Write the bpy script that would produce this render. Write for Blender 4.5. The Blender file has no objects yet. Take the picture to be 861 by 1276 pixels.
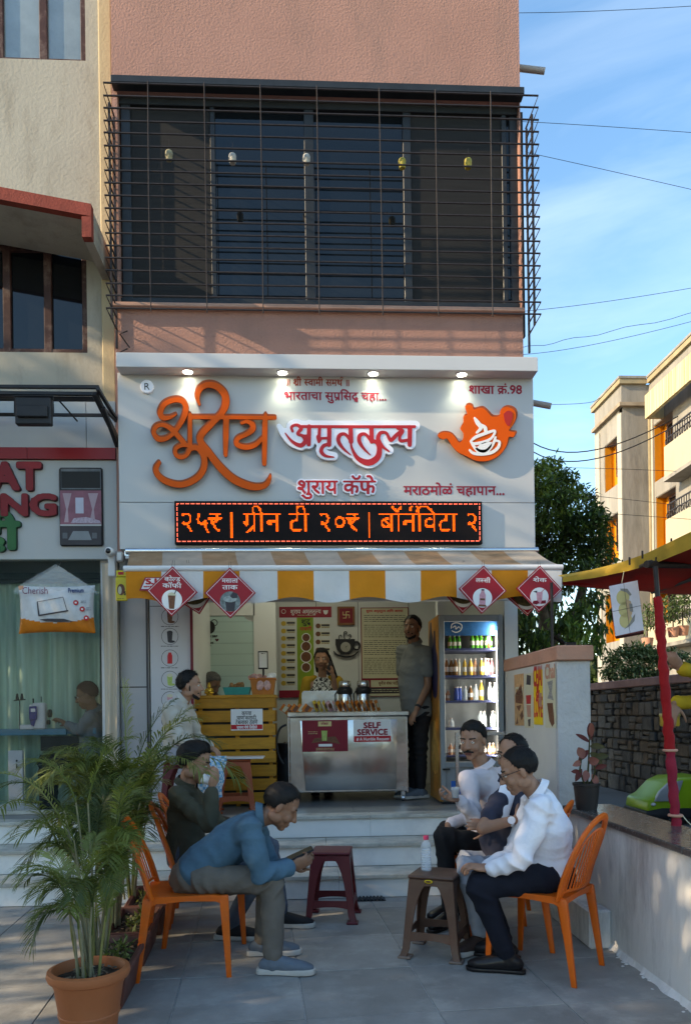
import bpy, bmesh, math, random
import numpy as np
from mathutils import Vector as V, Matrix, noise
R = math.radians; PI = math.pi
sc = bpy.context.scene
col = sc.collection
# ---------------------------------------------------------------- camera
F = 957.0; CXP = 430.5; CYP = 889.0
YAW = R(3.0); ROLL = R(-0.75); CAMH = 1.36
ROT = Matrix.Rotation(-YAW, 3, 'Z') @ Matrix.Rotation(R(90), 3, 'X') @ Matrix.Rotation(ROLL, 3, 'Z')
cd = bpy.data.cameras.new('camera'); cam = bpy.data.objects.new('camera', cd); col.objects.link(cam)
cam.matrix_world = Matrix.Translation((0, 0, CAMH)) @ ROT.to_4x4()
cd.sensor_fit = 'VERTICAL'; cd.sensor_height = 36; cd.lens = 36 * F / 1276
cd.shift_y = (CYP - 638) / 1276; cd.shift_x = 0
cd.clip_start = .05; cd.clip_end = 2000
sc.camera = cam
sc.render.resolution_x = 690; sc.render.resolution_y = 1024
# ---------------------------------------------------------------- world, sun, exposure
SUN_EL = R(25); SUN_AZ = R(257)      # compass direction the light comes from (0 = +Y, clockwise): behind the camera, to the left
w = bpy.data.worlds.new("World"); sc.world = w; w.use_nodes = True
nt = w.node_tree; bg = nt.nodes['Background']
sky = nt.nodes.new('ShaderNodeTexSky'); sky.sky_type = 'NISHITA'; sky.sun_disc = False
sky.sun_elevation = SUN_EL; sky.sun_rotation = SUN_AZ; sky.altitude = 500; sky.air_density = 1.0; sky.dust_density = .5; sky.ozone_density = 2.4
# soft cirrus streaks mixed into the sky
tc = nt.nodes.new('ShaderNodeTexCoord'); mp = nt.nodes.new('ShaderNodeMapping'); mp.inputs['Scale'].default_value = (1.2, 1.2, 6.5)
mp.inputs['Rotation'].default_value = (R(6), R(8), 0)
nz = nt.nodes.new('ShaderNodeTexNoise'); nz.inputs['Scale'].default_value = 2.1; nz.inputs['Detail'].default_value = 7; nz.inputs['Roughness'].default_value = .55; nz.inputs['Distortion'].default_value = .5
rp = nt.nodes.new('ShaderNodeValToRGB'); rp.color_ramp.elements[0].position = .44; rp.color_ramp.elements[1].position = .92
mx = nt.nodes.new('ShaderNodeMix'); mx.data_type = 'RGBA'
mul = nt.nodes.new('ShaderNodeMath'); mul.operation = 'MULTIPLY'; mul.inputs[1].default_value = .12
L = nt.links.new
L(tc.outputs['Generated'], mp.inputs[0]); L(mp.outputs[0], nz.inputs[0]); L(nz.outputs[0], rp.inputs[0]); L(rp.outputs[0], mul.inputs[0])
hs = nt.nodes.new('ShaderNodeHueSaturation'); hs.inputs['Saturation'].default_value = 1.2; L(sky.outputs[0], hs.inputs['Color'])
L(mul.outputs[0], mx.inputs[0]); L(hs.outputs[0], mx.inputs[6]); mx.inputs[7].default_value = (5.6, 6.6, 7.6, 1)
L(mx.outputs[2], bg.inputs[0]); bg.inputs[1].default_value = .14
sl = bpy.data.lights.new('sun', 'SUN'); so = bpy.data.objects.new('sun', sl); col.objects.link(so)
sl.energy = 2.0; sl.angle = R(.5); sl.color = (1, .89, .75)
sdir = V((math.sin(SUN_AZ) * math.cos(SUN_EL), math.cos(SUN_AZ) * math.cos(SUN_EL), math.sin(SUN_EL)))
so.rotation_euler = sdir.to_track_quat('Z', 'Y').to_euler()
sc.view_settings.view_transform = 'Standard'; sc.view_settings.look = 'None'; sc.view_settings.exposure = 1.88; sc.view_settings.gamma = 1; sc.view_settings.use_white_balance = True; sc.view_settings.white_balance_temperature = 8700; sc.view_settings.white_balance_tint = 10
sc.cycles.max_bounces = 6; sc.cycles.transparent_max_bounces = 12; sc.cycles.caustics_reflective = False; sc.cycles.caustics_refractive = False
# ---------------------------------------------------------------- projection helpers (a photo pixel -> a point at a known distance)
def ray(px, py): return ROT @ V(((px - CXP) / F, -(py - CYP) / F, -1))
def P(px, py, Y):
 d = ray(px, py); t = Y / d.y; return V((d.x * t, Y, CAMH + d.z * t))
def G(px, py, z=0.0):
 d = ray(px, py); t = (z - CAMH) / d.z; return V((d.x * t, d.y * t, z))
def PX(px, py, X):
 d = ray(px, py); t = X / d.x; return V((X, d.y * t, CAMH + d.z * t))
# ---------------------------------------------------------------- objects
def kids(o): return [c for c in bpy.data.objects if c.parent == o]
LOCM = {}
def thing(name, label, cat, loc=(0, 0, 0), rz=0.0, group=None, parent=None):
 o = bpy.data.objects.new(name, None); col.objects.link(o); o.empty_display_size = .1
 o.location = loc; o.rotation_euler = (0, 0, rz)
 LOCM[o.name] = Matrix.Translation(loc) @ Matrix.Rotation(rz, 4, 'Z')
 if label: o['label'] = label; o['category'] = cat
 if group: o['group'] = group
 return o
def tag(o, label, cat, group=None):
 o['label'] = label; o['category'] = cat
 if group: o['group'] = group
 return o
def wm(o):
 return LOCM.get(o.name, Matrix.Identity(4)) if o else Matrix.Identity(4)
def link(name, me, parent=None, M=None, local=None):
 o = bpy.data.objects.new(name, me); col.objects.link(o)
 if parent is not None: o.parent = parent
 m = local if local is not None else Matrix.Identity(4)
 o.matrix_basis = m
 LOCM[o.name] = wm(parent) @ m
 return o
def struct(name, mb, m, parent=None, **k):
 o = mb.build(name, m, parent, **k)
 if parent is None: o['kind'] = 'structure'
 return o
class MB:
 """collects shapes, then becomes ONE mesh object"""
 def __init__(s): s.v = []; s.f = []; s.mi = []; s.cur = 0
 def add(s, vs, fs):
  b = len(s.v); s.v += [tuple(x) for x in vs]; s.f += [tuple(i + b for i in f) for f in fs]; s.mi += [s.cur] * len(fs); return s
 def box(s, a, b, M=None):
  x0, y0, z0 = [min(a[i], b[i]) for i in range(3)]; x1, y1, z1 = [max(a[i], b[i]) for i in range(3)]
  vs = [V(p) for p in ((x0,y0,z0),(x1,y0,z0),(x1,y1,z0),(x0,y1,z0),(x0,y0,z1),(x1,y0,z1),(x1,y1,z1),(x0,y1,z1))]
  if M: vs = [M @ p for p in vs]
  return s.add(vs, [(0,3,2,1),(4,5,6,7),(0,1,5,4),(1,2,6,5),(2,3,7,6),(3,0,4,7)])
 def cbox(s, a, b, c, M=None):
  """box with chamfered edges"""
  x0, y0, z0 = [min(a[i], b[i]) for i in range(3)]; x1, y1, z1 = [max(a[i], b[i]) for i in range(3)]
  bm = bmesh.new(); r = bmesh.ops.create_cube(bm, size=1)
  for vv in bm.verts: vv.co = V(((x0+x1)/2+vv.co.x*(x1-x0), (y0+y1)/2+vv.co.y*(y1-y0), (z0+z1)/2+vv.co.z*(z1-z0)))
  c = min(c, (x1-x0)*.45, (y1-y0)*.45, (z1-z0)*.45)
  bmesh.ops.bevel(bm, geom=bm.edges[:], offset=c, segments=1, affect='EDGES')
  bm.verts.index_update()
  vs = [M @ q.co if M else q.co.copy() for q in bm.verts]; fs = [[q.index for q in f.verts] for f in bm.faces]; bm.free()
  return s.add(vs, fs)
 def quad(s, a, b, c, d): return s.add([a, b, c, d], [(0, 1, 2, 3)])
 def tube(s, pts, r, n=8, cap=True, flat=1.0, up=None):
  pts = [V(p) for p in pts]; k = len(pts); rs = r if isinstance(r, (list, tuple)) else [r] * k
  vs = []; N0 = None
  for i, p in enumerate(pts):
   t = (pts[min(i+1, k-1)] - pts[max(i-1, 0)])
   t = t.normalized() if t.length > 1e-9 else V((0, 0, 1))
   if N0 is None:
    a = V(up) if up else (V((0, 0, 1)) if abs(t.z) < .9 else V((1, 0, 0)))
    N0 = (a - t * a.dot(t)).normalized()
   else: N0 = (N0 - t * N0.dot(t)).normalized()
   B = t.cross(N0)
   for j in range(n):
    a = 2 * PI * j / n; vs.append(p + N0 * math.cos(a) * rs[i] * flat + B * math.sin(a) * rs[i])
  fs = [(i*n+j, i*n+(j+1) % n, (i+1)*n+(j+1) % n, (i+1)*n+j) for i in range(k-1) for j in range(n)]
  if cap: fs += [tuple(range(n))[::-1], tuple((k-1)*n + j for j in range(n))]
  return s.add(vs, fs)
 def lathe(s, prof, n=24, c=(0, 0, 0), M=None):
  vs = []
  for (r, z) in prof:
   for j in range(n):
    a = 2*PI*j/n; p = V((c[0]+r*math.cos(a), c[1]+r*math.sin(a), c[2]+z)); vs.append(M @ p if M else p)
  k = len(prof)
  fs = [(i*n+j, i*n+(j+1) % n, (i+1)*n+(j+1) % n, (i+1)*n+j) for i in range(k-1) for j in range(n)]
  if prof[0][0] > 1e-5: fs.append(tuple(range(n))[::-1])
  if prof[-1][0] > 1e-5: fs.append(tuple((k-1)*n+j for j in range(n)))
  return s.add(vs, fs)
 def ell(s, c, r, M=None, n=16, m=10):
  c = V(c); vs = []
  for i in range(m+1):
   th = PI*i/m
   for j in range(n):
    a = 2*PI*j/n; p = V((r[0]*math.sin(th)*math.cos(a), r[1]*math.sin(th)*math.sin(a), r[2]*math.cos(th)))
    vs.append(c + (M @ p if M else p))
  fs = [(i*n+j, (i+1)*n+j, (i+1)*n+(j+1) % n, i*n+(j+1) % n) for i in range(m) for j in range(n)]
  return s.add(vs, fs)
 def cap(s, p0, p1, r0, r1, n=14, flat=1.0, up=None):
  """tapered limb with round ends; flat squeezes it along 'up'"""
  p0, p1 = V(p0), V(p1); d = (p1 - p0); Ln = max(d.length, 1e-6); t = d / Ln
  pts = []; rs = []
  for a in (-88, -60, -30): pts.append(p0 + t * r0 * math.sin(R(a))); rs.append(max(r0 * math.cos(R(a)), 1e-4))
  for q in (0, .33, .66, 1): pts.append(p0 + d * q); rs.append(r0 + (r1 - r0) * q)
  for a in (30, 60, 88): pts.append(p1 + t * r1 * math.sin(R(a))); rs.append(max(r1 * math.cos(R(a)), 1e-4))
  a = V(up) if up else (V((0, 0, 1)) if abs(t.z) < .9 else V((1, 0, 0)))
  N = (a - t * a.dot(t)).normalized(); B = t.cross(N); k = len(pts); vs = []
  for p, r in zip(pts, rs):
   for j in range(n):
    b = 2*PI*j/n; vs.append(p + N*math.cos(b)*r*flat + B*math.sin(b)*r)
  fs = [(i*n+j, i*n+(j+1) % n, (i+1)*n+(j+1) % n, (i+1)*n+j) for i in range(k-1) for j in range(n)]
  fs += [tuple(range(n))[::-1], tuple((k-1)*n + j for j in range(n))]
  return s.add(vs, fs)
 def prism(s, poly, d0, d1, fn):
  """poly: 2D outline; fn(u, v, d) -> point"""
  n = len(poly)
  vs = [fn(u, v, d0) for u, v in poly] + [fn(u, v, d1) for u, v in poly]
  return s.add(vs, [tuple(range(n)), tuple(range(n, 2*n))[::-1]] + [(i, n+i, n+(i+1) % n, (i+1) % n) for i in range(n)])
 def mesh(s, mats, smooth=False, M=None, name='m'):
  me = bpy.data.meshes.new(name)
  vs = s.v if M is None else [tuple(M @ V(p)) for p in s.v]
  me.from_pydata(vs, [], s.f)
  for m in (mats if isinstance(mats, (list, tuple)) else [mats]): me.materials.append(m)
  me.polygons.foreach_set('material_index', s.mi)
  me.validate()
  bm = bmesh.new(); bm.from_mesh(me); bmesh.ops.recalc_face_normals(bm, faces=bm.faces[:]); bm.to_mesh(me); bm.free()
  if smooth:
   me.polygons.foreach_set('use_smooth', [True]*len(me.polygons))
   try: me.set_sharp_from_angle(angle=R(smooth if smooth is not True else 40))
   except Exception: pass
  me.update(); return me
 def build(s, name, mats, parent=None, smooth=False, world=False, bevel=0, label=None):
  M = wm(parent).inverted() if (world and parent is not None) else None
  me = s.mesh(mats, smooth, M, name)
  o = link(name, me, parent)
  if bevel:
   b = o.modifiers.new('b', 'BEVEL'); b.width = bevel; b.segments = 2; b.limit_method = 'ANGLE'; b.angle_limit = R(40)
  if label: o['label'] = label
  return o
 def bake_bevel(s, w, seg=2, ang=30):
  bm = bmesh.new(); vs = [bm.verts.new(p) for p in s.v]
  for f in s.f:
   try: bm.faces.new([vs[i] for i in f])
   except Exception: pass
  bmesh.ops.recalc_face_normals(bm, faces=bm.faces[:])
  es = [e for e in bm.edges if len(e.link_faces) == 2 and e.calc_face_angle(0) > R(ang)]
  bmesh.ops.bevel(bm, geom=es, offset=w, segments=seg, affect='EDGES', profile=.5)
  bm.verts.index_update(); s.v = [tuple(q.co) for q in bm.verts]; s.f = [tuple(q.index for q in f.verts) for f in bm.faces]; s.mi = [0]*len(s.f); bm.free(); return s
def copy_tree(o, parent=None):
 c = o.copy(); col.objects.link(c)
 if parent is not None: c.parent = parent
 LOCM[c.name] = LOCM.get(o.name, Matrix.Identity(4))
 for ch in kids(o): copy_tree(ch, c)
 return c
def place(src, loc, rz, label=None, used=set()):
 """first call moves the built thing itself, later ones copy it"""
 if src.name in used: o = copy_tree(src)
 else: used.add(src.name); o = src
 o.location = loc; o.rotation_euler = (0, 0, rz)
 if label: o['label'] = label
 return o
# ---------------------------------------------------------------- materials
def lin(h):
 h = h.lstrip('#'); c = [int(h[i:i+2], 16)/255 for i in (0, 2, 4)]
 return tuple((x/12.92 if x <= .04045 else ((x+.055)/1.055)**2.4) for x in c)
def mat(name, c, rough=.6, metal=0, var=.12, vs=6.0, bump=0, bs=60.0, spec=.3, dirt=None, ds=1.6, damt=.5, rnd=0, trans=0, alpha=1, emit=0, ior=1.45, coat=0, rv=0, sub=0, aniso=None, bd=2, dan=None):
 if isinstance(c, str): c = lin(c)
 m = bpy.data.materials.new(name); m.use_nodes = True; n = m.node_tree; b = n.nodes['Principled BSDF']; l = n.links.new
 b.inputs['Roughness'].default_value = rough; b.inputs['Metallic'].default_value = metal; b.inputs['IOR'].default_value = ior
 b.inputs['Specular IOR Level'].default_value = spec
 if trans: b.inputs['Transmission Weight'].default_value = trans
 if alpha < 1: b.inputs['Alpha'].default_value = alpha
 if coat: b.inputs['Coat Weight'].default_value = coat; b.inputs['Coat Roughness'].default_value = .12
 if sub: b.inputs['Subsurface Weight'].default_value = sub; b.inputs['Subsurface Radius'].default_value = (.01, .004, .002)
 if emit: b.inputs['Emission Color'].default_value = (*c, 1); b.inputs['Emission Strength'].default_value = emit
 t = n.nodes.new('ShaderNodeTexCoord'); src = t.outputs['Object']
 if aniso:
  mp = n.nodes.new('ShaderNodeMapping'); mp.inputs['Scale'].default_value = aniso; l(src, mp.inputs[0]); src = mp.outputs[0]
 cur = None
 if var:
  z = n.nodes.new('ShaderNodeTexNoise'); z.inputs['Scale'].default_value = vs; z.inputs['Detail'].default_value = 5; z.inputs['Roughness'].default_value = .6
  l(src, z.inputs[0])
  mr = n.nodes.new('ShaderNodeMapRange'); mr.inputs[1].default_value = .3; mr.inputs[2].default_value = .7; mr.inputs[3].default_value = 1-var; mr.inputs[4].default_value = 1+var
  l(z.outputs[0], mr.inputs[0])
  h = n.nodes.new('ShaderNodeMix'); h.data_type = 'RGBA'; h.blend_type = 'MULTIPLY'; h.inputs[0].default_value = 1; h.inputs[6].default_value = (*c, 1)
  l(mr.outputs[0], h.inputs[7]); cur = h.outputs[2]
  if rv:
   m2 = n.nodes.new('ShaderNodeMapRange'); m2.inputs[1].default_value = .3; m2.inputs[2].default_value = .7; m2.inputs[3].default_value = max(rough-rv, .03); m2.inputs[4].default_value = min(rough+rv, 1)
   l(z.outputs[0], m2.inputs[0]); l(m2.outputs[0], b.inputs['Roughness'])
 if dirt is not None:
  if isinstance(dirt, str): dirt = lin(dirt)
  z = n.nodes.new('ShaderNodeTexNoise'); z.inputs['Scale'].default_value = ds; z.inputs['Detail'].default_value = 8; z.inputs['Roughness'].default_value = .68
  if dan: mq = n.nodes.new('ShaderNodeMapping'); mq.inputs['Scale'].default_value = dan; l(t.outputs['Object'], mq.inputs[0]); l(mq.outputs[0], z.inputs[0])
  else: l(src, z.inputs[0])
  r = n.nodes.new('ShaderNodeMapRange'); r.inputs[1].default_value = .5; r.inputs[2].default_value = .72; r.inputs[3].default_value = 0; r.inputs[4].default_value = damt; l(z.outputs[0], r.inputs[0])
  h = n.nodes.new('ShaderNodeMix'); h.data_type = 'RGBA'; l(r.outputs[0], h.inputs[0]); h.inputs[7].default_value = (*dirt, 1)
  if cur: l(cur, h.inputs[6])
  else: h.inputs[6].default_value = (*c, 1)
  cur = h.outputs[2]
 if rnd:
  oi = n.nodes.new('ShaderNodeObjectInfo'); mr = n.nodes.new('ShaderNodeMapRange'); mr.inputs[3].default_value = 1-rnd; mr.inputs[4].default_value = 1+rnd; l(oi.outputs['Random'], mr.inputs[0])
  h = n.nodes.new('ShaderNodeMix'); h.data_type = 'RGBA'; h.blend_type = 'MULTIPLY'; h.inputs[0].default_value = 1
  if cur: l(cur, h.inputs[6])
  else: h.inputs[6].default_value = (*c, 1)
  l(mr.outputs[0], h.inputs[7]); cur = h.outputs[2]
 if cur: l(cur, b.inputs['Base Color'])
 else: b.inputs['Base Color'].default_value = (*c, 1)
 if bump:
  z = n.nodes.new('ShaderNodeTexNoise'); z.inputs['Scale'].default_value = bs; z.inputs['Detail'].default_value = bd; l(src, z.inputs[0])
  q = n.nodes.new('ShaderNodeBump'); q.inputs['Strength'].default_value = 1; q.inputs['Distance'].default_value = bump; l(z.outputs[0], q.inputs['Height']); l(q.outputs[0], b.inputs['Normal'])
 return m
# ---------------------------------------------------------------- lettering: Devanagari is laid out here glyph by glyph
_adv = {}
def _dims(s):
 c = bpy.data.curves.new('t', 'FONT'); c.body = s; c.size = 1; c.resolution_u = 3
 o = bpy.data.objects.new('t', c); col.objects.link(o)
 dg = bpy.context.evaluated_depsgraph_get(); dg.update(); me = bpy.data.meshes.new_from_object(o.evaluated_get(dg))
 co = np.empty(len(me.vertices)*3); me.vertices.foreach_get('co', co); co = co.reshape(-1, 3)[:, :2]
 me.calc_loop_triangles(); t = np.empty(len(me.loop_triangles)*3, int); me.loop_triangles.foreach_get('vertices', t); t = t.reshape(-1, 3)
 bpy.data.objects.remove(o); bpy.data.curves.remove(c); bpy.data.meshes.remove(me)
 return co, t
_gc = {}
def glyph(s):
 if s == '₹' and s not in _gc:
  co, t, a = glyph('र'); co = co.copy(); _gc[s] = (co, t, a)
 if s not in _gc:
  a, _ = _dims('|' + s + '|||||||'); b, _ = _dims('||||||||'); co, t = _dims(s) if s.strip() else (np.zeros((0, 2)), np.zeros((0, 3), int))
  _gc[s] = (co, t, (a[:, 0].max()-a[:, 0].min()) - (b[:, 0].max()-b[:, 0].min()))
 return _gc[s]
MARKS = 'ुूृेैॅंँ्ॆ'
def layout(s):
 """-> list of (vertices, triangles) and list of extra strokes (x0,y0,x1,y1,r), total width"""
 s2 = ''; i = 0
 cl = []                       # clusters: (consonant list, marks)
 out = []
 while i < len(s):
  ch = s[i]
  if '\u0904' <= ch <= '\u0939' :
   cons = [ch]; i += 1
   while i+1 < len(s) and s[i] == '्' and '\u0915' <= s[i+1] <= '\u0939': cons.append(s[i+1]); i += 2
   mk = ''
   while i < len(s) and '\u0900' <= s[i] <= '\u094c' and not ('\u0904' <= s[i] <= '\u0939'): mk += s[i]; i += 1
   cl.append((cons, mk))
  else: cl.append(([ch], '')); i += 1
 x = 0.0; st = []
 for cons, mk in cl:
  if cons == ['₹']: st.append((x-.03, .45, x+glyph('र')[2]+.03, .45, .03))
  reph = len(cons) > 1 and cons[0] == 'र'
  if reph: cons = cons[1:]
  rak = len(cons) > 1 and cons[-1] == 'र'
  if rak: cons = cons[:-1]
  if 'ि' in mk:
   co, t, a = glyph('ि'); out.append((co + [x, 0], t, None)); x += a; mk = mk.replace('ि', '')
  if cons == ['द', 'ध']:
   co, t, a = glyph('द'); out.append((co + [x, 0], t, None)); c2, t2, a2 = glyph('ध'); out.append((c2*[.62, .5] + [x+a*.3, -.17], t2, None)); x += a; cons = []
   base = None
  for k, c in enumerate(cons):
   g = c
   if k == len(cons)-1: g = c
   co, t, a = glyph(g)
   if k < len(cons)-1:
    cut = a - .17; out.append((co + [x, 0], t, x+cut)); x += cut - .0
   else:
    out.append((co + [x, 0], t, None)); xb = x; x += a
  if rak: q = x-(.40 if cons and cons[-1] == 'क' else .14); st.append((q, .20, q-.24, -.01, .034))
  for m in mk:
   if m in MARKS:
    co, t, a = glyph(cons[-1] + m if cons else m)
    if cons:
     b0 = glyph(cons[-1])[2]; out.append((co + [x-b0, 0], t, None))
    else: out.append((co + [x, 0], t, None))
   else:
    co, t, a = glyph(m); out.append((co + [x, 0], t, None)); x += a
  if reph:
   for q in range(6):
    a0 = R(200 - q*40); a1 = R(200-(q+1)*40)
    st.append((x-.08+.13*math.cos(a0), .76+.13*math.sin(a0), x-.08+.13*math.cos(a1), .76+.13*math.sin(a1), .022))
 return out, st, x
def field_of(s, N=44, pad=.25):
 out, st, wd = layout(s)
 x0, y0 = -pad, -.45; W = int((wd + 2*pad)*N)+2; H = int(1.75*N)
 occ = np.zeros((H, W), bool)
 for co, t, cut in out:
  for tri in t:
   p = co[tri]; mn = ((p.min(0) - [x0, y0])*N).astype(int) - 1; mxx = ((p.max(0) - [x0, y0])*N).astype(int) + 2
   mn = np.maximum(mn, 0); ys, xs = np.mgrid[mn[1]:min(mxx[1], H), mn[0]:min(mxx[0], W)]
   if xs.size == 0: continue
   X = xs/N + x0; Y = ys/N + y0
   def e(a, b): return (b[0]-a[0])*(Y-a[1]) - (b[1]-a[1])*(X-a[0])
   e0, e1, e2 = e(p[0], p[1]), e(p[1], p[2]), e(p[2], p[0])
   ins = ((e0 >= -1e-6) & (e1 >= -1e-6) & (e2 >= -1e-6)) | ((e0 <= 1e-6) & (e1 <= 1e-6) & (e2 <= 1e-6))
   if cut is not None:
    ins &= (X < cut)
   occ[ys[ins], xs[ins]] = True
 d = edt(occ, N)
 Y, X = np.mgrid[0:H, 0:W]; X = X/N + x0; Y = Y/N + y0
 for (ax, ay, bx, by, r) in st: d = np.maximum(d, capd(X, Y, ax, ay, bx, by, r, r))
 return d, x0, y0, 1.0/N, wd
def capd(X, Y, ax, ay, bx, by, r0, r1):
 dx, dy = bx-ax, by-ay; L2 = dx*dx+dy*dy+1e-12
 h = np.clip(((X-ax)*dx + (Y-ay)*dy)/L2, 0, 1)
 return (r0 + (r1-r0)*h) - np.hypot(X-ax-h*dx, Y-ay-h*dy)
def edt(occ, N, lim=7):
 """signed distance (positive inside), exact within lim cells"""
 def dist(m):      # distance to nearest True
  H, W = m.shape; D = np.full((H, W), float(lim+1)); mp = np.pad(m, lim+1)
  for dy in range(-lim, lim+1):
   for dx in range(-lim, lim+1):
    q = math.hypot(dx, dy)
    if q > lim: continue
    s = mp[lim+1+dy:lim+1+dy+H, lim+1+dx:lim+1+dx+W]
    D = np.where(s & (q < D), q, D)
  return D
 return (np.where(occ, dist(~occ) - .5, .5 - dist(occ)))/N
def contours(f, x0, y0, h, iso=0.0):
 H, W = f.shape; g = f - iso; g[0, :] = -1; g[-1, :] = -1; g[:, 0] = -1; g[:, -1] = -1
 ins = g > 0; nxt = {}
 case = ins[:-1, :-1]*1 + ins[:-1, 1:]*2 + ins[1:, 1:]*4 + ins[1:, :-1]*8
 ys, xs = np.nonzero((case > 0) & (case < 15))
 def pt(e):
  a, b = e; va, vb = g[a[1], a[0]], g[b[1], b[0]]; t = va/(va-vb); return (x0+(a[0]+(b[0]-a[0])*t)*h, y0+(a[1]+(b[1]-a[1])*t)*h)
 T = {1: [(3, 0)], 2: [(0, 1)], 3: [(3, 1)], 4: [(1, 2)], 5: [(3, 0), (1, 2)], 6: [(0, 2)], 7: [(3, 2)], 8: [(2, 3)], 9: [(2, 0)], 10: [(0, 1), (2, 3)], 11: [(2, 1)], 12: [(1, 3)], 13: [(1, 0)], 14: [(0, 3)]}
 for y, x in zip(ys.tolist(), xs.tolist()):
  E = (((x, y), (x+1, y)), ((x+1, y), (x+1, y+1)), ((x, y+1), (x+1, y+1)), ((x, y), (x, y+1)))
  for a, b in T[int(case[y, x])]: nxt[E[a]] = E[b]
 loops = []
 while nxt:
  k0 = next(iter(nxt)); lp = []; k = k0
  while k in nxt: lp.append(pt(k)); k = nxt.pop(k)
  if len(lp) > 4:
   sm = []
   n = len(lp)
   for i in range(n): sm.append(((lp[i-1][0]+2*lp[i][0]+lp[(i+1) % n][0])/4, (lp[i-1][1]+2*lp[i][1]+lp[(i+1) % n][1])/4))
   keep = [sm[0]]
   for i in range(1, n-1):
    a, b, c = keep[-1], sm[i], sm[i+1]
    if abs((b[0]-a[0])*(c[1]-a[1]) - (b[1]-a[1])*(c[0]-a[0])) > .06*h*h*1.0 + 0*h or math.hypot(b[0]-a[0], b[1]-a[1]) > 6*h: keep.append(b)
   keep.append(sm[-1]); loops.append(keep)
 return loops
def flat_mesh(loops, depth, m, bevel=0.0):
 c = bpy.data.curves.new('c', 'CURVE'); c.dimensions = '2D'; c.fill_mode = 'BOTH'; c.extrude = depth/2; c.bevel_depth = bevel; c.bevel_resolution = 1; c.offset = -bevel
 for lp in loops:
  s = c.splines.new('POLY'); s.points.add(len(lp)-1); s.use_cyclic_u = True
  for i, p in enumerate(lp): s.points[i].co = (p[0], p[1], 0, 1)
 o = bpy.data.objects.new('c', c); col.objects.link(o)
 dg = bpy.context.evaluated_depsgraph_get(); dg.update(); me = bpy.data.meshes.new_from_object(o.evaluated_get(dg))
 bpy.data.objects.remove(o); bpy.data.curves.remove(c)
 me.materials.clear(); me.materials.append(m); return me
_fc = {}
def text(s, m, parent, c0, U, Wv, height, depth=.004, bold=.02, name='lettering', width=None, align='C', bevel=0, N=44, lift=None):
 """letters standing in the plane spanned by U (right) and Wv (up); c0 = centre (align C) or left end of the baseline; height in metres per em"""
 if s not in _fc: _fc[s] = field_of(s, N)
 f, x0, y0, h, wd = _fc[s]
 lp = contours(f.copy(), x0, y0, h, -bold)
 me = flat_mesh(lp, 1e-6 if depth == 0 else depth/height, m, bevel/height)
 U = V(U).normalized(); Wv = V(Wv).normalized(); Nn = U.cross(Wv)
 sx = height if width is None else width/wd
 off = -wd/2*sx if align == 'C' else 0
 A = Matrix(((U.x*sx, Wv.x*height, Nn.x*height, 0), (U.y*sx, Wv.y*height, Nn.y*height, 0), (U.z*sx, Wv.z*height, Nn.z*height, 0), (0, 0, 0, 1)))
 A = Matrix.Translation(V(c0) + U*off + Nn*((depth/2 if lift is None else lift))) @ A
 if parent is not None: A = wm(parent).inverted() @ A
 me.transform(A); return link(name, me, parent)
def strokes(name, sts, m, parent, fn, depth, h=1.0, iso=0, bevel=0, smooth=True):
 """sts: list of point lists [(x, y, r), ...] in photo pixels, y down; unioned into one outline. fn(x, y) -> world point; depth along -Y"""
 allp = [p for s in sts for p in s]; mr = max(p[2] for p in allp)+3-iso
 x0 = min(p[0] for p in allp)-mr; x1 = max(p[0] for p in allp)+mr; y0 = min(-p[1] for p in allp)-mr; y1 = max(-p[1] for p in allp)+mr
 Y, X = np.mgrid[0:int((y1-y0)/h)+1, 0:int((x1-x0)/h)+1]; X = X*h+x0; Y = Y*h+y0; f = np.full(X.shape, -1e3)
 for s in sts:
  if smooth and len(s) > 2: s = catmull(s, 5)
  for a, b in zip(s[:-1], s[1:]): f = np.maximum(f, capd(X, Y, a[0], -a[1], b[0], -b[1], a[2], b[2]))
 lp = contours(f, x0, y0, h, iso)
 return outline(name, [[(x, -y) for x, y in l] for l in lp], m, parent, fn, depth, bevel)
def outline(name, loops, m, parent, fn, depth, bevel=0):
 """outline in photo pixels on the plane y = const given by fn; gets real thickness towards the viewer"""
 o0 = fn(400, 500); s = (fn(500, 500) - o0).length/100
 SCL = 100.0
 l2 = [[(q.x*SCL, q.z*SCL) for q in [fn(x, y) for x, y in l]] for l in loops]
 me = flat_mesh(l2, depth*SCL, m, bevel*SCL); me.transform(Matrix.Scale(1/SCL, 4))
 Yp = fn(400, 500).y
 A = Matrix(((1, 0, 0, 0), (0, 0, -1, Yp - depth/2), (0, 1, 0, 0), (0, 0, 0, 1)))
 if parent is not None: A = wm(parent).inverted() @ A
 me.transform(A); return link(name, me, parent)
def catmull(s, n=5):
 s = [np.array(p, float) for p in s]; o = []
 for i in range(len(s)-1):
  p0 = s[max(i-1, 0)]; p1 = s[i]; p2 = s[i+1]; p3 = s[min(i+2, len(s)-1)]
  for k in range(n):
   t = k/n; o.append(tuple(.5*((2*p1) + (p2-p0)*t + (2*p0-5*p1+4*p2-p3)*t*t + (3*p1-p0-3*p2+p3)*t**3)))
 o.append(tuple(s[-1])); return o
def blob2(pts, m, name, parent, fn, depth, n=4):
 return outline(name, [[(p[0], p[1]) for p in catmull([(*q, 0) for q in pts+[pts[0]]], n)[:-1]]], m, parent, fn, depth)
X1, Z1 = V((1, 0, 0)), V((0, 0, 1))
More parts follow.
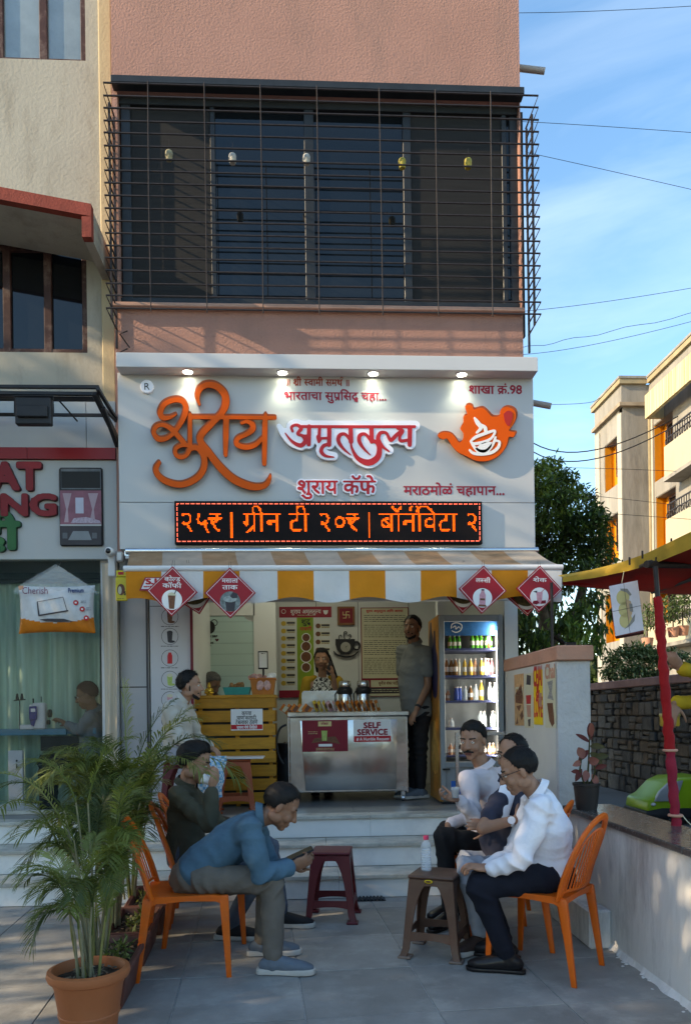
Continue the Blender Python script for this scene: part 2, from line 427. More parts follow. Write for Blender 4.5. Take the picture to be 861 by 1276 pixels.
# ================================================================ materials
m_pink = mat('pink_plaster', (.365, .195, .155), .92, var=.08, vs=1.3, bump=.006, bs=52, bd=5, dirt=(.24, .15, .125), ds=2.6, damt=.6, dan=(1, 1, .3))
m_cream = mat('cream_plaster', (.385, .355, .295), .92, var=.07, vs=1.1, bump=.004, bs=34, bd=5, dirt=(.23, .20, .155), ds=3.2, damt=.75, dan=(1, 1, .35))
m_cream2 = mat('cream_trim', (.46, .37, .23), .9, var=.08, vs=2, bump=.003, bs=40)
m_redband = mat('red_painted_band', (.24, .045, .03), .75, var=.2, vs=8, bump=.003, bs=60)
m_slab = mat('grey_stone_slab', (.265, .255, .235), .6, var=.26, vs=2.6, bump=.0015, bs=60, bd=6, dirt=(.40, .385, .35), ds=4.2, damt=.75, rnd=.13, rv=.12)
m_grout = mat('grout', (.40, .385, .36), .9, var=.2, vs=30)
m_ground = mat('ground_asphalt', (.21, .20, .185), .85, var=.25, vs=4, bump=.004, bs=120, dirt=(.22, .20, .17), ds=.9)
m_white = mat('white_paint', (.56, .545, .50), .6, var=.05, vs=2.5, dirt=(.45, .41, .34), ds=1.7, damt=.3, bump=.001, bs=90)
m_whitewall = mat('whitewashed_wall', (.68, .665, .635), .88, var=.10, vs=1.8, bump=.006, bs=14, dirt=(.25, .245, .245), ds=2.1, damt=1.0, bd=6, aniso=(1, 1.2, .35))
m_whiterough = mat('rough_white_plaster', (.50, .49, .475), .9, var=.10, vs=3, bump=.010, bs=26, bd=4, dirt=(.36, .34, .33), ds=3, damt=.4)
m_coping = mat('pink_coping', (.50, .25, .17), .75, var=.12, vs=5, bump=.003, bs=40, dirt=(.30, .22, .18), ds=4, damt=.5)
m_black = mat('black_metal', (.018, .018, .02), .45, var=.2, vs=12)
m_rust = mat('grille_iron', (.028, .022, .022), .5, var=.3, vs=20)
m_darkframe = mat('dark_window_frame', (.022, .026, .03), .4, var=.2, vs=6)
m_glass = mat('dark_window_glass', (.006, .008, .010), .04, var=0, spec=.5, ior=1.45)
m_blind = mat('dark_blind', (.014, .013, .012), .7, var=.25, vs=3, aniso=(1, 1, 14))
m_brown = mat('brown_window_wood', (.065, .028, .022), .55, var=.3, vs=9, bump=.001, dirt=(.25, .2, .17), ds=9, damt=.5)
m_paleglass = mat('pale_dusty_glass', (.20, .24, .24), .12, var=.2, vs=3, spec=.8, ior=1.7)
m_acp = mat('grey_cladding_panel', (.45, .448, .44), .30, var=.025, vs=1.2, spec=.5)
m_acp2 = mat('pale_fascia_panel', (.50, .505, .51), .35, var=.03, vs=1.5)
m_acpw = mat('white_cladding_panel', (.40, .40, .39), .4, var=.04, vs=1.5)
m_orange = mat('orange_acrylic', (.70, .085, .001), .5, var=.03, vs=3, spec=.2)
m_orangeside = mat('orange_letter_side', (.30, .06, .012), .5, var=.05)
m_whiteacr = mat('white_acrylic', (.80, .80, .86), .3, var=.02)
m_maroon = mat('maroon_print', (.30, .012, .03), .45, var=.03)
m_maroon2 = mat('dark_red_sticker', (.22, .010, .022), .5, var=.05)
m_redprint = mat('red_print', (.52, .018, .025), .5, var=.05)
m_whiteprint = mat('white_print', (.75, .74, .72), .5, var=.02)
m_blackprint = mat('black_print', (.02, .02, .02), .6, var=0)
m_grn = mat('green_letter', (.01, .10, .03), .4, var=.05)
m_redlet = mat('red_letter', (.20, .006, .010), .4, var=.08)
m_door = mat('grey_door_panel', (.36, .35, .35), .45, var=.04, vs=2)
m_int = mat('interior_white_wall', (.62, .62, .60), .55, var=.04, vs=2)
m_intceil = mat('interior_ceiling', (.65, .65, .63), .8, var=.03)
m_mint = mat('mint_partition', (.42, .56, .52), .35, var=.03, vs=1)
m_marble = mat('white_marble', (.84, .82, .77), .22, var=.05, vs=3, dirt=(.46, .46, .46), ds=1.4, damt=.6, rnd=.04)
m_nosing = mat('stone_nosing', (.50, .47, .40), .4, var=.2, vs=8, dirt=(.12, .11, .10), ds=6, damt=.6)
m_granite = mat('dark_granite', (.075, .07, .066), .22, var=.25, vs=40, rv=.1)
m_steel = mat('stainless_steel', (.55, .54, .52), .22, metal=1, var=.08, vs=3, rv=.08, bump=.004, bs=5)
m_steeltrim = mat('steel_trim', (.62, .61, .60), .25, metal=1, var=.05)
m_slat = mat('ochre_painted_slat', (.46, .20, .018), .5, var=.14, vs=7, aniso=(1, 1, 6), rnd=.10, dirt=(.22, .09, .01), ds=5, damt=.5)
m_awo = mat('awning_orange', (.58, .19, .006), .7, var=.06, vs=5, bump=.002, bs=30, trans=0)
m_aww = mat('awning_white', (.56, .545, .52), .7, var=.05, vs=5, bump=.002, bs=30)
m_awo2 = mat('awning_orange_shaded_dusty', (.23, .14, .08), .85, var=.16, vs=6, bump=.004, bs=18, dirt=(.30, .24, .17), ds=3)  # roof stripes: shade on the orange fabric painted in as brown, dusty mottling over it
m_aww2 = mat('awning_white_shaded_dusty', (.27, .235, .20), .85, var=.16, vs=6, bump=.004, bs=18, dirt=(.32, .27, .21), ds=3)  # same for the white stripes: shade put into the base colour
m_tubew = mat('white_tube', (.62, .61, .60), .35, var=.03)
m_pvc = mat('grey_pvc_pipe', (.30, .27, .25), .5, var=.1)
m_led = mat('led_board_black', (.004, .001, .001), .8, var=0)
m_leddot = mat('led_dot', (1, .10, .004), .5, var=0, emit=.72)
m_leddot2 = mat('led_dot_border', (1, .16, .10), .5, var=0, emit=.5)
m_lamp = mat('downlight_lens', (.85, 1, .95), .5, var=0, emit=10)
m_wire = mat('cable_black', (.02, .02, .022), .6, var=0)
# ================================================================ planes
YW = 6.60; YS = 6.42; YF = 6.275; PLAT = .533; YB = 8.8
def FS(px, py): return P(px, py, YS)
def X_(px, Y, py=700): return P(px, py, Y).x
def Z_(py, Y, px=430): return P(px, py, Y).z
xl = X_(142, YW, 300); xr = X_(650, YW, 300)
# ================================================================ ground
g = MB(); g.quad((-150, -60, -.004), (150, -60, -.004), (150, 400, -.004), (-150, 400, -.004)); struct('ground', g, m_ground)
pv = MB(); pv.quad((-4.6, 1.2, 0), (1.719, 1.2, 0), (1.719, 5.66, 0), (-4.6, 5.66, 0)); pave = struct('paving', pv, m_grout)
TS = .60; ta = math.atan((378 - 318)/F)
o0 = G(553, 1273); rnd = random.Random(3)
Mt = Matrix.Translation((o0.x, o0.y, 0)) @ Matrix.Rotation(ta, 4, 'Z')
lim = lambda p: -4.55 < p.x < 1.7 and 1.25 < p.y < 5.625
for i in range(-9, 5):
 for j in range(-5, 6):
  pts = [Mt @ V((i*TS + a*TS, j*TS*1.04 + b*TS*1.04 + .10, 0)) for a, b in ((.006, .006), (.994, .006), (.994, .994), (.006, .994))]
  poly = [V((p.x, p.y, 0)) for p in pts]
  # clip against the steps, the parapet and the row of slabs' outer edge
  def clip(poly, n, d):
   o = []
   for k in range(len(poly)):
    a, b = poly[k-1], poly[k]; da, db = a.dot(n)-d, b.dot(n)-d
    if (da <= 0) != (db <= 0): o.append(a + (b-a)*(da/(da-db)))
    if db <= 0: o.append(b)
   return o
  for n_, d_ in ((V((1, 0, 0)), 1.715), (V((-1, 0, 0)), 4.55), (V((0, 1, 0)), 5.63), (V((0, -1, 0)), -1.25)):
   if poly: poly = clip(poly, n_, d_)
  if len(poly) < 3: continue
  h = .006 + rnd.uniform(-.0012, .0012); c = sum(poly, V())/len(poly)
  b = MB(); n = len(poly); b.add([p - V((0, 0, .001)) for p in poly] + [V((p.x, p.y, h-.0015)) for p in poly] + [V((p.x + (c.x-p.x)*.008, p.y+(c.y-p.y)*.008, h)) for p in poly],
              [(k, (k+1) % n, n+(k+1) % n, n+k) for k in range(n)] + [(n+k, n+(k+1) % n, 2*n+(k+1) % n, 2*n+k) for k in range(n)] + [tuple(2*n+k for k in range(n))])
  b.build('slab', m_slab, pave)
# ================================================================ steps
SX0, SX1 = -6.2, 1.664
steps = MB(); SY = (5.62, 5.93, 6.24); SH = (.178, .356, PLAT)
for k in range(3): steps.box((SX0, SY[k]+.012, 0 if k == 0 else SH[k-1]-.02), (SX1, 12 if k == 2 else SY[k+1]+.05, SH[k]-.034))
st_o = struct('steps', steps, m_grout)
rnd = random.Random(5)
for k in range(3):
 x = SX0 + rnd.uniform(0, .5) + .1*k
 xs = [SX0]
 while x < SX1-.2: xs.append(x); x += 1.02 if k != 1 else .98
 xs.append(SX1)
 for a, b_ in zip(xs[:-1], xs[1:]):
  b = MB(); b.cbox((a+.001, SY[k], (0.008 if k == 0 else SH[k-1]) + .001), (b_-.001, SY[k]+.013, SH[k]-.031), .0015); b.build('riser_panel', m_marble, st_o)
  b = MB(); b.cbox((a+.001, SY[k]-.024, SH[k]-.030), (b_-.001, SY[k]+.30 if k < 2 else SY[k]+.16, SH[k]), .004); b.build('nosing_slab', m_nosing, st_o)
m_ftile = mat('shop_floor_tile', (.20, .20, .19), .3, var=.12, vs=4, rnd=.05)
for i in range(14):
 for j in range(5):
  b = MB(); b.cbox((SX0+i*.6+.001, 6.402+j*.6+.001, PLAT-.03), (max(SX0+i*.6+.01, min(SX0+(i+1)*.6, SX1)-.001), 6.402+(j+1)*.6-.001, PLAT-.001), .001); b.build('floor_tile', m_ftile, st_o)
# ================================================================ pink building (the cafe's)
bld = thing('apartment_building', 'rough pink plastered upper storey with a wide dark window above the cafe sign', 'building', ((xl+xr)/2, YW, 0))
wz0, wz1 = Z_(385, YW), Z_(121, YW); wx0, wx1 = X_(148, YW, 250), X_(648, YW, 250)
TOP = 16.0; DB = 12.0
b = MB()
b.box((xl, YW, Z_(690, YW)), (xr, YW+.24, wz0)); b.box((xl, YW, wz1), (xr, YW+.24, TOP))
b.box((xl, YW, wz0), (wx0, YW+.24, wz1)); b.box((wx1, YW, wz0), (xr, YW+.24, wz1))
b.box((xl, YW+.24, 3.1), (xl+.2, DB+4, TOP)); b.box((xr-.2, YW+.24, 3.1), (xr, DB+4, TOP)); b.box((xl, DB+4, 3.1), (xr, DB+4.2, TOP))
b.box((xl+.2, YW+.24, TOP-.2), (xr-.2, DB+4, TOP)); b.box((xl+.2, YW+.24, 3.1), (xr-.2, DB+4, 3.3))
b.build('wall', m_pink, bld, world=True)
b = MB(); b.cbox((xl-.02, YW-.07, wz0-.035), (xr-.0, YW+.002, wz0+.0), .006); b.build('window_sill', mat('pink_sill', (.42, .24, .18), .8, var=.15), bld, world=True)
b = MB(); b.cbox((wx0-.03, YW-.10, wz1-.005), (xr+.01, YW+.002, wz1+.055), .004); b.build('window_hood', m_darkframe, bld, world=True)
# window: frame > panes
ys = YW+.06
fr = MB(); t = .05
fx = [X_(p, YW, 250) for p in (150, 162, 262, 268, 380, 392, 504, 514, 628, 634, 648)]
for a, c in ((fx[0], fx[1]), (fx[2], fx[3]), (fx[4], fx[5]), (fx[6], fx[7]), (fx[8], fx[9])): fr.cbox((a, ys, wz0+.02), (c, ys+.06, wz1-.03), .004)
fr.cbox((wx0, ys-.01, wz1-.07), (wx1, ys+.07, wz1-.002), .004); fr.cbox((wx0, ys-.01, wz0+.002), (wx1, ys+.07, wz0+.10), .004)
fr.cbox((fx[9]+.03, ys+.01, wz0+.10), (fx[10], ys+.05, wz1-.07), .004)
win = fr.build('window', m_darkframe, bld, world=True)
for a, c, mm, dy in ((fx[1], fx[2], m_blind, .02), (fx[3], fx[4], m_glass, .03), (fx[5], fx[6], m_glass, .034), (fx[7], fx[8], m_blind, .02), (fx[9], fx[9]+.03, m_glass, .03)):
 b = MB(); b.box((a-.004, ys+dy, wz0+.09), (c+.004, ys+dy+.006, wz1-.06)); b.build('pane', mm, win, world=True)
b = MB(); b.box((wx0-.1, YW+.235, wz0-.1), (wx1+.1, YW+.28, wz1+.1)); b.build('window_backing', m_blind, bld, world=True)
# window grille
gy = YW-.36
gr = thing('window_grille', 'projecting black iron security grille over the wide upper window', 'grille', (X_(400, gy, 380), gy, Z_(385, gy)))
gx0, gx1 = X_(131, gy, 250), X_(672, gy, 250)
nb = 19; z0, z1 = Z_(388, gy), Z_(112, gy)
bar = None
for i in range(nb):
 z = z0 + (z1-z0)*i/(nb-1)
 b = MB(); r = .0078; b.tube([(gx0, YW-.002, z), (gx0, gy, z), (gx1, gy, z), (gx1, YW-.002, z)], r, 6)
 if bar is None: bar = b.build('bar', m_rust, gr, world=True); base_z = z
 else:
  o = bar.copy(); col.objects.link(o); o.parent = gr; o.location.z = z-base_z; o.rotation_euler = (R(rnd.uniform(-.12, .12)), R(rnd.uniform(-.1, .1)), 0)
for px in (186, 257, 327, 397, 475, 544, 612):
 x = X_(px, gy, 250); b = MB(); b.tube([(x+rnd.uniform(-.006, .006), gy-.007, z0-.03), (x, gy-.007, (z0+z1)/2), (x+rnd.uniform(-.006, .006), gy-.007, z1+.02)], .0045, 6); b.build('upright', m_rust, gr, world=True)
for x in (gx0, gx1):
 for yy in (YW-.02, gy+.18): b = MB(); b.box((x-.008, yy-.01, z0-.16 if yy > gy+.2 else z0), (x+.008, yy+.01, z1-.02)); b.build('side_post', m_rust, gr, world=True)
# decorative side diamonds of the grille (left) reaching below it
xg = gx0+.03
for k in range(3):
 b = MB(); b.tube([(xg+.06, YW-.03, z0-.02-.15*k), (xg+.02, YW-.12, z0-.09-.15*k), (xg+.08, YW-.03, z0-.16-.15*k)], .006, 5); b.build('side_brace', m_rust, gr, world=True)
# small pots hanging behind the grille
m_bell = mat('speckled_pot', (.30, .26, .16), .5, var=.35, vs=40); m_belly = mat('yellow_pot', (.36, .30, .06), .5, var=.3, vs=40)
m_bellw = mat('pale_pot', (.45, .43, .38), .5, var=.3, vs=40)
for k, (px, py, mm, lb) in enumerate(((211, 193, m_bell, 'speckled brown hanging pot behind the grille, leftmost of five'), (290, 197, m_bellw, 'pale hanging pot in front of the left glass pane'), (382, 198, m_bellw, 'pale tilted hanging pot at the middle of the window'),
                                     (501, 203, m_belly, 'mustard yellow hanging pot right of the glass panes'), (583, 203, m_belly, 'olive ribbed hanging pot, rightmost behind the grille'))):
 q = P(px, py, gy+.08); t = thing('hanging_pot', lb, 'hanging pot', q, 0, 'small pots hung behind the window grille')
 s = .048; b = MB(); b.lathe([(.0, -s*.95), (s*.5, -s*.95), (s*.62, -s*.6), (s*.55, -s*.5), (s*.66, -s*.2), (s*.6, 0), (s*.66, s*.3), (s*.55, s*.6), (s*.3, s*.8), (.0, s*.85)], 12); b.build('body', mm, t, smooth=True)
 b = MB(); b.tube([(0, 0, s*.8), (0.002, 0, s*2.6)], .0015, 5); b.build('cord', m_wire, t)
# ================================================================ cream building (left)
YC = 6.86
cx1 = X_(137, YC, 200)
cb = thing('cream_building', 'cream plastered building with brown framed windows left of the pink one', 'building', (cx1-3, YC, 0))
w1 = (-.4+X_(0, YC, 60), X_(107, YC, 60), Z_(74, YC, 50), TOP-9.3)
w2 = (X_(-45, YC, 400), X_(109, YC, 400), Z_(439, YC, 50), Z_(301, YC, 50))
b = MB(); WL = cx1-7
b.box((w1[1], YC, Z_(575, YC, 60)), (cx1, YC+.22, TOP)); b.box((WL, YC, Z_(575, YC, 60)), (w1[1], YC+.22, w2[2])); b.box((WL, YC, w2[3]), (w1[1], YC+.22, w1[2]))
b.box((WL, YC, w2[2]), (w2[0], YC+.22, w2[3])); b.box((WL, YC, w1[2]), (w1[0], YC+.22, TOP)); b.box((w1[0], YC, Z_(-120, YC)), (w1[1], YC+.22, TOP))
b.box((w2[1], YC+.001, w2[2]), (w1[1]+.001, YC+.22, w2[3]))
b.box((WL, YC+.22, TOP-.3), (cx1, YC+8, TOP-.1)); b.box((cx1-.2, YC+.22, 3), (cx1, YC+8, TOP-.3)); b.box((WL, YC+.22, 3), (WL+.2, YC+8, TOP-.3)); b.box((WL, YC+8, 3), (cx1, YC+8.2, TOP))
b.build('wall', m_cream, cb, world=True)
b = MB(); b.cbox((cx1-.075, YC-.05, Z_(700, YC, 130)), (cx1+.04, YC+.0, TOP), .01); b.build('corner_band', m_cream2, cb, world=True)
def swin(x0, x1, z0, z1, panem, parts):
 f = MB(); y = YC+.05; q = .055
 f.cbox((x0, y, z0), (x1, y+.07, z0+q), .004); f.cbox((x0, y, z1-q), (x1, y+.07, z1), .004)
 n = parts; w_ = (x1-x0)/n
 for k in range(n+1):
  xx = x0+k*w_; f.cbox((max(xx-q*(.6 if 0 < k < n else 1), x0), y-.003, z0+.001), (min(xx+q*(.6 if 0 < k < n else 1), x1), y+.066, z1-.001), .004)
 wo = f.build('window', m_brown, cb, world=True)
 for k in range(n):
  b = MB(); b.box((x0+k*w_+q*.5, y+.03, z0+q-.01), (x0+(k+1)*w_-q*.5, y+.036, z1-q+.01)); b.build('pane', panem, wo, world=True)
 b = MB(); b.box((x0-.1, YC+.2, z0-.1), (x1+.1, YC+.23, z1+.1)); b.build('window_backing', m_blind, cb, world=True)
 return wo
swin(w1[0], w1[1], w1[2], Z_(-125, YC), m_paleglass, 3)
wo = swin(w2[0], w2[1], w2[2], w2[3], m_glass, 3)
for k in range(9):   # thin bars inside the lower window
 x = w2[0]+.05+k*(w2[1]-w2[0]-.1)/8; b = MB(); b.tube([(x, YC+.12, w2[2]), (x, YC+.12, w2[3])], .005, 5); b.build('inner_bar', m_black, wo, world=True)
# hood over the lower window: sloping slab with a red painted edge
hd = MB(); A0 = P(-60, 226, 6.25); A1 = P(116, 259, 6.25); B1 = P(116, 300, 6.25)
zt = lambda x: A0.z + (A1.z-A0.z)*(x-A0.x)/(A1.x-A0.x)
th = .10
def hood(y0, y1, dz, m, name):
 b = MB(); x0, x1 = A0.x-1.0, A1.x
 poly = [(x0, zt(x0)), (x1, zt(x1)), (x1, B1.z), (x1-.075, B1.z), (x1-.075, zt(x1)-th), (x0, zt(x0)-th)]
 poly = [(u, v+dz) for u, v in poly]
 b.prism([(x0, zt(x0)+dz), (x1, zt(x1)+dz), (x1, zt(x1)-th+dz), (x0, zt(x0)-th+dz)], y0, y1, lambda u, v, d: V((u, d, v)))
 b.prism([(x1-.075, zt(x1)-th+dz-.0005), (x1, zt(x1)-th+dz-.0005), (x1, B1.z+dz), (x1-.075, B1.z+dz)], y0, y1, lambda u, v, d: V((u, d, v)))
 return b.build(name, m, cb, world=True)
hood(6.20, 6.27, 0, m_redband, 'hood_edge')
b = MB(); x0, x1 = A0.x-1.0, A1.x-.004
b.prism([(x0, zt(x0)-.02), (x1, zt(x1)-.02), (x1, zt(x1)-th), (x0, zt(x0)-th)], 6.271, YC, lambda u, v, d: V((u, d, v)))
b.prism([(x1-.07, zt(x1)-th-.0005), (x1, zt(x1)-th-.0005), (x1, B1.z+.004), (x1-.07, B1.z+.004)], 6.271, YC, lambda u, v, d: V((u, d, v)))
b.build('hood_slab', m_cream, cb, world=True)
# ================================================================ cafe signboard
sg = thing('shop_signboard', 'wide grey sign box with orange and white Marathi lettering above the cafe', 'signboard', (X_(407, YS, 600), YS, Z_(684, YS)))
sx0, sx1 = X_(148, YS, 560), X_(665, YS, 560); sz0 = Z_(684, YS); sz1 = Z_(470, YS); szm = Z_(626, YS, 150)
b = MB(); b.cbox((sx0, YS, szm+.002), (sx1, YW-.012, sz1+.02), .003); b.build('upper_panel', m_acp, sg, world=True)
b = MB(); b.cbox((sx0, YS-.002, sz0), (sx1, YW-.012, szm-.002), .003); b.build('lower_panel', m_acp, sg, world=True)
fz0, fz1 = Z_(460, YF), Z_(442, YF); fx0, fx1 = X_(145, YF, 455), X_(670, YF, 455)
b = MB(); b.cbox((fx0, YF, fz0), (fx1, YW-.012, fz1), .004); b.build('canopy', m_acp2, sg, world=True)
b = MB(); b.cbox((sx0+.03, YS+.03, sz0-.05), (sx1-.03, YW-.02, sz0-.001), .002); b.build('bottom_rail', m_steeltrim, sg, world=True)
for px in (234, 352, 465, 575):
 q = P(px, 459.5, 6.345); b = MB(); b.lathe([(.050, 0), (.050, -.006), (.040, -.008), (.038, -.004)], 20, (q.x, 6.345, fz0-.0005)); dl = b.build('downlight', m_whiteacr, sg, world=True, smooth=True)
 b = MB(); b.lathe([(.0, -.0035), (.0375, -.0035), (.0375, -.0048), (0, -.0055)], 20, (q.x, 6.345, fz0)); b.build('lens', m_lamp, dl, world=True)
 ld = bpy.data.lights.new('downlight_bulb', 'SPOT'); lo = bpy.data.objects.new('downlight_bulb', ld); col.objects.link(lo)
 lo.parent = sg; lo.matrix_basis = wm(sg).inverted() @ Matrix.Translation((q.x, 6.345, fz0-.012)); ld.energy = 3; ld.spot_size = R(110); ld.spot_blend = .9; ld.shadow_soft_size = .03; ld.color = (.85, 1, .95)
# R mark
q = FS(184, 483)
b = MB(); b.lathe([(0, 0), (.055, 0), (.055, .02), (.05, .024), (0, .024)], 28, M=Matrix.Translation((q.x, YS-.001, q.z)) @ Matrix.Rotation(R(90), 4, 'X')); rm = b.build('round_badge', m_whiteacr, sg, world=True, smooth=30)
text('R', m_blackprint, rm, (q.x, YS-.026, q.z-.028), X1, Z1, .08, .002, 0, name='letter')
# orange calligraphy
def lift(px, py, Y=YS): return P(px, py, Y)
def zp(o, k, ls): return [[(o[0]+x/k, o[1]+y/k, r/k) for x, y, r in l] for l in ls]
S_ = zp((180, 470), 5.065, [
 [(207,233,5),(165,256,12),(118,258,17),(103,225,18),(130,172,17),(190,146,17),(240,152,18),(264,185,18),(260,230,18),(238,282,16),(200,338,14),(150,385,14),(92,393,17),(62,355,15),(76,315,14),(120,303,14),(175,332,17),(215,375,17),(250,415,17)],
 [(290,240,14),(290,430,15)],
 [(290,432,15),(240,432,13),(202,452,13),(200,490,14),(235,508,14),(272,490,14),(290,455,16),(338,450,18),(378,505,20),(376,580,20),(330,642,20),(240,680,20),(150,664,20),(92,625,20),(76,580,17),(97,540,12)],
 [(350,175,9),(336,130,15),(352,78,18),(400,50,20),(460,62,22),(508,110,24),(515,170,24),(490,228,20),(430,292,20),(352,388,22),(410,480,23),(480,570,25),(570,650,25),(680,693,23),(755,688,18),(786,655,14),(797,622,7)],
 [(290,255,13),(560,256,13),(824,259,13)],
 [(518,262,19),(516,380,18),(514,494,13)],
 [(615,292,11),(648,282,13),(684,302,18),(682,336,18),(640,365,15),(592,388,15),(584,425,17),(640,445,17),(700,430,16),(745,388,12)],
 [(767,236,9),(763,275,17),(760,410,17),(758,548,15)]])
fnA = lambda x, y: P(x, y, YS-.012)
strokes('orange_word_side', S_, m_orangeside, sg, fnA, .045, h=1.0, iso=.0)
strokes('orange_word', S_, m_orange, sg, lambda x, y: P(x, y, YS-.058), .008, h=1.0, iso=.35)
# the tagline word in maroon on a white outlined board
A_ = zp((340, 515), 4.53, [
 [(112,102,7),(106,78,8),(135,66,8),(160,86,11),(140,116,8),(168,128,9),(184,155,12),(158,182,12),(110,160,8),(70,112,3)],
 [(165,128,8),(205,128,7)],[(205,75,12),(203,175,12)],[(165,75,8),(480,76,8),(800,76,8)],
 [(264,80,9),(262,120,9),(260,162,7)],[(258,134,13),(262,150,13)],[(262,142,7),(320,140,7)],[(319,80,12),(318,178,12)],
 [(318,174,9),(287,184,10),(273,214,11),(296,240,8),(345,248,3)],
 [(439,80,12),(441,160,13)],[(437,152,9),(407,118,8),(376,126,11),(371,160,11),(400,202,7),(440,236,2.5)],
 [(556,80,12),(558,160,12)],[(551,152,9),(521,118,8),(491,126,11),(488,160,11),(515,202,7),(550,236,2.5)],
 [(556,158,11),(585,164,11),(601,200,14),(590,250,17),(540,279,18),(480,255,12),(447,200,7),(440,160,6)],
 [(722,100,8),(692,128,11),(664,152,10),(640,112,8),(606,112,10),(594,146,12),(620,188,8),(656,216,4)],
 [(705,86,8),(732,100,9),(716,132,8),(722,156,9),(770,150,8)],[(773,80,13),(772,178,12)]])
hal = [[(x, y, r+4.2) for x, y, r in s] for s in A_] + zp((340, 515), 4.53, [[(36,78,13),(62,120,20),(110,170,24),(160,190,24)], [(230,150,24),(300,150,30),(420,160,34),(520,170,40),(600,160,30),(700,150,24)], [(470,215,24),(520,240,34),(560,220,24)], [(140,120,26),(200,120,26),(760,120,20)]])
strokes('white_backing', hal, m_whiteacr, sg, fnA, .03, h=1.0)
strokes('maroon_word', A_, m_redprint, sg, lambda x, y: P(x, y, YS-.043), .004, h=.5)
# smaller words
q = FS(419, 616); text('शुराय कॅफे', m_whiteacr, sg, (q.x, YS-.002, q.z), X1, Z1, .17, .022, .085, width=X_(468, YS)-X_(371, YS), name='white_backing', N=40)
_fc.clear()
text('शुराय कॅफे', m_redprint, sg, (q.x, YS-.0245, q.z), X1, Z1, .17, .003, .018, width=X_(468, YS)-X_(371, YS), name='maroon_word', N=40)
def sgt(s, px, py, hpx, wpx, m=m_maroon, bold=.02, nm='printed_words'):
 q = FS(px, py); k = 1/F*YS; return text(s, m, sg, (q.x, YS-.0015, q.z - hpx*.30*k), X1, Z1, hpx*k, .0018, bold, width=wpx*k, name=nm, N=40)
m_rust2 = mat('brick_red_print', (.30, .05, .03), .5, var=.03)
sgt('॥ श्री स्वामी समर्थ ॥', 396, 477, 12.5, 80, m_rust2, .02)
sgt('भारताचा सुप्रसिद्ध चहा...', 418, 494, 15, 128)
sgt('शाखा क्रं.98', 617, 486, 15.5, 68)
sgt('मराठमोळं चहापान...', 566, 611.5, 17, 128)
# teapot emblem
T_ = [(547,546),(545,542),(551,539),(560,540),(566,545),(571,552),(576,548),(577,540),(573,534),(577,526),(577,519),(582,516),(579,507),(583,504),(588,506),(590,510),(600,508),(607,513),(613,519),(622,518),(624,510),(632,507),(641,511),(643,520),(639,530),(634,537),(642,539),(640,545),(634,545),(631,556),(622,568),(608,575),(593,575),(580,569),(570,564),(562,555),(556,547),(551,548)]
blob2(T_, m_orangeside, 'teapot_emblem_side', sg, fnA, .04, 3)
blob2([(x+(597-x)*.02, y+(543-y)*.02) for x, y in T_], m_orange, 'teapot_emblem', sg, lambda x, y: P(x, y, YS-.053), .008, 3)
m_dred = mat('teapot_handle_red', (.42, .02, .012), .4, var=.02); fnE = lambda x, y: P(x, y, YS-.0615)
blob2([(627,516),(632,512),(638,514),(638,522),(634,531),(629,526)], m_dred, 'teapot_handle', sg, fnE, .003, 3)
strokes('cup_outline', [[(x_, y_, r_*1.5) for x_, y_, r_ in l_] for l_ in [[(586,550,.8),(592,545,1.3),(602,541,1.3),(616,537,1),(612,546,1),(602,551,1.2),(590,553,1.2),(586,550,.8)], [(588,554,.8),(596,562,1.6),(606,562,1.6),(614,553,1.2),(617,545,.9)], [(585,561,.9),(590,565,1.2),(600,566,1.3),(612,564,1.3),(620,558,1.3),(622,551,1),(617,549,.9)],
   [(591,521,.8),(595,527,1.8),(599,533,1.5),(594,539,1)], [(599,529,.7),(604,533,1.5),(605,539,1.2)]]], m_whiteprint, sg, fnE, .003, h=.5)
blob2([(592,559),(601,552),(612,551),(611,558),(604,564),(596,563)], m_whiteprint, 'leaf_mark', sg, fnE, .003, 3)
# LED board
lx0, lx1 = X_(219, YS, 652), X_(599, YS, 652); lz0, lz1 = Z_(679.5, YS, 400), Z_(626.5, YS, 400)
led = MB(); led.cbox((lx0, YS-.05, lz0), (lx1, YS-.0025, lz1), .004); led = led.build('led_board', m_led, sg, world=True)
NH = 30; pt = (lz1-lz0)*.90/NH; NW = int((lx1-lx0-.03)/pt)
s_led = '२५₹ | ग्रीन टी २०₹ | बॉर्नविटा २'
f, fx_, fy_, fh, fw = field_of(s_led, 44)
dots = MB(); dots2 = MB(); yq = YS-.0515; xm = (lx0+lx1)/2; zm = (lz0+lz1)/2
em = 23   # dots per em
cw = NW*.99;
for iy in range(NH):
 for ix in range(NW):
  x = xm + (ix-(NW-1)/2)*pt; z = zm + (iy-(NH-1)/2)*pt; s = pt*.37
  if iy in (0, NH-1) or ix in (0, NW-1):
   if (ix + iy) % 4 < 3: dots2.quad((x-s, yq, z-s), (x+s, yq, z-s), (x+s, yq, z+s), (x-s, yq, z+s))
   continue
  u = (ix-1.5)/(NW-3)*fw*1.0; v = (iy-7.2)/em
  a = int((v-fy_)/fh); c = int((u-fx_)/fh)
  if 0 <= a < f.shape[0] and 0 <= c < f.shape[1] and f[a, c] > -.007 and 1 < iy < NH-2 and 2 < ix < NW-3: dots.quad((x-s, yq, z-s), (x+s, yq, z-s), (x+s, yq, z+s), (x-s, yq, z+s))
d1 = dots.build('lit_dots', m_leddot, led, world=True); d1['kind'] = 'stuff'
d1 = dots2.build('border_dots', m_leddot2, led, world=True); d1['kind'] = 'stuff'
_fc.clear()
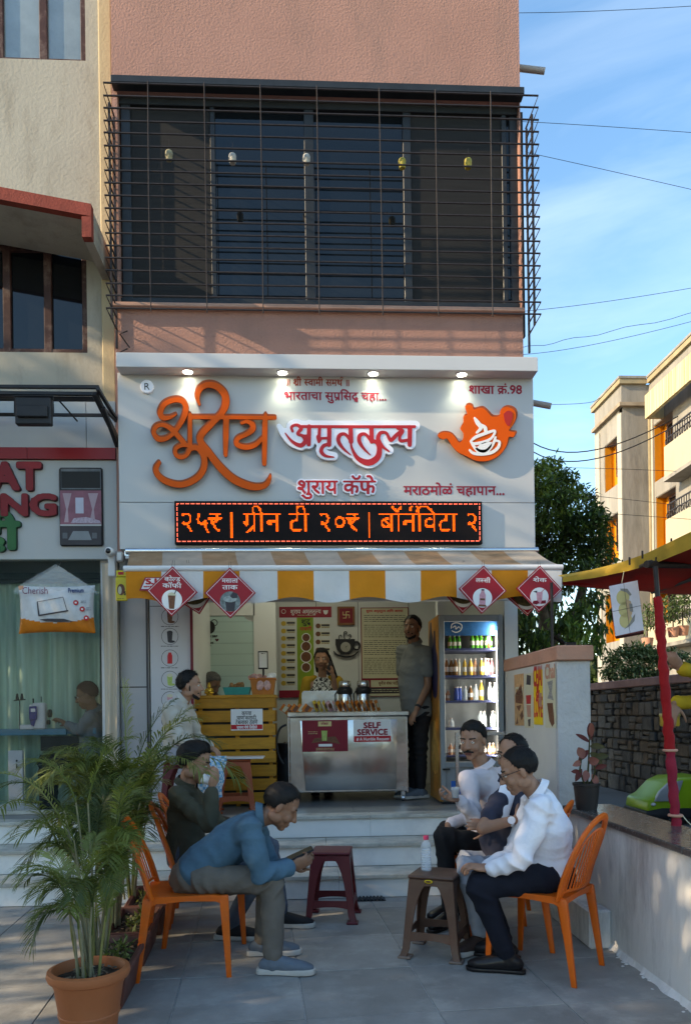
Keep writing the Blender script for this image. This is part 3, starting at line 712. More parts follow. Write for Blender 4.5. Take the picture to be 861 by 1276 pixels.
# drain pipes on the far corner
for (px, py, l) in ((650, 86, .20), (666, 503, .14)):
 q = P(px, py, YW+.15); b = MB(); b.tube([q + V((-.25, .05, .07)), q + V((l, -.02, -.03))], .028, 10, cap=False); b.tube([q + V((-.25, .05, .07)), q + V((l, -.02, -.03))], .022, 10, cap=True)
 tag(b.build('drain_pipe', m_pvc, None, smooth=True), 'short grey drain pipe sticking out %s' % ('beside the top of the pink wall' if py < 100 else 'from behind the right end of the sign box'), 'pipe', 'drain pipe stubs on the building corner')
# ================================================================ flat things drawn on a plane y = const, from photo pixels
def card(name, parent, r, Y, m, off=0.0, th=.002, cham=0, label=None):
 """r = (x0, y0, x1, y1) px; front face at Y-off-th"""
 cx, cy = (r[0]+r[2])/2, (r[1]+r[3])/2
 x0, x1 = P(r[0], cy, Y).x, P(r[2], cy, Y).x; z1, z0 = P(cx, r[1], Y).z, P(cx, r[3], Y).z
 b = MB(); (b.cbox((x0, Y-off-th, z0), (x1, Y-off, z1), cham) if cham else b.box((x0, Y-off-th, z0), (x1, Y-off, z1)))
 return b.build(name, m, parent, world=True, label=label)
def disc(name, parent, px, py, rp, Y, m, off=0.0, th=.002, n=20, ring=0, ry=None):
 q = P(px, py, Y); r = rp/F*Y; ry_ = (ry or rp)/F*Y; b = MB()
 pts = [(q.x+r*math.cos(2*PI*i/n), q.z+ry_*math.sin(2*PI*i/n)) for i in range(n)]
 if ring:
  k = 1-ring/rp; inn = [(q.x+(x-q.x)*k, q.z+(z-q.z)*k) for x, z in pts]
  vs = [(x, Y-off-th, z) for x, z in pts]+[(x, Y-off-th, z) for x, z in inn]+[(x, Y-off, z) for x, z in pts]+[(x, Y-off, z) for x, z in inn]
  b.add(vs, [(i, (i+1) % n, n+(i+1) % n, n+i) for i in range(n)]+[(i, 2*n+i, 2*n+(i+1) % n, (i+1) % n) for i in range(n)]+[(n+i, n+(i+1) % n, 3*n+(i+1) % n, 3*n+i) for i in range(n)])
 else: b.prism(pts, Y-off-th, Y-off, lambda u, v, d: V((u, d, v)))
 return b.build(name, m, parent, world=True)
def ppoly(name, parent, pts, Y, m, off=0.0, th=.002):
 b = MB(); b.prism([(P(x, y, Y).x, P(x, y, Y).z) for x, y in pts], Y-off-th, Y-off, lambda u, v, d: V((u, d, v))); return b.build(name, m, parent, world=True)
def ptext(s, parent, px, py, hpx, wpx, Y, m, off=0, bold=.02, N=32, name='lettering', th=.0015):
 q = P(px, py, Y); k = Y/F
 return text(s, m, parent, (q.x, Y-off, q.z-hpx*.30*k), X1, Z1, hpx*k, th, bold, width=wpx*k, name=name, N=N)
def lines(name, parent, x0, x1, ys, Y, m, off=0, h=.5, jit=True, seed=1, dash=4.5):
 """unreadable fine print: rows of short uneven strokes"""
 rr = random.Random(seed); b = MB(); k = Y/F
 for y in ys:
  x = x0
  while x < x1-.8:
   w_ = min(rr.uniform(.5, 1.4)*dash, x1-x); a = P(x, y, Y); hh = h*rr.uniform(.7, 1.15)
   b.box((a.x, Y-off-.001, a.z-hh*k), (a.x+w_*k*.82, Y-off, a.z+hh*k)); x += w_
 o = b.build(name, m, parent, world=True); o['kind'] = 'stuff'; return o
m_amber = mat('amber_print', (.55, .36, .05), .5, var=.1); m_olive = mat('green_print', (.22, .33, .03), .5, var=.1)
m_brownp = mat('brown_print', (.16, .06, .03), .5, var=.3, vs=60); m_pinkp = mat('pink_print', (.60, .28, .32), .5, var=.2, vs=50); m_creamp = mat('cream_print', (.56, .52, .36), .5, var=.04)
m_greenp = mat('mint_drink_print', (.35, .45, .12), .5, var=.2, vs=50); m_darkp = mat('dark_print', (.045, .04, .045), .5, var=.2)
m_yel = mat('yellow_print', (.75, .50, .02), .5, var=.05)
# ================================================================ ground floor shell of the cafe
shell = thing('cafe_interior', 'dim white walled inside of the cafe behind the counter', 'room', (0, 8, PLAT))
xi0 = X_(239, 6.78); xi1 = X_(628, 6.82, 890)+.025; HC = 3.04
b = MB(); b.box((xi0-.06, YB, PLAT), (xi1+.12, YB+.12, HC)); b.build('back_wall', m_int, shell, world=True)
b = MB(); b.box((xi1, 6.86, PLAT), (xi1+.12, YB-.001, HC)); b.build('side_wall', m_int, shell, world=True)
b = MB(); b.box((xi0-.08, 6.80, PLAT), (xi0-.015, YB-.001, HC)); b.build('side_wall', m_int, shell, world=True)
b = MB(); b.box((xi0-.08, 6.63, HC+.002), (xi1+.12, YB+.12, HC+.06)); b.build('ceiling', m_intceil, shell, world=True)
b = MB(); b.box((xi0-.08, 6.64, Z_(750, 6.7)), (xi1+.12, 6.70, HC)); b.build('lintel', m_int, shell, world=True)
card('column', shell, (544, 742, 552, 1000), 7.45, m_int, 0, .12)
tl_ = thing('added_tube_light', 'added ceiling tube light brightening the cafe inside above the steel counter', 'lamp', (.2, 7.6, HC-.06)); b = MB(); b.tube([(-.5, 7.6, HC-.045), (.9, 7.6, HC-.045)], .014, 8); b.build('tube', mat('added_tube_glow', (.85, 1, .96), .5, var=0, emit=3), tl_, world=True); b = MB(); b.box((-.55, 7.57, HC-.03), (.95, 7.63, HC-.001)); b.build('fitting', m_tubew, tl_, world=True)  # tube and its area lamp are added to brighten the dark interior
ld = bpy.data.lights.new('added_tube_lamp', 'AREA'); lo = bpy.data.objects.new('added_tube_lamp', ld); col.objects.link(lo); lo.parent = tl_; lo.location = (0, 0, -.02); ld.shape = 'RECTANGLE'; ld.size = 1.4; ld.size_y = .05; ld.energy = 1.6; ld.color = (.85, 1, .97)
# vertical joints of the back wall panels
for px in (344, 395, 447, 510): card('wall_joint', shell, (px, 745, px+.6, 985), YB, m_darkp, 0, .002)
# grey door panels, menu panel, red trim on the left
dp = thing('folding_door', 'closed plain grey door leaf between the curtain and the drinks menu panel', 'door', (X_(166, 6.72), 6.72, PLAT))
b = MB(); b.cbox((X_(149, 6.72), 6.72, PLAT+.005), (X_(184, 6.72), 6.76, HC), .003); b.build('leaf', m_door, dp, world=True)
card('rail', dp, (150, 855.5, 184, 857), 6.72, m_darkp, 0, .002); card('edge_strip', dp, (183.4, 745, 185.6, 1005), 6.72, m_darkp, .0, .006)
mp_ = thing('drinks_menu_panel', 'tall white wall panel printed with round pictures of cold drinks', 'menu board', (X_(212, 6.73), 6.73, PLAT))
b = MB(); b.cbox((X_(186, 6.73), 6.73, PLAT+.005), (X_(237.5, 6.73), 6.77, HC), .003); b.build('panel', mat('menu_panel_white', (.50, .48, .49), .4, var=.02), mp_, world=True)
card('red_trim', mp_, (239, 745, 242, 1005), 6.73, mat('dark_red_trim', (.16, .01, .02), .5), 0, .03)
for k, (py, mm) in enumerate(((768.5, m_brownp), (793, m_darkp), (820, m_redprint), (846.5, m_greenp), (872, m_pinkp), (898, m_brownp), (924, m_greenp), (950, m_brownp))):
 disc('picture_ring', mp_, 212, py, 10.4, 6.73, m_darkp, 0, .001, 24, ring=.55)
 ppoly('drink_picture', mp_, [(208.5, py-4.5), (215.5, py-4.5), (214.6, py+6.5), (209.4, py+6.5)] if k != 2 else [(210.5, py-7), (213.5, py-7), (215, py-3), (215, py+7), (209, py+7), (209, py-3)], 6.73, mm, 0, .0015)
 if k in (0, 1, 3, 4): disc('drink_froth', mp_, 212, py-5, 3.6, 6.73, m_darkp if k == 1 else m_creamp if k != 0 else m_darkp, 0, .0022, 10, ry=2.2); disc('drink_base', mp_, 214, py+6.5, 4.5, 6.73, mm, 0, .0012, 10, ry=1.6)
 lines('caption', mp_, 201, 223, [py+12.2], 6.73, m_darkp, 0, .42, seed=k, dash=4)
card('panel_joint', mp_, (187, 755, 203, 755.8), 6.73, m_darkp, 0, .0012)
# mint glass partition with the teapot sticker
YM = 8.2
mt = thing('glass_partition', 'pale mint back painted glass partition with a black teapot sticker', 'partition', (X_(280, YM), YM, PLAT))
ppoly('glass_panel', mt, [(243, 768), (304, 768), (310, 774), (317.5, 775), (317.5, 1000), (243, 1000)], YM, m_mint, 0, .02)
for py in (775, 787.5, 801.5, 815, 829, 842.5): card('groove', mt, (244, py, 317, py+.5), YM, mat('groove_grey', (.25, .34, .32), .5, var=0), .02, .001)
card('frame_post', mt, (317.6, 745, 345, 1000), YM, m_int, -.02, .05); card('frame_line', mt, (315.8, 745, 317, 774), YM, m_darkp, .024, .004)
card('top_panel', mt, (243, 745, 317.5, 767.5), YM, m_int, -.02, .05)
o_ = .0205
disc('teapot_sticker', mt, 262, 782, 6.6, YM, m_blackprint, o_, .001, 16, ry=8); disc('teapot_handle', mt, 267.5, 776.3, 4.3, YM, m_blackprint, o_, .0013, 16, ring=1)
ppoly('teapot_spout', mt, [(249, 783.5), (252, 782.5), (257, 785), (258, 788), (254, 785.5)], YM, m_blackprint, o_, .001); ppoly('teapot_lid', mt, [(256.5, 775), (256.8, 773), (263, 774), (262, 777)], YM, m_blackprint, o_, .0012)
ppoly('cup_sticker', mt, [(244, 794), (250.5, 794), (249.5, 798.5), (245, 798.5)], YM, m_blackprint, o_, .001); card('saucer_sticker', mt, (243.4, 799.3, 252, 800.2), YM, m_blackprint, o_, .001)
disc('cup_handle', mt, 250.8, 795.4, 1.7, YM, m_blackprint, o_, .0013, 10, ring=.5); card('tea_stream', mt, (247, 784.5, 247.6, 793), YM, m_blackprint, o_, .001)
ptext('CHAI SIRF', mt, 263, 793.3, 3.6, 17, YM, m_blackprint, o_, .04); lines('small_words', mt, 256, 264, [797.6], YM, m_blackprint, o_, .3, seed=5, dash=2); ptext('KAHANI', mt, 260.3, 801.4, 3.6, 12.5, YM, m_blackprint, o_, .04); lines('small_words', mt, 257, 264, [805], YM, m_blackprint, o_, .35, seed=6, dash=2)
ppoly('heart_sticker', mt, [(268.4, 796.6), (269.8, 795.8), (270.9, 796.8), (272, 795.8), (273.3, 796.6), (272.6, 798.3), (270.9, 799.8), (269.2, 798.3)], YM, mat('heart_red', (.10, .005, .015), .5), o_, .001)
# menu board on the back wall
mb = thing('menu_board', 'printed price menu board with maroon header and green centre strip behind the woman', 'menu board', P(380, 866, YB-.05))
YP = YB-.02
card('board', mb, (348, 756, 413, 869), YP, m_int, -.01, .012)
card('header', mb, (348, 756, 413, 769.5), YP, m_maroon, .0025, .0015); card('footer', mb, (348, 860, 413, 869), YP, m_maroon, .0025, .0015); card('centre_strip', mb, (370.4, 769.6, 391, 860), YP, m_olive, .0025, .0012)
ptext('शुराय अमृततुल्य', mb, 381, 762.5, 7.4, 38, YP, m_whiteprint, .004, .01); lines('small_words', mb, 371, 391, [766.6], YP, m_creamp, .004, .35, seed=8, dash=3)
disc('round_logo', mb, 353.5, 762, 2.8, YP, m_whiteprint, .004, .001, 14, ring=.5); ppoly('cup_logo', mb, [(402.5, 760.5), (409, 760.5), (408, 764.5), (405.8, 766), (403.6, 764.5)], YP, m_whiteprint, .004, .001)
ptext('शुद्ध', mb, 381, 775, 9, 11, YP, m_blackprint, .004, .02); ptext('नाचणी', mb, 381, 784, 6.5, 15, YP, m_redprint, .004, .02)
for k, (py, r) in enumerate(((794.5, 5.6), (805.5, 6.6), (818.5, 7.2), (831.5, 6.2))): disc('photo_rim', mb, 381.5, py, r, YP, m_whiteprint, .004, .001, 20); disc('photo', mb, 381.5, py, r-1, YP, m_brownp, .005, .001, 20)
for k in range(9):
 py = 777 + k*9.3; card('price_row', mb, (352, py-2.6, 368, py+2.8), YP, m_creamp, .0025, .001); disc('cup_picture', mb, 353.4, py, 3.1, YP, m_amber, .004, .001, 12); card('item_name', mb, (357.5, py-2, 367.6, py+.4), YP, m_darkp, .004, .001); lines('price', mb, 359, 367, [py+1.7], YP, m_brownp, .004, .35, seed=k, dash=2.5)
for k in range(6):
 py = 780 + k*10; card('price_row', mb, (394.6, py-2.6, 411, py+2.8), YP, m_creamp, .0025, .001); disc('cup_picture', mb, 396.4, py, 3.1, YP, m_brownp, .004, .001, 12); card('item_name', mb, (400.5, py-2, 410.6, py+.4), YP, m_darkp, .004, .001); lines('price', mb, 401, 410, [py+1.7], YP, m_brownp, .004, .35, seed=20+k, dash=2.5)
# framed religious sign
fr = thing('framed_picture', 'small square wooden frame with a gold swastika on dark red', 'picture', P(431, 779, YB-.02))
m_wood = mat('orange_brown_wood', (.24, .10, .04), .5, var=.2); m_gold = mat('gold_print', (.60, .48, .22), .4)
card('frame', fr, (420.5, 756, 442, 779), YP, m_wood, -.01, .03, .004); card('picture_field', fr, (423, 758.3, 439.4, 776.4), YP, m_maroon2, .021, .001)
cx, cy = 431.2, 766.5; k_ = 4.0; t_ = .55
card('symbol', fr, (cx-t_, cy-k_, cx+t_, cy+k_), YP, m_gold, .022, .001); card('symbol', fr, (cx-k_, cy-t_, cx+k_, cy+t_), YP, m_gold, .022, .0013)
for a in range(4):
 c_, s_ = (1, 0, -1, 0)[a], (0, 1, 0, -1)[a]
 p = [(k_-t_, -k_ if False else 0), (k_+t_*.6, 0), (k_+t_*.6, k_), (k_-t_, k_)]
 ppoly('symbol', fr, [(cx+c_*x-s_*y, cy+s_*x+c_*y) for x, y in p], YP, m_gold, .022, .0016)
# cup shaped clock
ck = thing('wall_clock', 'black coffee cup shaped wall clock with steam curls above the flasks', 'clock', P(431, 818, YB-.02))
ppoly('cup_body', ck, [(418, 796.5), (442, 796.5), (442, 803), (440, 810), (435, 815.5), (425, 815.5), (420, 810), (418, 803)], YP, m_black, 0, .025)
disc('cup_handle', ck, 444, 804.8, 5, YP, m_black, .002, .02, 20, ring=1.7, ry=6); disc('clock_face', ck, 430.5, 806.5, 6.3, YP, mat('clock_face_grey', (.33, .32, .28), .5), .026, .001, 24)
for a, l in ((20, 4.8), (120, 3.4)):
 q = (430.5+l*math.sin(R(a)), 806.5+l*math.cos(R(a))); ppoly('hand', ck, [(430.2, 806.2), (430.8, 806.9), q], YP, m_black, .0275, .001)
strokes('saucer', [[(416, 812, .7), (420, 816, .9), (430, 818.5, 1), (440, 817, .9), (445.5, 812.5, .7)]], m_black, ck, lambda x, y: P(x, y, YP), .02, h=.25)
strokes('steam_curl', [[(422.5, 796, .5), (422.5, 792.5, .5), (425, 791.5, .5), (425.5, 793.5, .5)], [(429.5, 796, .6), (428.5, 791, .6), (429, 787.5, .6), (432, 787.8, .6), (431, 790, .6)], [(435, 796, .5), (437, 794, .5), (436.5, 790.8, .5), (433.8, 791.8, .5)]], m_black, ck, lambda x, y: P(x, y, YP), .01, h=.2)
# notice poster
np_ = thing('notice_poster', 'large cream poster of dense Marathi text in a maroon border beside the standing man', 'poster', P(479, 868, YB-.02))
card('border', np_, (450, 757, 509.5, 868), YP, m_maroon2, -.01, .012); card('sheet', np_, (451, 758, 508.5, 845), YP, m_creamp, .0025, .001); card('name_strip', np_, (462, 847.5, 508.5, 856), YP, m_creamp, .0025, .001); card('dark_strip', np_, (451, 857, 508.5, 864), YP, m_darkp, .0025, .001); card('bottom_strip', np_, (451, 864.2, 508.5, 867.2), YP, m_creamp, .0025, .001)
ptext('शुराय अमृततुल्य आणि आमचा', np_, 479, 761.5, 4.2, 46, YP, m_redprint, .004, .03); ptext('सुनील शंकर पाटील', np_, 485, 851.5, 5.2, 27, YP, m_brownp, .004, .03)
lines('fine_print', np_, 453.5, 505.5, [767+2.42*i for i in range(31) if i not in (4, 12, 21)], YP, m_darkp, .004, .36, seed=3, dash=5); lines('fine_print', np_, 463, 504, [859.3, 861.6], YP, m_creamp, .004, .4, seed=4, dash=4)
ORD = ['first', 'second', 'third', 'fourth', 'fifth', 'sixth', 'seventh', 'eighth', 'ninth', 'tenth']
# ================================================================ steel cart
YK = 7.1
ct = thing('steel_tea_counter', 'stainless steel tea counter on castors with a self service sticker', 'counter', (X_(434, YK, 940), YK, PLAT))
kx0, kx1 = X_(361, YK, 940), X_(507.5, YK, 940); kz0, kz1 = Z_(987, YK, 434), Z_(893, YK, 434)
b = MB(); b.cbox((kx0, YK, kz0), (kx1, YK+.68, kz1), .006); b.build('body', m_steel, ct, world=True)
xa, xb = X_(377, YK, 940), X_(493, YK, 940)
b = MB(); b.prism([(xa-.02, kz1-.03), (xb+.02, kz1-.03), (xb-.0, kz0+.02), (xa+.025, kz0+.02)], YK-.008, YK-.0005, lambda u, v, d: V((u, d, v))); b.bake_bevel(.004, 2); b.build('front_panel', m_steel, ct, smooth=30, world=True)
b = MB(); b.cbox((kx0-.02, YK-.03, kz1+.001), (kx1+.02, YK+.72, kz1+.048), .008); b.build('top', m_steel, ct, world=True)
for k in range(7): q = P(367+k*17, 890.5, YK-.03); b = MB(); b.ell((q.x, q.y, q.z), (.006, .004, .006), None, 8, 6); b.build('rivet', m_steeltrim, ct, world=True, smooth=True)
for px in (360, 507): card('corner_trim', ct, (px-.8, 893, px+.9, 987), YK, m_steeltrim, 0, .006, .001)
q0, q1 = P(376, 861, YK+.45), P(440, 885, YK+.45)
b = MB(); n_ = 5; pts = [(q0.x, kz1+.04), (q1.x, kz1+.04), (q1.x, q0.z-.03)] + [(q1.x-.03+.03*math.cos(R(a)), q0.z-.03+.03*math.sin(R(a))) for a in (30, 60, 90)] + [(q0.x+.03-.03*math.cos(R(a)), q0.z-.03+.03*math.sin(R(a))) for a in (90, 60, 30, 0)]
b.prism(pts, YK+.45, YK+.462, lambda u, v, d: V((u, d, v))); b.build('splash_guard', m_steel, ct, world=True)
for px in (364, 503):
 for dy in (.06, .6):
  x = X_(px, YK, 990); z = PLAT; b = MB(); b.tube([(x-.012, YK+dy, z+.03), (x+.012, YK+dy, z+.03)], .03, 14); b.build('castor', m_steeltrim, ct, world=True, smooth=30)
  b = MB(); b.cbox((x-.02, YK+dy-.012, z+.035), (x+.02, YK+dy+.012, kz0-.001), .002); b.build('castor_fork', m_steeltrim, ct, world=True)
YQ = YK-.0105
card('promo_sticker', ct, (376.5, 897.5, 433.5, 936.5), YQ, m_maroon2, 0, .0015)
card('promo_tag', ct, (396.5, 899, 413, 905), YQ, m_gold, .0016, .001); ppoly('glass_picture', ct, [(400.5, 910.5), (408, 910.5), (407, 923), (401.4, 923)], YQ, m_greenp, .003, .001)
ppoly('biscuit_picture', ct, [(388, 926), (392, 920), (418, 917.5), (424, 927), (405, 924)], YQ, m_brownp, .0016, .001); card('promo_band', ct, (397, 927, 414, 930.2), YQ, m_whiteprint, .0016, .001); lines('small_words', ct, 394, 417, [932.4, 934.4], YQ, m_gold, .0016, .35, seed=9, dash=3); lines('small_words', ct, 384, 396, [912, 914.3], YQ, m_gold, .0016, .3, seed=10, dash=3); ptext('स्पेशल', ct, 404.5, 902, 4.5, 9, YQ, m_maroon, .0027, .03)
card('self_service_sticker', ct, (440.5, 896.5, 486.5, 924.5), YQ, m_whiteprint, 0, .0015); card('sticker_red_band', ct, (441, 917, 487, 924.3), YQ, m_redprint, .0016, .0012)
ptext('SELF', ct, 463.5, 904.2, 10, 21.5, YQ, m_maroon, .0016, .045); ptext('SERVICE', ct, 464, 912.6, 10, 38, YQ, m_maroon, .0016, .045); ptext('# A Humble Request', ct, 464.5, 921, 5.4, 41, YQ, m_whiteprint, .003, .02)
# black cable and bottle beside the cart
b = MB(); b.tube(catm := [V(c[:3]) for c in catmull([(*P(357, 903, 7.0), 0), (*P(349, 908, 7.0), 0), (*P(345, 922, 7.0), 0), (*P(347, 940, 7.0), 0), (*P(353, 952, 7.0), 0)], 6)], .010, 8); tag(b.build('hose', m_black, None, smooth=True), 'black rubber hose looping beside the left end of the steel counter', 'hose')
gb = thing('gas_cylinder', 'dark gas cylinder standing behind the left edge of the steel counter', 'gas cylinder', (X_(357, 7.3, 940), 7.42, PLAT))
b = MB(); b.lathe([(.0, 0), (.12, 0), (.13, .05), (.13, .36), (.10, .45), (.04, .49), (0, .49)], 24); b.build('body', m_black, gb, smooth=True); b = MB(); b.lathe([(.025, .485), (.03, .52), (.03, .56), (0, .565)], 12); b.build('valve', m_steeltrim, gb, smooth=True)
b = MB(); b.lathe([(.09, .455), (.095, .455), (.095, .55), (.09, .55)], 20); b.build('collar', m_black, gb, smooth=30)
# airpots
def airpot(px, py, Y, lb):
 q = P(px, py, Y); t = thing('steel_flask', lb, 'flask', (q.x, Y, kz1+.048), 0, 'pump flasks on the steel counter')
 b = MB(); b.lathe([(0, 0), (.064, 0), (.068, .01), (.066, .17), (.06, .19), (0, .19)], 24); b.build('body', m_steeltrim, t, smooth=35)
 b = MB(); b.lathe([(.069, .17), (.075, .18), (.075, .21), (.066, .235), (.0, .235)], 24); b.build('shoulder', m_black, t, smooth=35)
 b = MB(); b.lathe([(.055, .2355), (.06, .245), (.060, .285), (.052, .30), (0, .30)], 24); b.build('pump_lid', m_steeltrim, t, smooth=35)
 b = MB(); b.tube([(-.074, 0, .2), (-.095, .0, .17), (-.09, 0, .08), (-.066, 0, .05)], .006, 8); b.build('handle', m_black, t, smooth=True)
 b = MB(); b.cbox((-.015, -.10, .195), (.015, -.06, .215), .004); b.build('spout', m_black, t)
airpot(430, 880, YK+.42, 'steel pump flask with black collar, the one nearer the woman'); airpot(453, 880, YK+.38, 'steel pump flask with black collar, the one nearer the cream poster')
# packets in rows on the counter
m_pk = [mat('orange_packet', (.62, .17, .015), .35, var=.25, vs=30), mat('yellow_packet', (.65, .42, .05), .35, var=.3, vs=40), mat('pink_packet', (.60, .35, .35), .35, var=.2, vs=40)]
rr = random.Random(8)
for k in range(19):
 px = (356, 362.5, 369, 376, 383.5)[k] if k < 5 else 392+(k-5)*5.9
 mm = m_pk[0] if k < 5 or k > 9 else m_pk[1] if k < 8 else m_pk[2]
 q = P(px+4, 889, YK-.0+.05)
 b = MB(); w_, h_, d_ = .072, .105 if k >= 5 else .085, .018
 pts = [(-w_/2, 0), (w_/2, 0), (w_/2-.002, h_*.5), (w_/2, h_), (-w_/2, h_), (-w_/2+.002, h_*.5)]
 b.prism(pts, -d_*.1, d_*.1, lambda u, v, d: V((u, d, v))); b.ell((0, 0, h_/2), (w_*.44, d_/2, h_*.42), None, 10, 6)
 t = thing('snack_packet', ('orange snack packet, %s from the left in the low pile on the steel counter' % ORD[k] if k < 5 else '%s snack packet, %s of its colour from the left before the flasks' % (*(('orange', ORD[k-10]) if k > 9 else ('yellow', ORD[k-5]) if k < 8 else ('pink', ORD[k-8])),)), 'packet', (q.x, YK+.07+rr.uniform(-.005, .005), kz1+.052), 0, 'snack packets on the steel counter %s' % ('low pile' if k < 5 else 'orange' if k > 9 else 'yellow' if k < 8 else 'pink'))
 o = b.build('wrapper', mm, t, smooth=40); o.rotation_euler = (R(-18), R(-52 if k < 5 else -14+rr.uniform(-6, 6)), R(70+rr.uniform(-10, 10)) if k >= 5 else R(20))
 b2 = MB(); b2.box((-w_*.42, -d_*.5-.0012, h_*.3), (w_*.42, -d_*.5+.001, h_*.7)); o2 = b2.build('printed_band', m_brownp if k % 3 else m_creamp, o)
# ================================================================ slatted ochre counter with things on it
YO = 6.95
oc = thing('slatted_counter', 'ochre painted wooden slat counter with a white notice on its front', 'counter', (X_(294, YO, 920), YO, PLAT))
ox0, ox1 = X_(243, YO, 920), X_(343.5, YO, 920); oz1 = Z_(866, YO, 294); n = 8; sh = (oz1-PLAT-.02)/n
for k in range(n):
 z = PLAT+.02+k*sh; b = MB(); b.cbox((ox0+rnd.uniform(-.004, .004), YO, z+.004), (ox1+rnd.uniform(-.004, .004), YO+.02, z+sh*.86), .002); b.build('slat', m_slat, oc, world=True)
 b = MB(); b.cbox((ox1-.021, YO+.021, z+.004), (ox1-.001, YO+.46, z+sh*.86), .002); b.build('slat', m_slat, oc, world=True)
for x in (ox0+.03, (ox0+ox1)/2, ox1-.06): b = MB(); b.cbox((x, YO+.021, PLAT), (x+.035, YO+.06, oz1-.03), .002); b.build('post', m_slat, oc, world=True)
b = MB(); b.box((ox0+.01, YO+.065, PLAT), (ox1-.03, YO+.08, oz1-.03)); b.build('inner_board', m_darkp, oc, world=True)
b = MB(); b.cbox((ox0-.01, YO-.015, oz1-.028), (ox1+.01, YO+.48, oz1), .004); b.build('top_board', m_slat, oc, world=True)
card('notice', oc, (288, 883.5, 327.5, 910), YO, m_whiteprint, 0, .002); card('notice_band', oc, (288.3, 903, 327.2, 908.7), YO, m_redprint, .002, .001)
ptext('कृपया', oc, 307.5, 889, 7, 12, YO, m_blackprint, .002, .015); ptext('घाण कागदी', oc, 307.5, 894.7, 7, 24, YO, m_blackprint, .002, .015); ptext('टेबलावर ठेवणे', oc, 307.5, 900.3, 7, 27, YO, m_blackprint, .002, .015); ptext('सूचना येथे लिहिले', oc, 308, 906.6, 5, 25, YO, m_whiteprint, .003, .03)
# teal tray with fried snacks
q = P(296, 866, YO+.12); tr = thing('teal_tray', 'teal plastic tray on top of the slatted counter', 'tray', (q.x, YO+.13, oz1))
b = MB(); b.add([(-.105, -.07, 0), (.105, -.07, 0), (.105, .07, 0), (-.105, .07, 0), (-.125, -.085, .072), (.125, -.085, .072), (.125, .085, .072), (-.125, .085, .072), (-.118, -.078, .072), (.118, -.078, .072), (.118, .078, .072), (-.118, .078, .072), (-.10, -.065, .01), (.10, -.065, .01), (.10, .065, .01), (-.10, .065, .01)],
      [(0, 1, 2, 3)] + [(i, (i+1) % 4, 4+(i+1) % 4, 4+i) for i in range(4)] + [(4+i, 4+(i+1) % 4, 8+(i+1) % 4, 8+i) for i in range(4)] + [(8+i, 8+(i+1) % 4, 12+(i+1) % 4, 12+i) for i in range(4)] + [(12, 13, 14, 15)])
b.build('body', mat('teal_plastic', (.02, .25, .22), .4), tr)
m_fry = mat('fried_brown', (.26, .12, .045), .7, var=.4, vs=30, bump=.004, bs=60)
for k, (dx, dz) in enumerate(((-.07, .06), (-.03, .075), (.01, .10), (.045, .09), (.02, .07), (-.05, .085))):
 b = MB(); b.ell((0, 0, 0), (.034, .026, .02), Matrix.Rotation(rr.uniform(0, 3), 3, 'Y'), 10, 8)
 t = tag(b.build('fried_snack', m_fry, None, smooth=True), 'brown fried snack heaped in the teal tray', 'snack', 'fried snacks in the teal tray'); t.location = (q.x+dx, YO+.13+rr.uniform(-.03, .03), oz1+dz)
# orange basket full of packets
q = P(328, 866, YO+.1); bk = thing('orange_basket', 'orange plastic basket heaped with wrapped packets on the slatted counter', 'basket', (q.x, YO+.12, oz1))
b = MB(); z_ = .155; b.add([(-.095, -.06, 0), (.095, -.06, 0), (.095, .08, 0), (-.095, .08, 0), (-.115, -.075, z_), (.115, -.075, z_), (.115, .095, z_), (-.115, .095, z_), (-.11, -.07, z_), (.11, -.07, z_), (.11, .09, z_), (-.11, .09, z_), (-.10, -.06, z_-.03), (.10, -.06, z_-.03), (.10, .08, z_-.03), (-.10, .08, z_-.03)],
   [(0, 1, 2, 3)] + [(i, (i+1) % 4, 4+(i+1) % 4, 4+i) for i in range(4)] + [(4+i, 4+(i+1) % 4, 8+(i+1) % 4, 8+i) for i in range(4)] + [(8+i, 8+(i+1) % 4, 12+(i+1) % 4, 12+i) for i in range(4)] + [(12, 13, 14, 15)])
b.build('body', mat('orange_plastic_basket', (.50, .16, .03), .45, var=.2), bk); b = MB(); b.cbox((-.122, -.082, z_-.02), (.122, .102, z_-.008), .003); b.build('rim', mat('orange_rim', (.42, .12, .03), .45), bk)
m_pkb = mat('glossy_pink_wrapper', (.55, .30, .26), .2, var=.4, vs=25)
for k in range(12):
 b = MB(); b.ell((0, 0, 0), (.036, .014, .026), None, 8, 6); t = tag(b.build('wrapped_packet', m_pkb if k % 3 else m_whiteprint, None, smooth=False), 'shiny %s wrapped packet heaped in the orange basket' % ('pink' if k % 3 else 'white'), 'packet', 'wrapped packets in the orange basket, %s' % ('pink' if k % 3 else 'white'))
 t.location = (q.x+rr.uniform(-.11, .11), YO+.12+rr.uniform(-.06, .08), oz1+z_+rr.uniform(-.005, .035)); t.rotation_euler = (rr.uniform(-.6, .6), rr.uniform(-.6, .6), rr.uniform(0, 3))
for (dx, rz_) in ((-.035, .2), (.03, -.15)):
 b = MB(); b.ell((0, 0, 0), (.036, .010, .048), None, 5, 4); t = tag(b.build('wrapped_packet', m_pkb, None), 'glossy wrapped packet hanging over the front of the orange basket', 'packet', 'glossy packets on the basket front'); t.location = (q.x+dx+.01, YO+.12-.085, oz1+.085); t.rotation_euler = (0, rz_, 0)
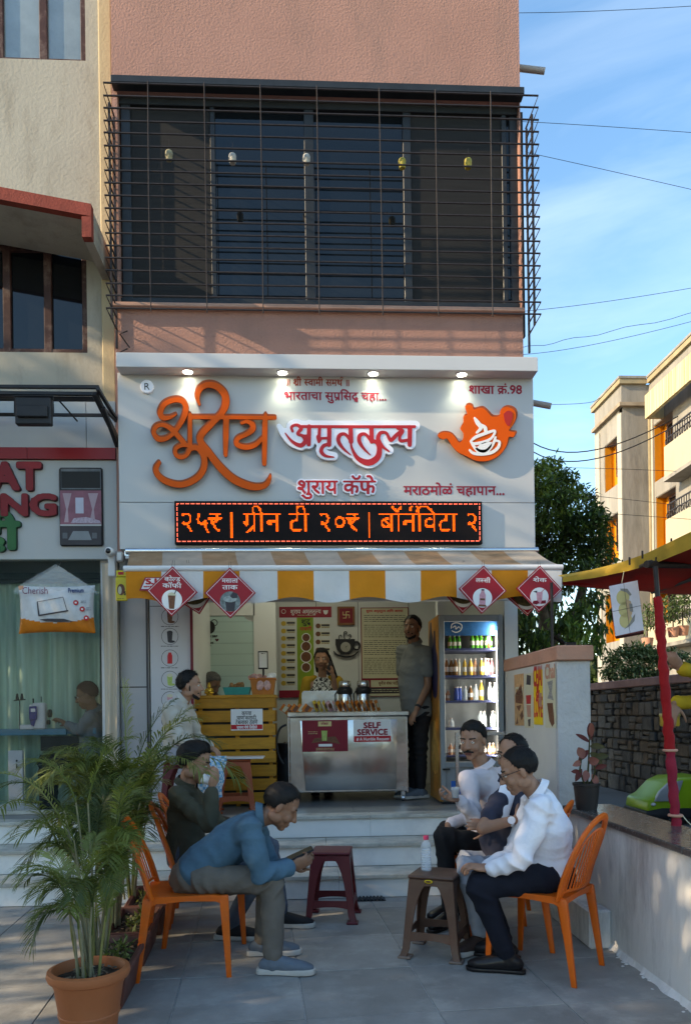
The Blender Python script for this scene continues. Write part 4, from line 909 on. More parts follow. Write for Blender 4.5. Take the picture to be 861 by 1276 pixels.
# small gold idol
q = P(261, 866, YO+.08); m_goldm = mat('gold_metal', (.70, .42, .06), .3, metal=.8, var=.3, vs=60)
b = MB(); s_ = 1.0
b.lathe([(0, 0), (.03, 0), (.032, .012), (.024, .02), (0, .022)], 14); b.ell((0, 0, .045), (.026, .02, .028), None, 10, 8); b.ell((0, -.004, .083), (.016, .015, .018), None, 10, 8); b.lathe([(.014, .095), (.010, .108), (.004, .118), (0, .12)], 10)
for sx in (-1, 1): b.tube([(sx*.02, 0, .06), (sx*.036, -.008, .045), (sx*.028, -.02, .028)], [.008, .007, .006], 8); b.tube([(sx*.01, -.01, .028), (sx*.034, -.018, .024), (sx*.008, -.028, .024)], .009, 8)
t = tag(b.build('seated_idol', m_goldm, None, smooth=True), 'small golden seated idol at the left end of the slatted counter', 'idol'); t.location = (q.x, YO+.09, oz1)
# card stand
q = P(328, 834, YO+.3); cs = thing('card_stand', 'narrow black framed white card standing behind the orange basket', 'card stand', (q.x, YO+.34, oz1))
YY = YO+.34; card('frame', cs, (321.8, 811.5, 334.2, 834), YY, m_black, 0, .012, .002); card('card', cs, (323, 813, 333, 832), YY, m_whiteprint, .012, .001); lines('small_words', cs, 325.5, 331, [814.6], YY, m_darkp, .013, .4, seed=2, dash=3)
b = MB(); b.box((q.x-.01, YY, oz1), (q.x+.01, YY+.01, P(328, 833, YY).z)); b.build('stem', m_black, cs, world=True)
# ================================================================ fridge
YG = 6.82
m_frg = mat('fridge_frame_grey', (.24, .25, .25), .35, var=.05); m_shelf = mat('shelf_blue', (.05, .06, .14), .4); m_fint = mat('fridge_liner', (.30, .33, .35), .6)
fg = thing('drinks_fridge', 'tall glass door drinks fridge with blue header and orange printed side', 'fridge', (X_(588, YG, 990), YG, PLAT))
gx0_, gx1_ = X_(548, YG, 890), X_(628, YG, 890); gz1 = Z_(765, YG, 588); gz0 = PLAT+.02
yb = YG+.58; sk = -.0
def gbox(name, a, c, m, ch=.003): b = MB(); b.cbox(a, c, ch); return b.build(name, m, fg, world=True)
gbox('side_panel', (gx0_, YG+.05, gz0), (gx0_+.03, yb, gz1), mat('orange_drink_print', (.48, .20, .04), .4, var=.35, vs=5))
gbox('side_panel', (gx1_-.03, YG+.05, gz0), (gx1_, yb, gz1), m_frg); gbox('back_panel', (gx0_+.03, yb-.03, gz0), (gx1_-.03, yb, gz1), m_fint)
gbox('top_panel', (gx0_+.031, YG+.05, gz1-.04), (gx1_-.031, yb-.031, gz1-.001), m_frg)
dzb = Z_(952, YG, 588); gbox('bottom_housing', (gx0_+.031, YG+.05, gz0), (gx1_-.031, yb-.031, dzb-.0), m_frg); gbox('kick_plate', (gx0_+.02, YG+.03, PLAT+.001), (gx1_-.02, yb-.02, gz0-.001), m_black)
# side print: big wavy dark blue shape on the side
for (z0_, z1_, mm, y0_, y1_, nm) in ((.95, 1.58, mat('navy_print', (.012, .015, .07), .4), .07, .40, 'bottle_print'), (1.28, 1.68, mat('navy_print2', (.015, .02, .09), .4), .30, .56, 'bottle_print'), (.25, .75, mat('light_orange_print', (.75, .40, .10), .4, var=.3, vs=12), .08, .5, 'splash_print')):
 pts = [(y0_+(y1_-y0_)*u, z0_+(z1_-z0_)*v) for u, v in ((.5, 0), (.8, .05), (1, .3), (.9, .6), (.7, .75), (.62, 1), (.40, 1), (.32, .75), (.08, .6), (0, .3), (.2, .05))]
 b = MB(); b.prism(pts, gx0_-.0015, gx0_-.0001, lambda u, v, d: V((d, YG+u, PLAT+v))); b.build(nm, mm, fg, world=True)
# door: frame > glass
d0 = YG
dr = MB(); fw_ = .045
xL, xR = gx0_+.004, gx1_-.004; zT = gz1-.01; zB = gz0+.02
for a, c in (((xL, d0, zB), (xL+fw_, d0+.045, zT)), ((xR-fw_, d0, zB), (xR, d0+.045, zT)), ((xL+fw_, d0+.001, zT-.055), (xR-fw_, d0+.044, zT)), ((xL+fw_, d0+.001, dzb-.03), (xR-fw_, d0+.044, dzb+.02)), ((xL+fw_, d0+.001, zB), (xR-fw_, d0+.044, zB+.05))): dr.cbox(a, c, .003)
dro = dr.build('door', m_frg, fg, world=True)
b = MB(); b.box((xL+fw_-.005, d0+.018, dzb+.015), (xR-fw_+.005, d0+.024, zT-.05)); b.build('glass', mat('clear_glass', (.03, .04, .04), .02, var=0, alpha=.06, spec=.6), dro, world=True)
b = MB(); b.box((xL+fw_-.005, d0+.02, zB+.04), (xR-fw_+.005, d0+.03, dzb-.025)); b.build('lower_panel', m_frg, dro, world=True)
card('blue_sticker', fg, (562, 973, 582.5, 996), YG+.02, mat('sticker_blue', (.01, .12, .42), .4), 0, .003)
card('handle', fg, (551, 957.5, 560, 959.5), YG, m_black, 0, .03, .003)
tb = MB(); q0, q1 = P(618.5, 786, YG+.06), P(620.5, 915, YG+.06); tb.tube([q0, q1], .008, 8); tb.build('light_tube', mat('fridge_light', (.8, .9, 1), .4, var=0, emit=3), fg, smooth=True, world=True)
ld = bpy.data.lights.new('fridge_lamp', 'AREA'); ld.shape = 'RECTANGLE'; ld.size = .03; ld.size_y = 1.2; lo = bpy.data.objects.new('fridge_lamp', ld); col.objects.link(lo); lo.location = (P(617, 850, YG+.055).x, YG+.055, 1.55); lo.rotation_euler = (R(90), 0, R(35)); ld.energy = 3.4; ld.color = (.85, .95, 1);
hdr = (553.5, 769.5, 619.5, 792); card('header_print', fg, hdr, YG+.10, mat('header_blue', (.015, .10, .26), .4, var=.3, vs=8), 0, .004)
strokes('header_logo', [[(562, 783, .5), (563, 778, .6), (569, 776, .6), (575, 779, .6), (574, 785, .6), (568, 788, .6), (563, 786, .5)], [(564, 782, .5), (567, 780, .5), (568, 784, .5), (571, 781, .5), (573, 783, .4)]], m_whiteprint, fg, lambda x, y: P(x, y, YG+.094), .002, h=.25)
shz = [Z_(p, YG+.2, 588) for p in (808.5, 841.5, 872.5, 906)]
for z in shz: gbox('shelf', (gx0_+.035, YG+.07, z-.022), (gx1_-.035, yb-.05, z-.004), m_shelf, .002)
gbox('basket', (gx0_+.05, YG+.08, dzb+.06), (gx1_-.05, yb-.1, dzb+.075), m_shelf, .002)
# bottles
def bottle_mb(r, h, neck=.4, capc=1):
 r *= 1.22; b = MB(); b.lathe([(0, 0), (r*.9, 0), (r, .006), (r, h*.22)], 10); b.cur = 1; b.lathe([(r*1.01, h*.22), (r*1.01, h*.50)], 10); b.cur = 0; b.lathe([(r, h*.50), (r, h*.58), (r*.8, h*.70), (r*neck, h*.84), (r*neck, h*.90)], 10); b.cur = 2; b.lathe([(r*neck*1.15, h*.90), (r*neck*1.15, h), (0, h)], 10); return b
lab = mat('bottle_label', (.55, .50, .45), .5, var=.3, vs=60); capm = mat('bottle_cap', (.45, .40, .38), .5)
liq = {'green': mat('green_bottle', (.06, .28, .03), .25, var=.25, vs=30), 'brown': mat('brown_bottle', (.16, .07, .02), .25, var=.2, vs=30), 'yellow': mat('yellow_bottle', (.50, .30, .05), .3, var=.2, vs=30), 'peach': mat('peach_bottle', (.46, .24, .14), .3, var=.2, vs=30), 'cream': mat('cream_bottle', (.50, .46, .34), .3, var=.2, vs=30),
       'pink': mat('pink_bottle', (.40, .13, .15), .3, var=.2, vs=30), 'blue': mat('blue_can', (.015, .05, .25), .3, var=.2, vs=30), 'clear': mat('clear_bottle', (.62, .68, .70), .08, var=.1, alpha=.45), 'dark': mat('dark_bottle', (.03, .02, .015), .2)}
fgroup = 'bottles in the drinks fridge'
protob = {}; NB = {}
def fbottle(px, sh, c, hpx, r, row):
 h = hpx/F*(YG+.2); key = (c, round(h, 3), r)
 if key not in protob: protob[key] = bottle_mb(r, h, .42 if c != 'blue' else .8).mesh([liq[c], lab if c not in ('blue', 'clear') else liq[c], capm], 40, name='bottle')
 o = bpy.data.objects.new('drink_bottle', protob[key]); col.objects.link(o); q = P(px, 800, YG+.17); o.location = (q.x, YG+.17+rr.uniform(-.02, .05), shz[sh] if sh < 4 else dzb+.076)
 NB[(c, row)] = NB.get((c, row), -1)+1; tag(o, '%s %s bottle from the left on %s of the drinks fridge' % (ORD[NB[(c, row)]], c, row), 'bottle', fgroup+', %s on %s' % (c, row))
for k, px in enumerate((561, 566, 571.5, 588, 593.5, 599.5, 605.5, 611.5)): fbottle(px, 0, 'green', 19 if k > 2 else 17, .017, 'the top shelf')
for px in (592, 599, 606):
 fbottle(px+1.5, 0, 'brown', 29, .016, 'the top shelf')
for k, (px, c) in enumerate(((556, 'brown'), (562, 'brown'), (566.5, 'brown'), (572.5, 'cream'), (579.5, 'yellow'), (586, 'yellow'), (592.5, 'peach'), (599, 'yellow'), (604, 'cream'), (608, 'pink'), (613, 'pink'))): fbottle(px, 1, c, 21, .018, 'the second shelf')
for k, (px, c, h_) in enumerate(((558, 'peach', 13), (567, 'blue', 17), (572, 'blue', 17), (580, 'clear', 18), (586, 'brown', 18), (593, 'clear', 20), (600, 'yellow', 25), (609, 'clear', 22), (615.5, 'clear', 22))): fbottle(px, 2, c, h_, .019, 'the third shelf')
for k, (px, c, h_) in enumerate(((597.5, 'clear', 20), (603, 'clear', 20), (612.5, 'clear', 20), (618, 'clear', 20), (562, 'clear', 12))): fbottle(px, 3, c, h_, .022, 'the fourth shelf')
for px in (560, 566, 573, 580, 587, 594, 601, 608, 614): fbottle(px, 4, 'dark' if px % 2 else 'peach', 14, .018, 'the bottom shelf')
# ================================================================ awning
aw = thing('striped_awning', 'orange and white striped fabric awning with a scalloped valance over the shopfront', 'awning', (X_(420, YS, 690), 6.0, Z_(752, 6.0)))
YA = 5.92; za = Z_(708, YA, 430); zbk = Z_(687, YS-.03, 430)
ax0, ax1 = X_(158, YA, 715), X_(699, YA, 715); bx0, bx1 = X_(163, YS, 688), X_(664, YS, 688)
ns = 12; vb = Z_(748, YA, 430)
edges = [158, 229, 276, 322, 368, 392]  # measured stripe joints (px)
ex = [158, 238, 262, 310, 354, 392]
pxs = [158, 187+15, 254, 299, 346, 391, 435, 480, 524, 568, 612, 657, 699]
for k in range(12):
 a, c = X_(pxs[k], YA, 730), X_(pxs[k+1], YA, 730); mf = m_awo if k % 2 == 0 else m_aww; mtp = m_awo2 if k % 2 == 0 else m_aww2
 ta0, tc0 = bx0+(a-ax0)/(ax1-ax0)*(bx1-bx0), bx0+(c-ax0)/(ax1-ax0)*(bx1-bx0)
 b = MB(); n = 6; m_ = 5
 vs = [];
 for i in range(n+1):
  for j in range(m_+1):
   u, v = i/n, j/m_; x = (a+(c-a)*u)*(1-v) + (ta0+(tc0-ta0)*u)*v; y = YA+.005+(YS-.02-YA)*v; z = za+.012+(zbk-za)*v - .018*math.sin(PI*v)*(1+.3*math.sin(9*x)); vs.append((x, y, z))
 lo = [(x, y, z-.003) for x, y, z in vs]; q = lambda i, j: i*(m_+1)+j; N_ = len(vs)
 b.add(vs+lo, [(q(i, j), q(i+1, j), q(i+1, j+1), q(i, j+1)) for i in range(n) for j in range(m_)] + [(N_+q(i, j), N_+q(i, j+1), N_+q(i+1, j+1), N_+q(i+1, j)) for i in range(n) for j in range(m_)])
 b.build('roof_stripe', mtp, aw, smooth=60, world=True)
 b = MB(); n = 14; rows = []
 dirx = 1 if k % 2 == 0 else -1
 for j in range(6):
  v = j/5; row = []
  for i in range(n+1):
   u = i/n; x = a+(c-a)*u; sc_ = math.sin((x-ax0)/(ax1-ax0)*PI*11.3+.9)
   zb_ = vb + .022*sc_; z = (za-.022)*(1-v)+zb_*v; y = YA-.012 - .012*v*math.sin(x*5.1+.4) - .012*math.sin(x*17+v*2)*v - .01*v; row.append((x, y, z))
  rows.append(row)
 vs = [p for r_ in rows for p in r_]; N_ = len(vs); q = lambda i, j: j*(n+1)+i
 b.add(vs+[(x, y+.002, z) for x, y, z in vs], [(q(i, j), q(i, j+1), q(i+1, j+1), q(i+1, j)) for i in range(n) for j in range(5)]+[(N_+q(i, j), N_+q(i+1, j), N_+q(i+1, j+1), N_+q(i, j+1)) for i in range(n) for j in range(5)])
 b.build('valance_stripe', mf, aw, smooth=60, world=True)
b = MB(); b.tube([(ax0-.02, YA, za), (ax1+.01, YA, za)], .024, 14); b.build('front_tube', m_tubew, aw, smooth=40, world=True)
b = MB(); b.tube([(bx0-.03, YS-.03, zbk+.004), (bx1+.03, YS-.03, zbk+.004)], .028, 12); b.build('roller', m_steeltrim, aw, smooth=40, world=True)
for x in (ax0+.25, 0.0, ax1-.25): b = MB(); b.tube([(x, YA+.02, za-.012), (x+.02, 6.1, za-.06), (x, YS+.1, zbk-.09)], .014, 8); b.build('arm', m_tubew, aw, smooth=40, world=True)
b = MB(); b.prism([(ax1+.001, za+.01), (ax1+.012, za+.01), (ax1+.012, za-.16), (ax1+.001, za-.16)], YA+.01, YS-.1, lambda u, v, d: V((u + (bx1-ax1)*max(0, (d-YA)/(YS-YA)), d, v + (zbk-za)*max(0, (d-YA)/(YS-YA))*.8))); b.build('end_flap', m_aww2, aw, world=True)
# printed patch S.J
Yv = YA-.05
ppoly('printed_patch', aw, [(174, 736), (181, 719.5), (206, 719.5), (206, 736)], Yv, m_maroon, 0, .001); ppoly('printed_patch', aw, [(176.5, 733.8), (182.5, 720.5), (205, 720.5), (205, 733.8)], Yv, m_whiteprint, .001, .001)
ptext('S.J', aw, 189, 725, 9.5, 14, Yv, m_redprint, .002, .05); lines('small_words', aw, 179.5, 200, [731], Yv, m_redprint, .002, 1.0, seed=3, dash=3)
# ================================================================ red diamond signs
m_rd = mat('red_sign_board', (.34, .006, .016), .35, var=.03)
def diamond(cx_, cy_, hw, Y, lines_, kind, lb, tilt=0, front=True):
 q = P(cx_, cy_-hw, Y); hwm = hw/F*Y
 t = thing('diamond_sign', lb, 'sign', P(cx_, cy_, Y), 0, 'red diamond signs hanging from the awning')
 pts = [(0, hwm), (hwm, 0), (0, -hwm), (-hwm, 0)]
 b = MB(); b.prism(pts, -.008, .008, lambda u, v, d: V((u, d, v))); o = b.build('board', m_rd, t)
 b = MB(); k = .93; r1 = [(x*k, y*k) for x, y in pts]; r2 = [(x*(k-.022), y*(k-.022)) for x, y in pts]
 b.add([(x, -.0095, z) for x, z in r1]+[(x, -.0095, z) for x, z in r2]+[(x, -.0078, z) for x, z in r1]+[(x, -.0078, z) for x, z in r2], [(i, (i+1) % 4, 4+(i+1) % 4, 4+i) for i in range(4)]+[(i, 8+i, 8+(i+1) % 4, (i+1) % 4) for i in range(4)]+[(4+i, 4+(i+1) % 4, 12+(i+1) % 4, 12+i) for i in range(4)])
 b.build('white_border', m_whiteprint, t)
 k = Y/F; Yf = t.location.y
 cz = t.location.z; x0 = t.location.x
 for i, s in enumerate(lines_):
  text(s, m_whiteprint, t, (x0, Yf-.008, cz + ([.30] if len(lines_) == 1 else [.40, .14])[i]*hwm), X1, Z1,  .255*hwm, .0015, .012, width=(len(s)*.17+.08)*hwm if len(s) < 5 else .62*hwm, N=40)
 zc = cz-.34*hwm; rr_ = .43*hwm
 def dd(nm, dx, dz, pts2, m, off): b = MB(); b.prism([(x0+dx+u*hwm, zc+dz+v*hwm) for u, v in pts2], Yf-.008-off-.001, Yf-.008-off, lambda u, v, d: V((u, d, v))); b.build(nm, m, t, world=True)
 circ = [(.40*math.cos(2*PI*i/24), .40*math.sin(2*PI*i/24)) for i in range(24)]
 dd('picture_disc', 0, 0, circ, m_whiteprint if kind != 'masala' else mat('photo_grey', (.16, .19, .18), .5, var=.5, vs=40), 0)
 if kind == 'coffee':
  dd('glass', 0, 0, [(-.16, .20), (.14, .20), (.10, -.36), (-.10, -.36)], m_brownp, .001); dd('cream_top', 0, 0, [(-.18, .17), (-.12, .27), (0, .30), (.12, .26), (.17, .17)], m_creamp, .002); dd('straw', 0, 0, [(.08, .24), (.12, .24), (.2, .44), (.17, .44)], m_darkp, .0025)
 if kind == 'masala':
  dd('glass', 0, 0, [(-.2, .06), (.22, .06), (.16, -.38), (-.14, -.38)], m_darkp, .001); dd('froth', 0, 0, [(.26*math.cos(a)*1.0, .10+.13*math.sin(a)) for a in [2*PI*i/14 for i in range(14)]], mat('froth_grey', (.30, .34, .32), .5, var=.3, vs=60), .002); dd('mint_leaf', 0, 0, [(0, .2), (.1, .12), (.28, .14), (.3, .3), (.12, .38)], m_darkp, .003)
 if kind == 'lassi':
  dd('bottle', 0, 0, [(-.13, -.34), (.13, -.34), (.13, .12), (.07, .24), (.06, .34), (-.06, .34), (-.07, .24), (-.13, .12)], m_pinkp, .001); dd('stand', 0, 0, [(-.17, -.36), (.17, -.36), (.15, -.28), (-.15, -.28)], m_brownp, .002); dd('bottle_cap', 0, 0, [(-.06, .30), (.06, .30), (.06, .36), (-.06, .36)], m_darkp, .002); dd('bottle_band', 0, 0, [(-.10, -.1), (.10, -.1), (.10, -.02), (-.10, -.02)], m_brownp, .002)
 if kind == 'shake':
  dd('glass', 0, 0, [(-.14, .20), (.14, .20), (.10, -.30), (-.08, -.30)], m_pinkp, .001); dd('fruit', 0, 0, [(-.30, -.30), (-.12, -.34), (.0, -.26), (-.08, -.16), (-.26, -.18)], m_maroon2, .002); dd('fruit', 0, 0, [(.06, -.30), (.28, -.28), (.28, -.14), (.10, -.16)], m_maroon2, .002); dd('leaf', 0, 0, [(-.28, .22), (-.12, .16), (-.1, .26)], m_darkp, .002); dd('straw', 0, 0, [(.06, .2), (.09, .2), (.26, .36), (.23, .37)], m_redprint, .0025)
 if kind == 'dark': dd('photo', 0, .3*hwm, [(x*1.5, y*1.4) for x, y in circ], mat('food_photo', (.09, .07, .03), .5, var=.6, vs=30), .0015)
 for sx in (-.012, .012): b = MB(); b.tube([(sx, .0, hwm-.03), (sx*.5, .03 if front else 0, hwm+.05)], .0012, 4); b.build('hanging_string', m_wire, t)
 t.rotation_euler = (0, R(tilt), 0); return t
diamond(215, 737, 31, 5.82, ('कोल्ड', 'कॉफी'), 'coffee', 'red diamond sign with iced coffee picture at the left end of the awning', 2)
diamond(287, 739, 31.5, 5.82, ('मसाला', 'ताक'), 'masala', 'red diamond sign with a dark spiced buttermilk glass, second from left')
diamond(601, 735, 30.5, 5.82, ('लस्सी',), 'lassi', 'red diamond sign with a pink lassi bottle picture', 3)
diamond(671.5, 734, 29.5, 5.82, ('शेक',), 'shake', 'red diamond sign with a pink milkshake glass at the right end', 2)
diamond(577, 735, 30, 6.05, (), 'dark', 'red diamond sign half hidden behind the lassi sign above the fridge', 3)
diamond(655, 738, 30, 6.05, (), 'dark', 'red diamond sign half hidden between the lassi and shake signs', -3)
diamond(242, 735, 31, 6.05, (), 'dark', 'red diamond sign mostly hidden behind the iced coffee sign', -12)
# meter box, camera and yellow packet strip at the left end
mbx = thing('meter_box', 'small grey electrical box beside the left end of the awning', 'electrical box', P(151, 700, 6.4)); card('box', mbx, (147.5, 689, 155, 701.5), 6.4, m_pvc, 0, .06, .006); card('cover', mbx, (148.6, 690.5, 153.8, 700), 6.4, m_acp, .061, .004, .002)
b = MB(); q = P(157, 695, 6.36); b.tube([q, q+V((.06, 0, -.004))], .012, 8); b.build('gland', m_tubew, mbx, smooth=True, world=True)
cc = thing('security_camera', 'small white security camera at the corner of the left shop sign', 'camera', P(139, 700, 6.45)); q = P(139, 688, 6.45)
b = MB(); b.cap((q.x, q.y+.06, q.z), (q.x, q.y-.08, q.z-.01), .035, .035, 16); b.build('body', m_tubew, cc, smooth=True, world=True); b = MB(); b.ell((q.x+.002, q.y-.108, q.z-.012), (.022, .012, .022)); b.build('lens', m_glass, cc, smooth=True, world=True); b = MB(); b.cbox((q.x-.03, q.y+.0, q.z-.2), (q.x+.03, q.y+.06, q.z-.03), .006); b.build('bracket', m_tubew, cc, world=True)
ys_ = thing('packet_strip', 'bright yellow hanging snack packet strip beside the awning', 'packet strip', P(152, 748, 6.1)); m_yp = mat('yellow_foil', (.62, .48, .02), .3, var=.1, vs=20)
card('packet', ys_, (145.5, 711, 158.5, 719), 6.1, m_yp, 0, .012, .005); card('packet', ys_, (145, 719.6, 159.6, 749), 6.1, m_yp, 0, .016, .006); disc('chips_picture', ys_, 151.8, 735, 4.8, 6.1, m_brownp, .0165, .001, 16, ry=7); disc('chips_picture', ys_, 150.5, 736, 2.2, 6.1, m_creamp, .018, .001, 12, ry=5); card('red_label', ys_, (148, 713, 155, 716.5), 6.1, m_redprint, .0125, .001); ptext('5', ys_, 156.7, 740, 6, 2.6, 6.1, m_blackprint, .0165, .05); lines('small_words', ys_, 147.5, 156, [746.4], 6.1, m_blackprint, .0165, .3, seed=1, dash=3)
# ================================================================ left shop
YL = 6.62
lx1_ = X_(146, YL, 620); lx0_ = lx1_-5.0
ls = thing('curtain_shop', 'curtain and tailoring shopfront with grey fascia and pleated curtains behind glass', 'shop', (lx1_-1.5, YL, PLAT))
zs0, zs1, zr0, zr1, zt1 = Z_(697, YL, 60), Z_(575, YL, 60), Z_(573, YL, 60), Z_(559, YL, 60), Z_(500, YL, 60)
b = MB(); b.cbox((lx0_, YL, zs0), (lx1_, YL+.10, zr0-.002), .003); b.build('fascia_panel', m_acpw, ls, world=True)
b = MB(); b.box((lx0_, YL-.03, zr0), (X_(36, YL, 566)-.003, YL+.09, zr1)); b.build('red_band', mat('red_acp_band', (.26, .012, .014), .35, var=.05), ls, world=True)
b = MB(); b.box((X_(36, YL, 566)+.001, YL-.03, zr0), (lx1_, YL+.09, zr1)); b.build('red_band', bpy.data.materials['red_acp_band'], ls, world=True)
b = MB(); b.cbox((lx0_, YL-.012, zr1+.002), (X_(108, YL, 530), YL+.10, zt1), .002); b.build('upper_panel', m_acpw, ls, world=True)
b = MB(); b.cbox((X_(108, YL, 530)+.004, YL-.012, zr1+.002), (lx1_, YL+.10, zt1), .002); b.build('upper_panel', m_acpw, ls, world=True)
# letters
def chunky(s, px0, px1, py0, py1, m, nm, side):
 k = YL/F; cap = (py1-py0)*k; c = P((px0+px1)/2, py1, YL)
 h_ = cap/.70
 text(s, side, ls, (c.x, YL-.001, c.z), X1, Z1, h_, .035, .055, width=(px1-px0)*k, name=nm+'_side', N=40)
 _fc.clear(); text(s, m, ls, (c.x, YL-.0365, c.z), X1, Z1, h_, .003, .045, width=(px1-px0)*k, name=nm, N=40); _fc.clear()
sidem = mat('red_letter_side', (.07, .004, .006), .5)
chunky('FLAT', -50, 51, 579, 610, m_redlet, 'red_letter_word', sidem); chunky('TAILORING', -168, 69, 618, 642.5, m_redlet, 'red_letter_word', sidem)
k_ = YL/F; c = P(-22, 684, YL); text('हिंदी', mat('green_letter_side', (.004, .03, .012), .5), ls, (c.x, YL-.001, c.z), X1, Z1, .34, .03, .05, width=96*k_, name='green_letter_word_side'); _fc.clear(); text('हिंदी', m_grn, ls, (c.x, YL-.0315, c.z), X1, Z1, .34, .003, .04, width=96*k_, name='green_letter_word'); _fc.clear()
# framed room picture
pc = thing('picture_panel', 'tall rounded black framed board with a bedroom and curtain picture on the grey fascia', 'picture board', P(103, 681, YL))
card('frame', pc, (75.5, 583.5, 129.5, 681), YL-.001, m_black, 0, .03, .02); o_ = .0315; Yc = YL-.001
card('photo_top', pc, (78, 585.5, 127.5, 611), Yc, mat('photo_greywall', (.10, .11, .12), .4, var=.3, vs=12), o_, .001); card('photo_dark_sofa', pc, (78.5, 589, 126.5, 609.5), Yc, m_blackprint, o_+.001, .001)
card('photo_bedroom', pc, (77, 612.5, 128, 655), Yc, mat('photo_rose', (.22, .08, .11), .4, var=.25, vs=8), o_, .001)
for a, c in ((80, 91), (111.5, 124)): ppoly('photo_curtain', pc, [(a, 616), (c, 616), ((a+c)/2+1, 636), (c-3.5, 652), (a+2, 652), ((a+c)/2-1, 636)], Yc, mat('photo_pale_curtain', (.36, .26, .29), .5), o_+.001, .001)
card('photo_window', pc, (96, 621.5, 106, 641), Yc, mat('photo_pale', (.42, .42, .50), .4), o_+.001, .001); ppoly('photo_bed', pc, [(90, 653), (94, 647), (110, 645.5), (126, 650), (128, 653.5)], Yc, mat('photo_bedspread', (.38, .30, .36), .5, var=.4, vs=60), o_+.002, .001)
card('photo_divider', pc, (77, 654.5, 128, 656.5), Yc, m_acpw, o_+.001, .001); card('photo_bottom', pc, (77.5, 657, 127.5, 680), Yc, m_darkp, o_, .001); ppoly('photo_bed', pc, [(87, 674), (93, 663), (112, 663), (116, 674)], Yc, mat('photo_greybed', (.20, .22, .23), .5), o_+.001, .001)
for px in (83, 119.5): card('photo_table', pc, (px-3, 665, px+3, 672), Yc, mat('photo_grey2', (.10, .11, .12), .5), o_+.001, .001)
# black folded canopy frame + flood light
cf = thing('canopy_frame', 'black steel awning frame projecting over the left shop fascia', 'frame', P(60, 500, 6.4))
def bar3(a, c, r=.018, nm='bar'):
 a, c = V(a), V(c); d = (c-a).normalized(); M = Matrix.Translation(a) @ d.to_track_quat('Z', 'Y').to_matrix().to_4x4(); b = MB(); b.cbox((-r, -r, 0), (r, r, (c-a).length), r*.2, M); b.build(nm, m_black, cf, world=True)
for (py, Y, px1, r) in ((482.5, 6.05, 124, .013), (491, 6.2, 118, .014), (497.5, 6.25, 122, .016), (517.5, 6.45, 128, .012)):
 a = P(px1, py, Y); bar3((lx0_, Y, a.z-.02 if py < 490 else a.z), a, r)
bar3((lx0_, 6.3, P(60, 494, 6.3).z), P(40, 494, 6.3), .03)
bar3(P(122, 484, 6.02), P(145, 522, 6.5), .014); bar3(P(118, 490, 6.08), P(147, 549, 6.58), .02); bar3(P(129, 508, 6.2), P(146.5, 556, 6.58), .016); bar3(P(131, 510, 6.23), P(145, 525, 6.5), .010)
bar3(P(74, 499, 6.15), P(97, 525, 6.42), .005)
fl = thing('flood_light', 'black rectangular flood light hung on the frame over the left shop', 'lamp', P(45, 497, 6.1))
b = MB(); q0, q1 = P(21, 497, 6.1), P(66, 531, 6.1); b.cbox((q0.x, 6.06, q1.z), (q1.x, 6.12, q0.z), .008); b.cbox((q0.x+.02, 6.035, q1.z+.05), (q1.x-.02, 6.0595, q0.z-.07), .006); b.build('housing', m_black, fl, world=True)
b = MB();
for i in range(9): x = q0.x+.03+i*(q1.x-q0.x-.06)/8; b.box((x, 6.125, q1.z+.03), (x+.004, 6.15, q0.z-.03))
b.box((q0.x+.028, 6.1205, q1.z+.025), (q1.x-.022, 6.1245, q0.z-.025)); b.build('cooling_fins', m_black, fl, world=True)
b = MB(); b.tube([(q0.x-.012, 6.09, q1.z+.08), (q0.x-.012, 6.09, q0.z+.02), (q1.x+.012, 6.09, q0.z+.02), (q1.x+.012, 6.09, q1.z+.08)], .006, 6); b.build('bracket', m_black, fl, world=True)
# glazing, curtain, inside
YGL = 6.70
m_sglass = mat('shop_glass', (.02, .04, .035), .02, var=0, alpha=.16, spec=.25)
b = MB(); b.box((lx0_, YGL, PLAT+.03), (X_(127, YGL, 800), YGL+.008, zs0)); b.build('shop_window', m_sglass, ls, world=True)
b = MB(); b.cbox((lx0_, YGL-.02, PLAT+.001), (X_(129, YGL, 800), YGL+.03, PLAT+.035), .003); b.build('threshold', m_nosing, ls, world=True)
b = MB(); b.tube([(lx0_, 7.02, Z_(724, 7.02, 60)), (X_(126, 7.02, 724), 7.02, Z_(724, 7.02, 60))], .022, 8); b.build('curtain_rod', m_black, ls, world=True, smooth=40)
def curtain(x0, x1, y, z0, z1, m, amp, nm, parent, pitch=.12, seed=1, gather=0):
 r2 = random.Random(seed); n = max(int((x1-x0)/.012), 12); m_ = 10; ph = 0; prof = []
 for i in range(n+1): ph += (x1-x0)/n/pitch*2*PI*r2.uniform(.6, 1.4); prof.append(math.sin(ph)*amp*r2.uniform(.8, 1) + math.sin(ph*.37)*amp*.4)
 vs = []
 for j in range(m_+1):
  v = j/m_; z = z1+(z0-z1)*v
  for i in range(n+1): vs.append((x0+(x1-x0)*i/n + .01*math.sin(v*3+i*.2), y+prof[i]*(.7+.5*v), z))
 b = MB(); b.add(vs, [(j*(n+1)+i, j*(n+1)+i+1, (j+1)*(n+1)+i+1, (j+1)*(n+1)+i) for j in range(m_) for i in range(n)]); return b.build(nm, m, parent, smooth=60, world=True)
m_cur = mat('pale_green_curtain', (.40, .56, .44), .8, var=.25, vs=5, aniso=(3, 3, .2)); m_curb = mat('beige_curtain', (.52, .44, .34), .85, var=.10, vs=4, aniso=(3, 3, .3))
c1 = curtain(lx0_, X_(127, 7.05, 800), 7.06, PLAT+.02, Z_(725, 7.02, 60), m_cur, .035, 'pleated_curtain', ls, .13, 4)
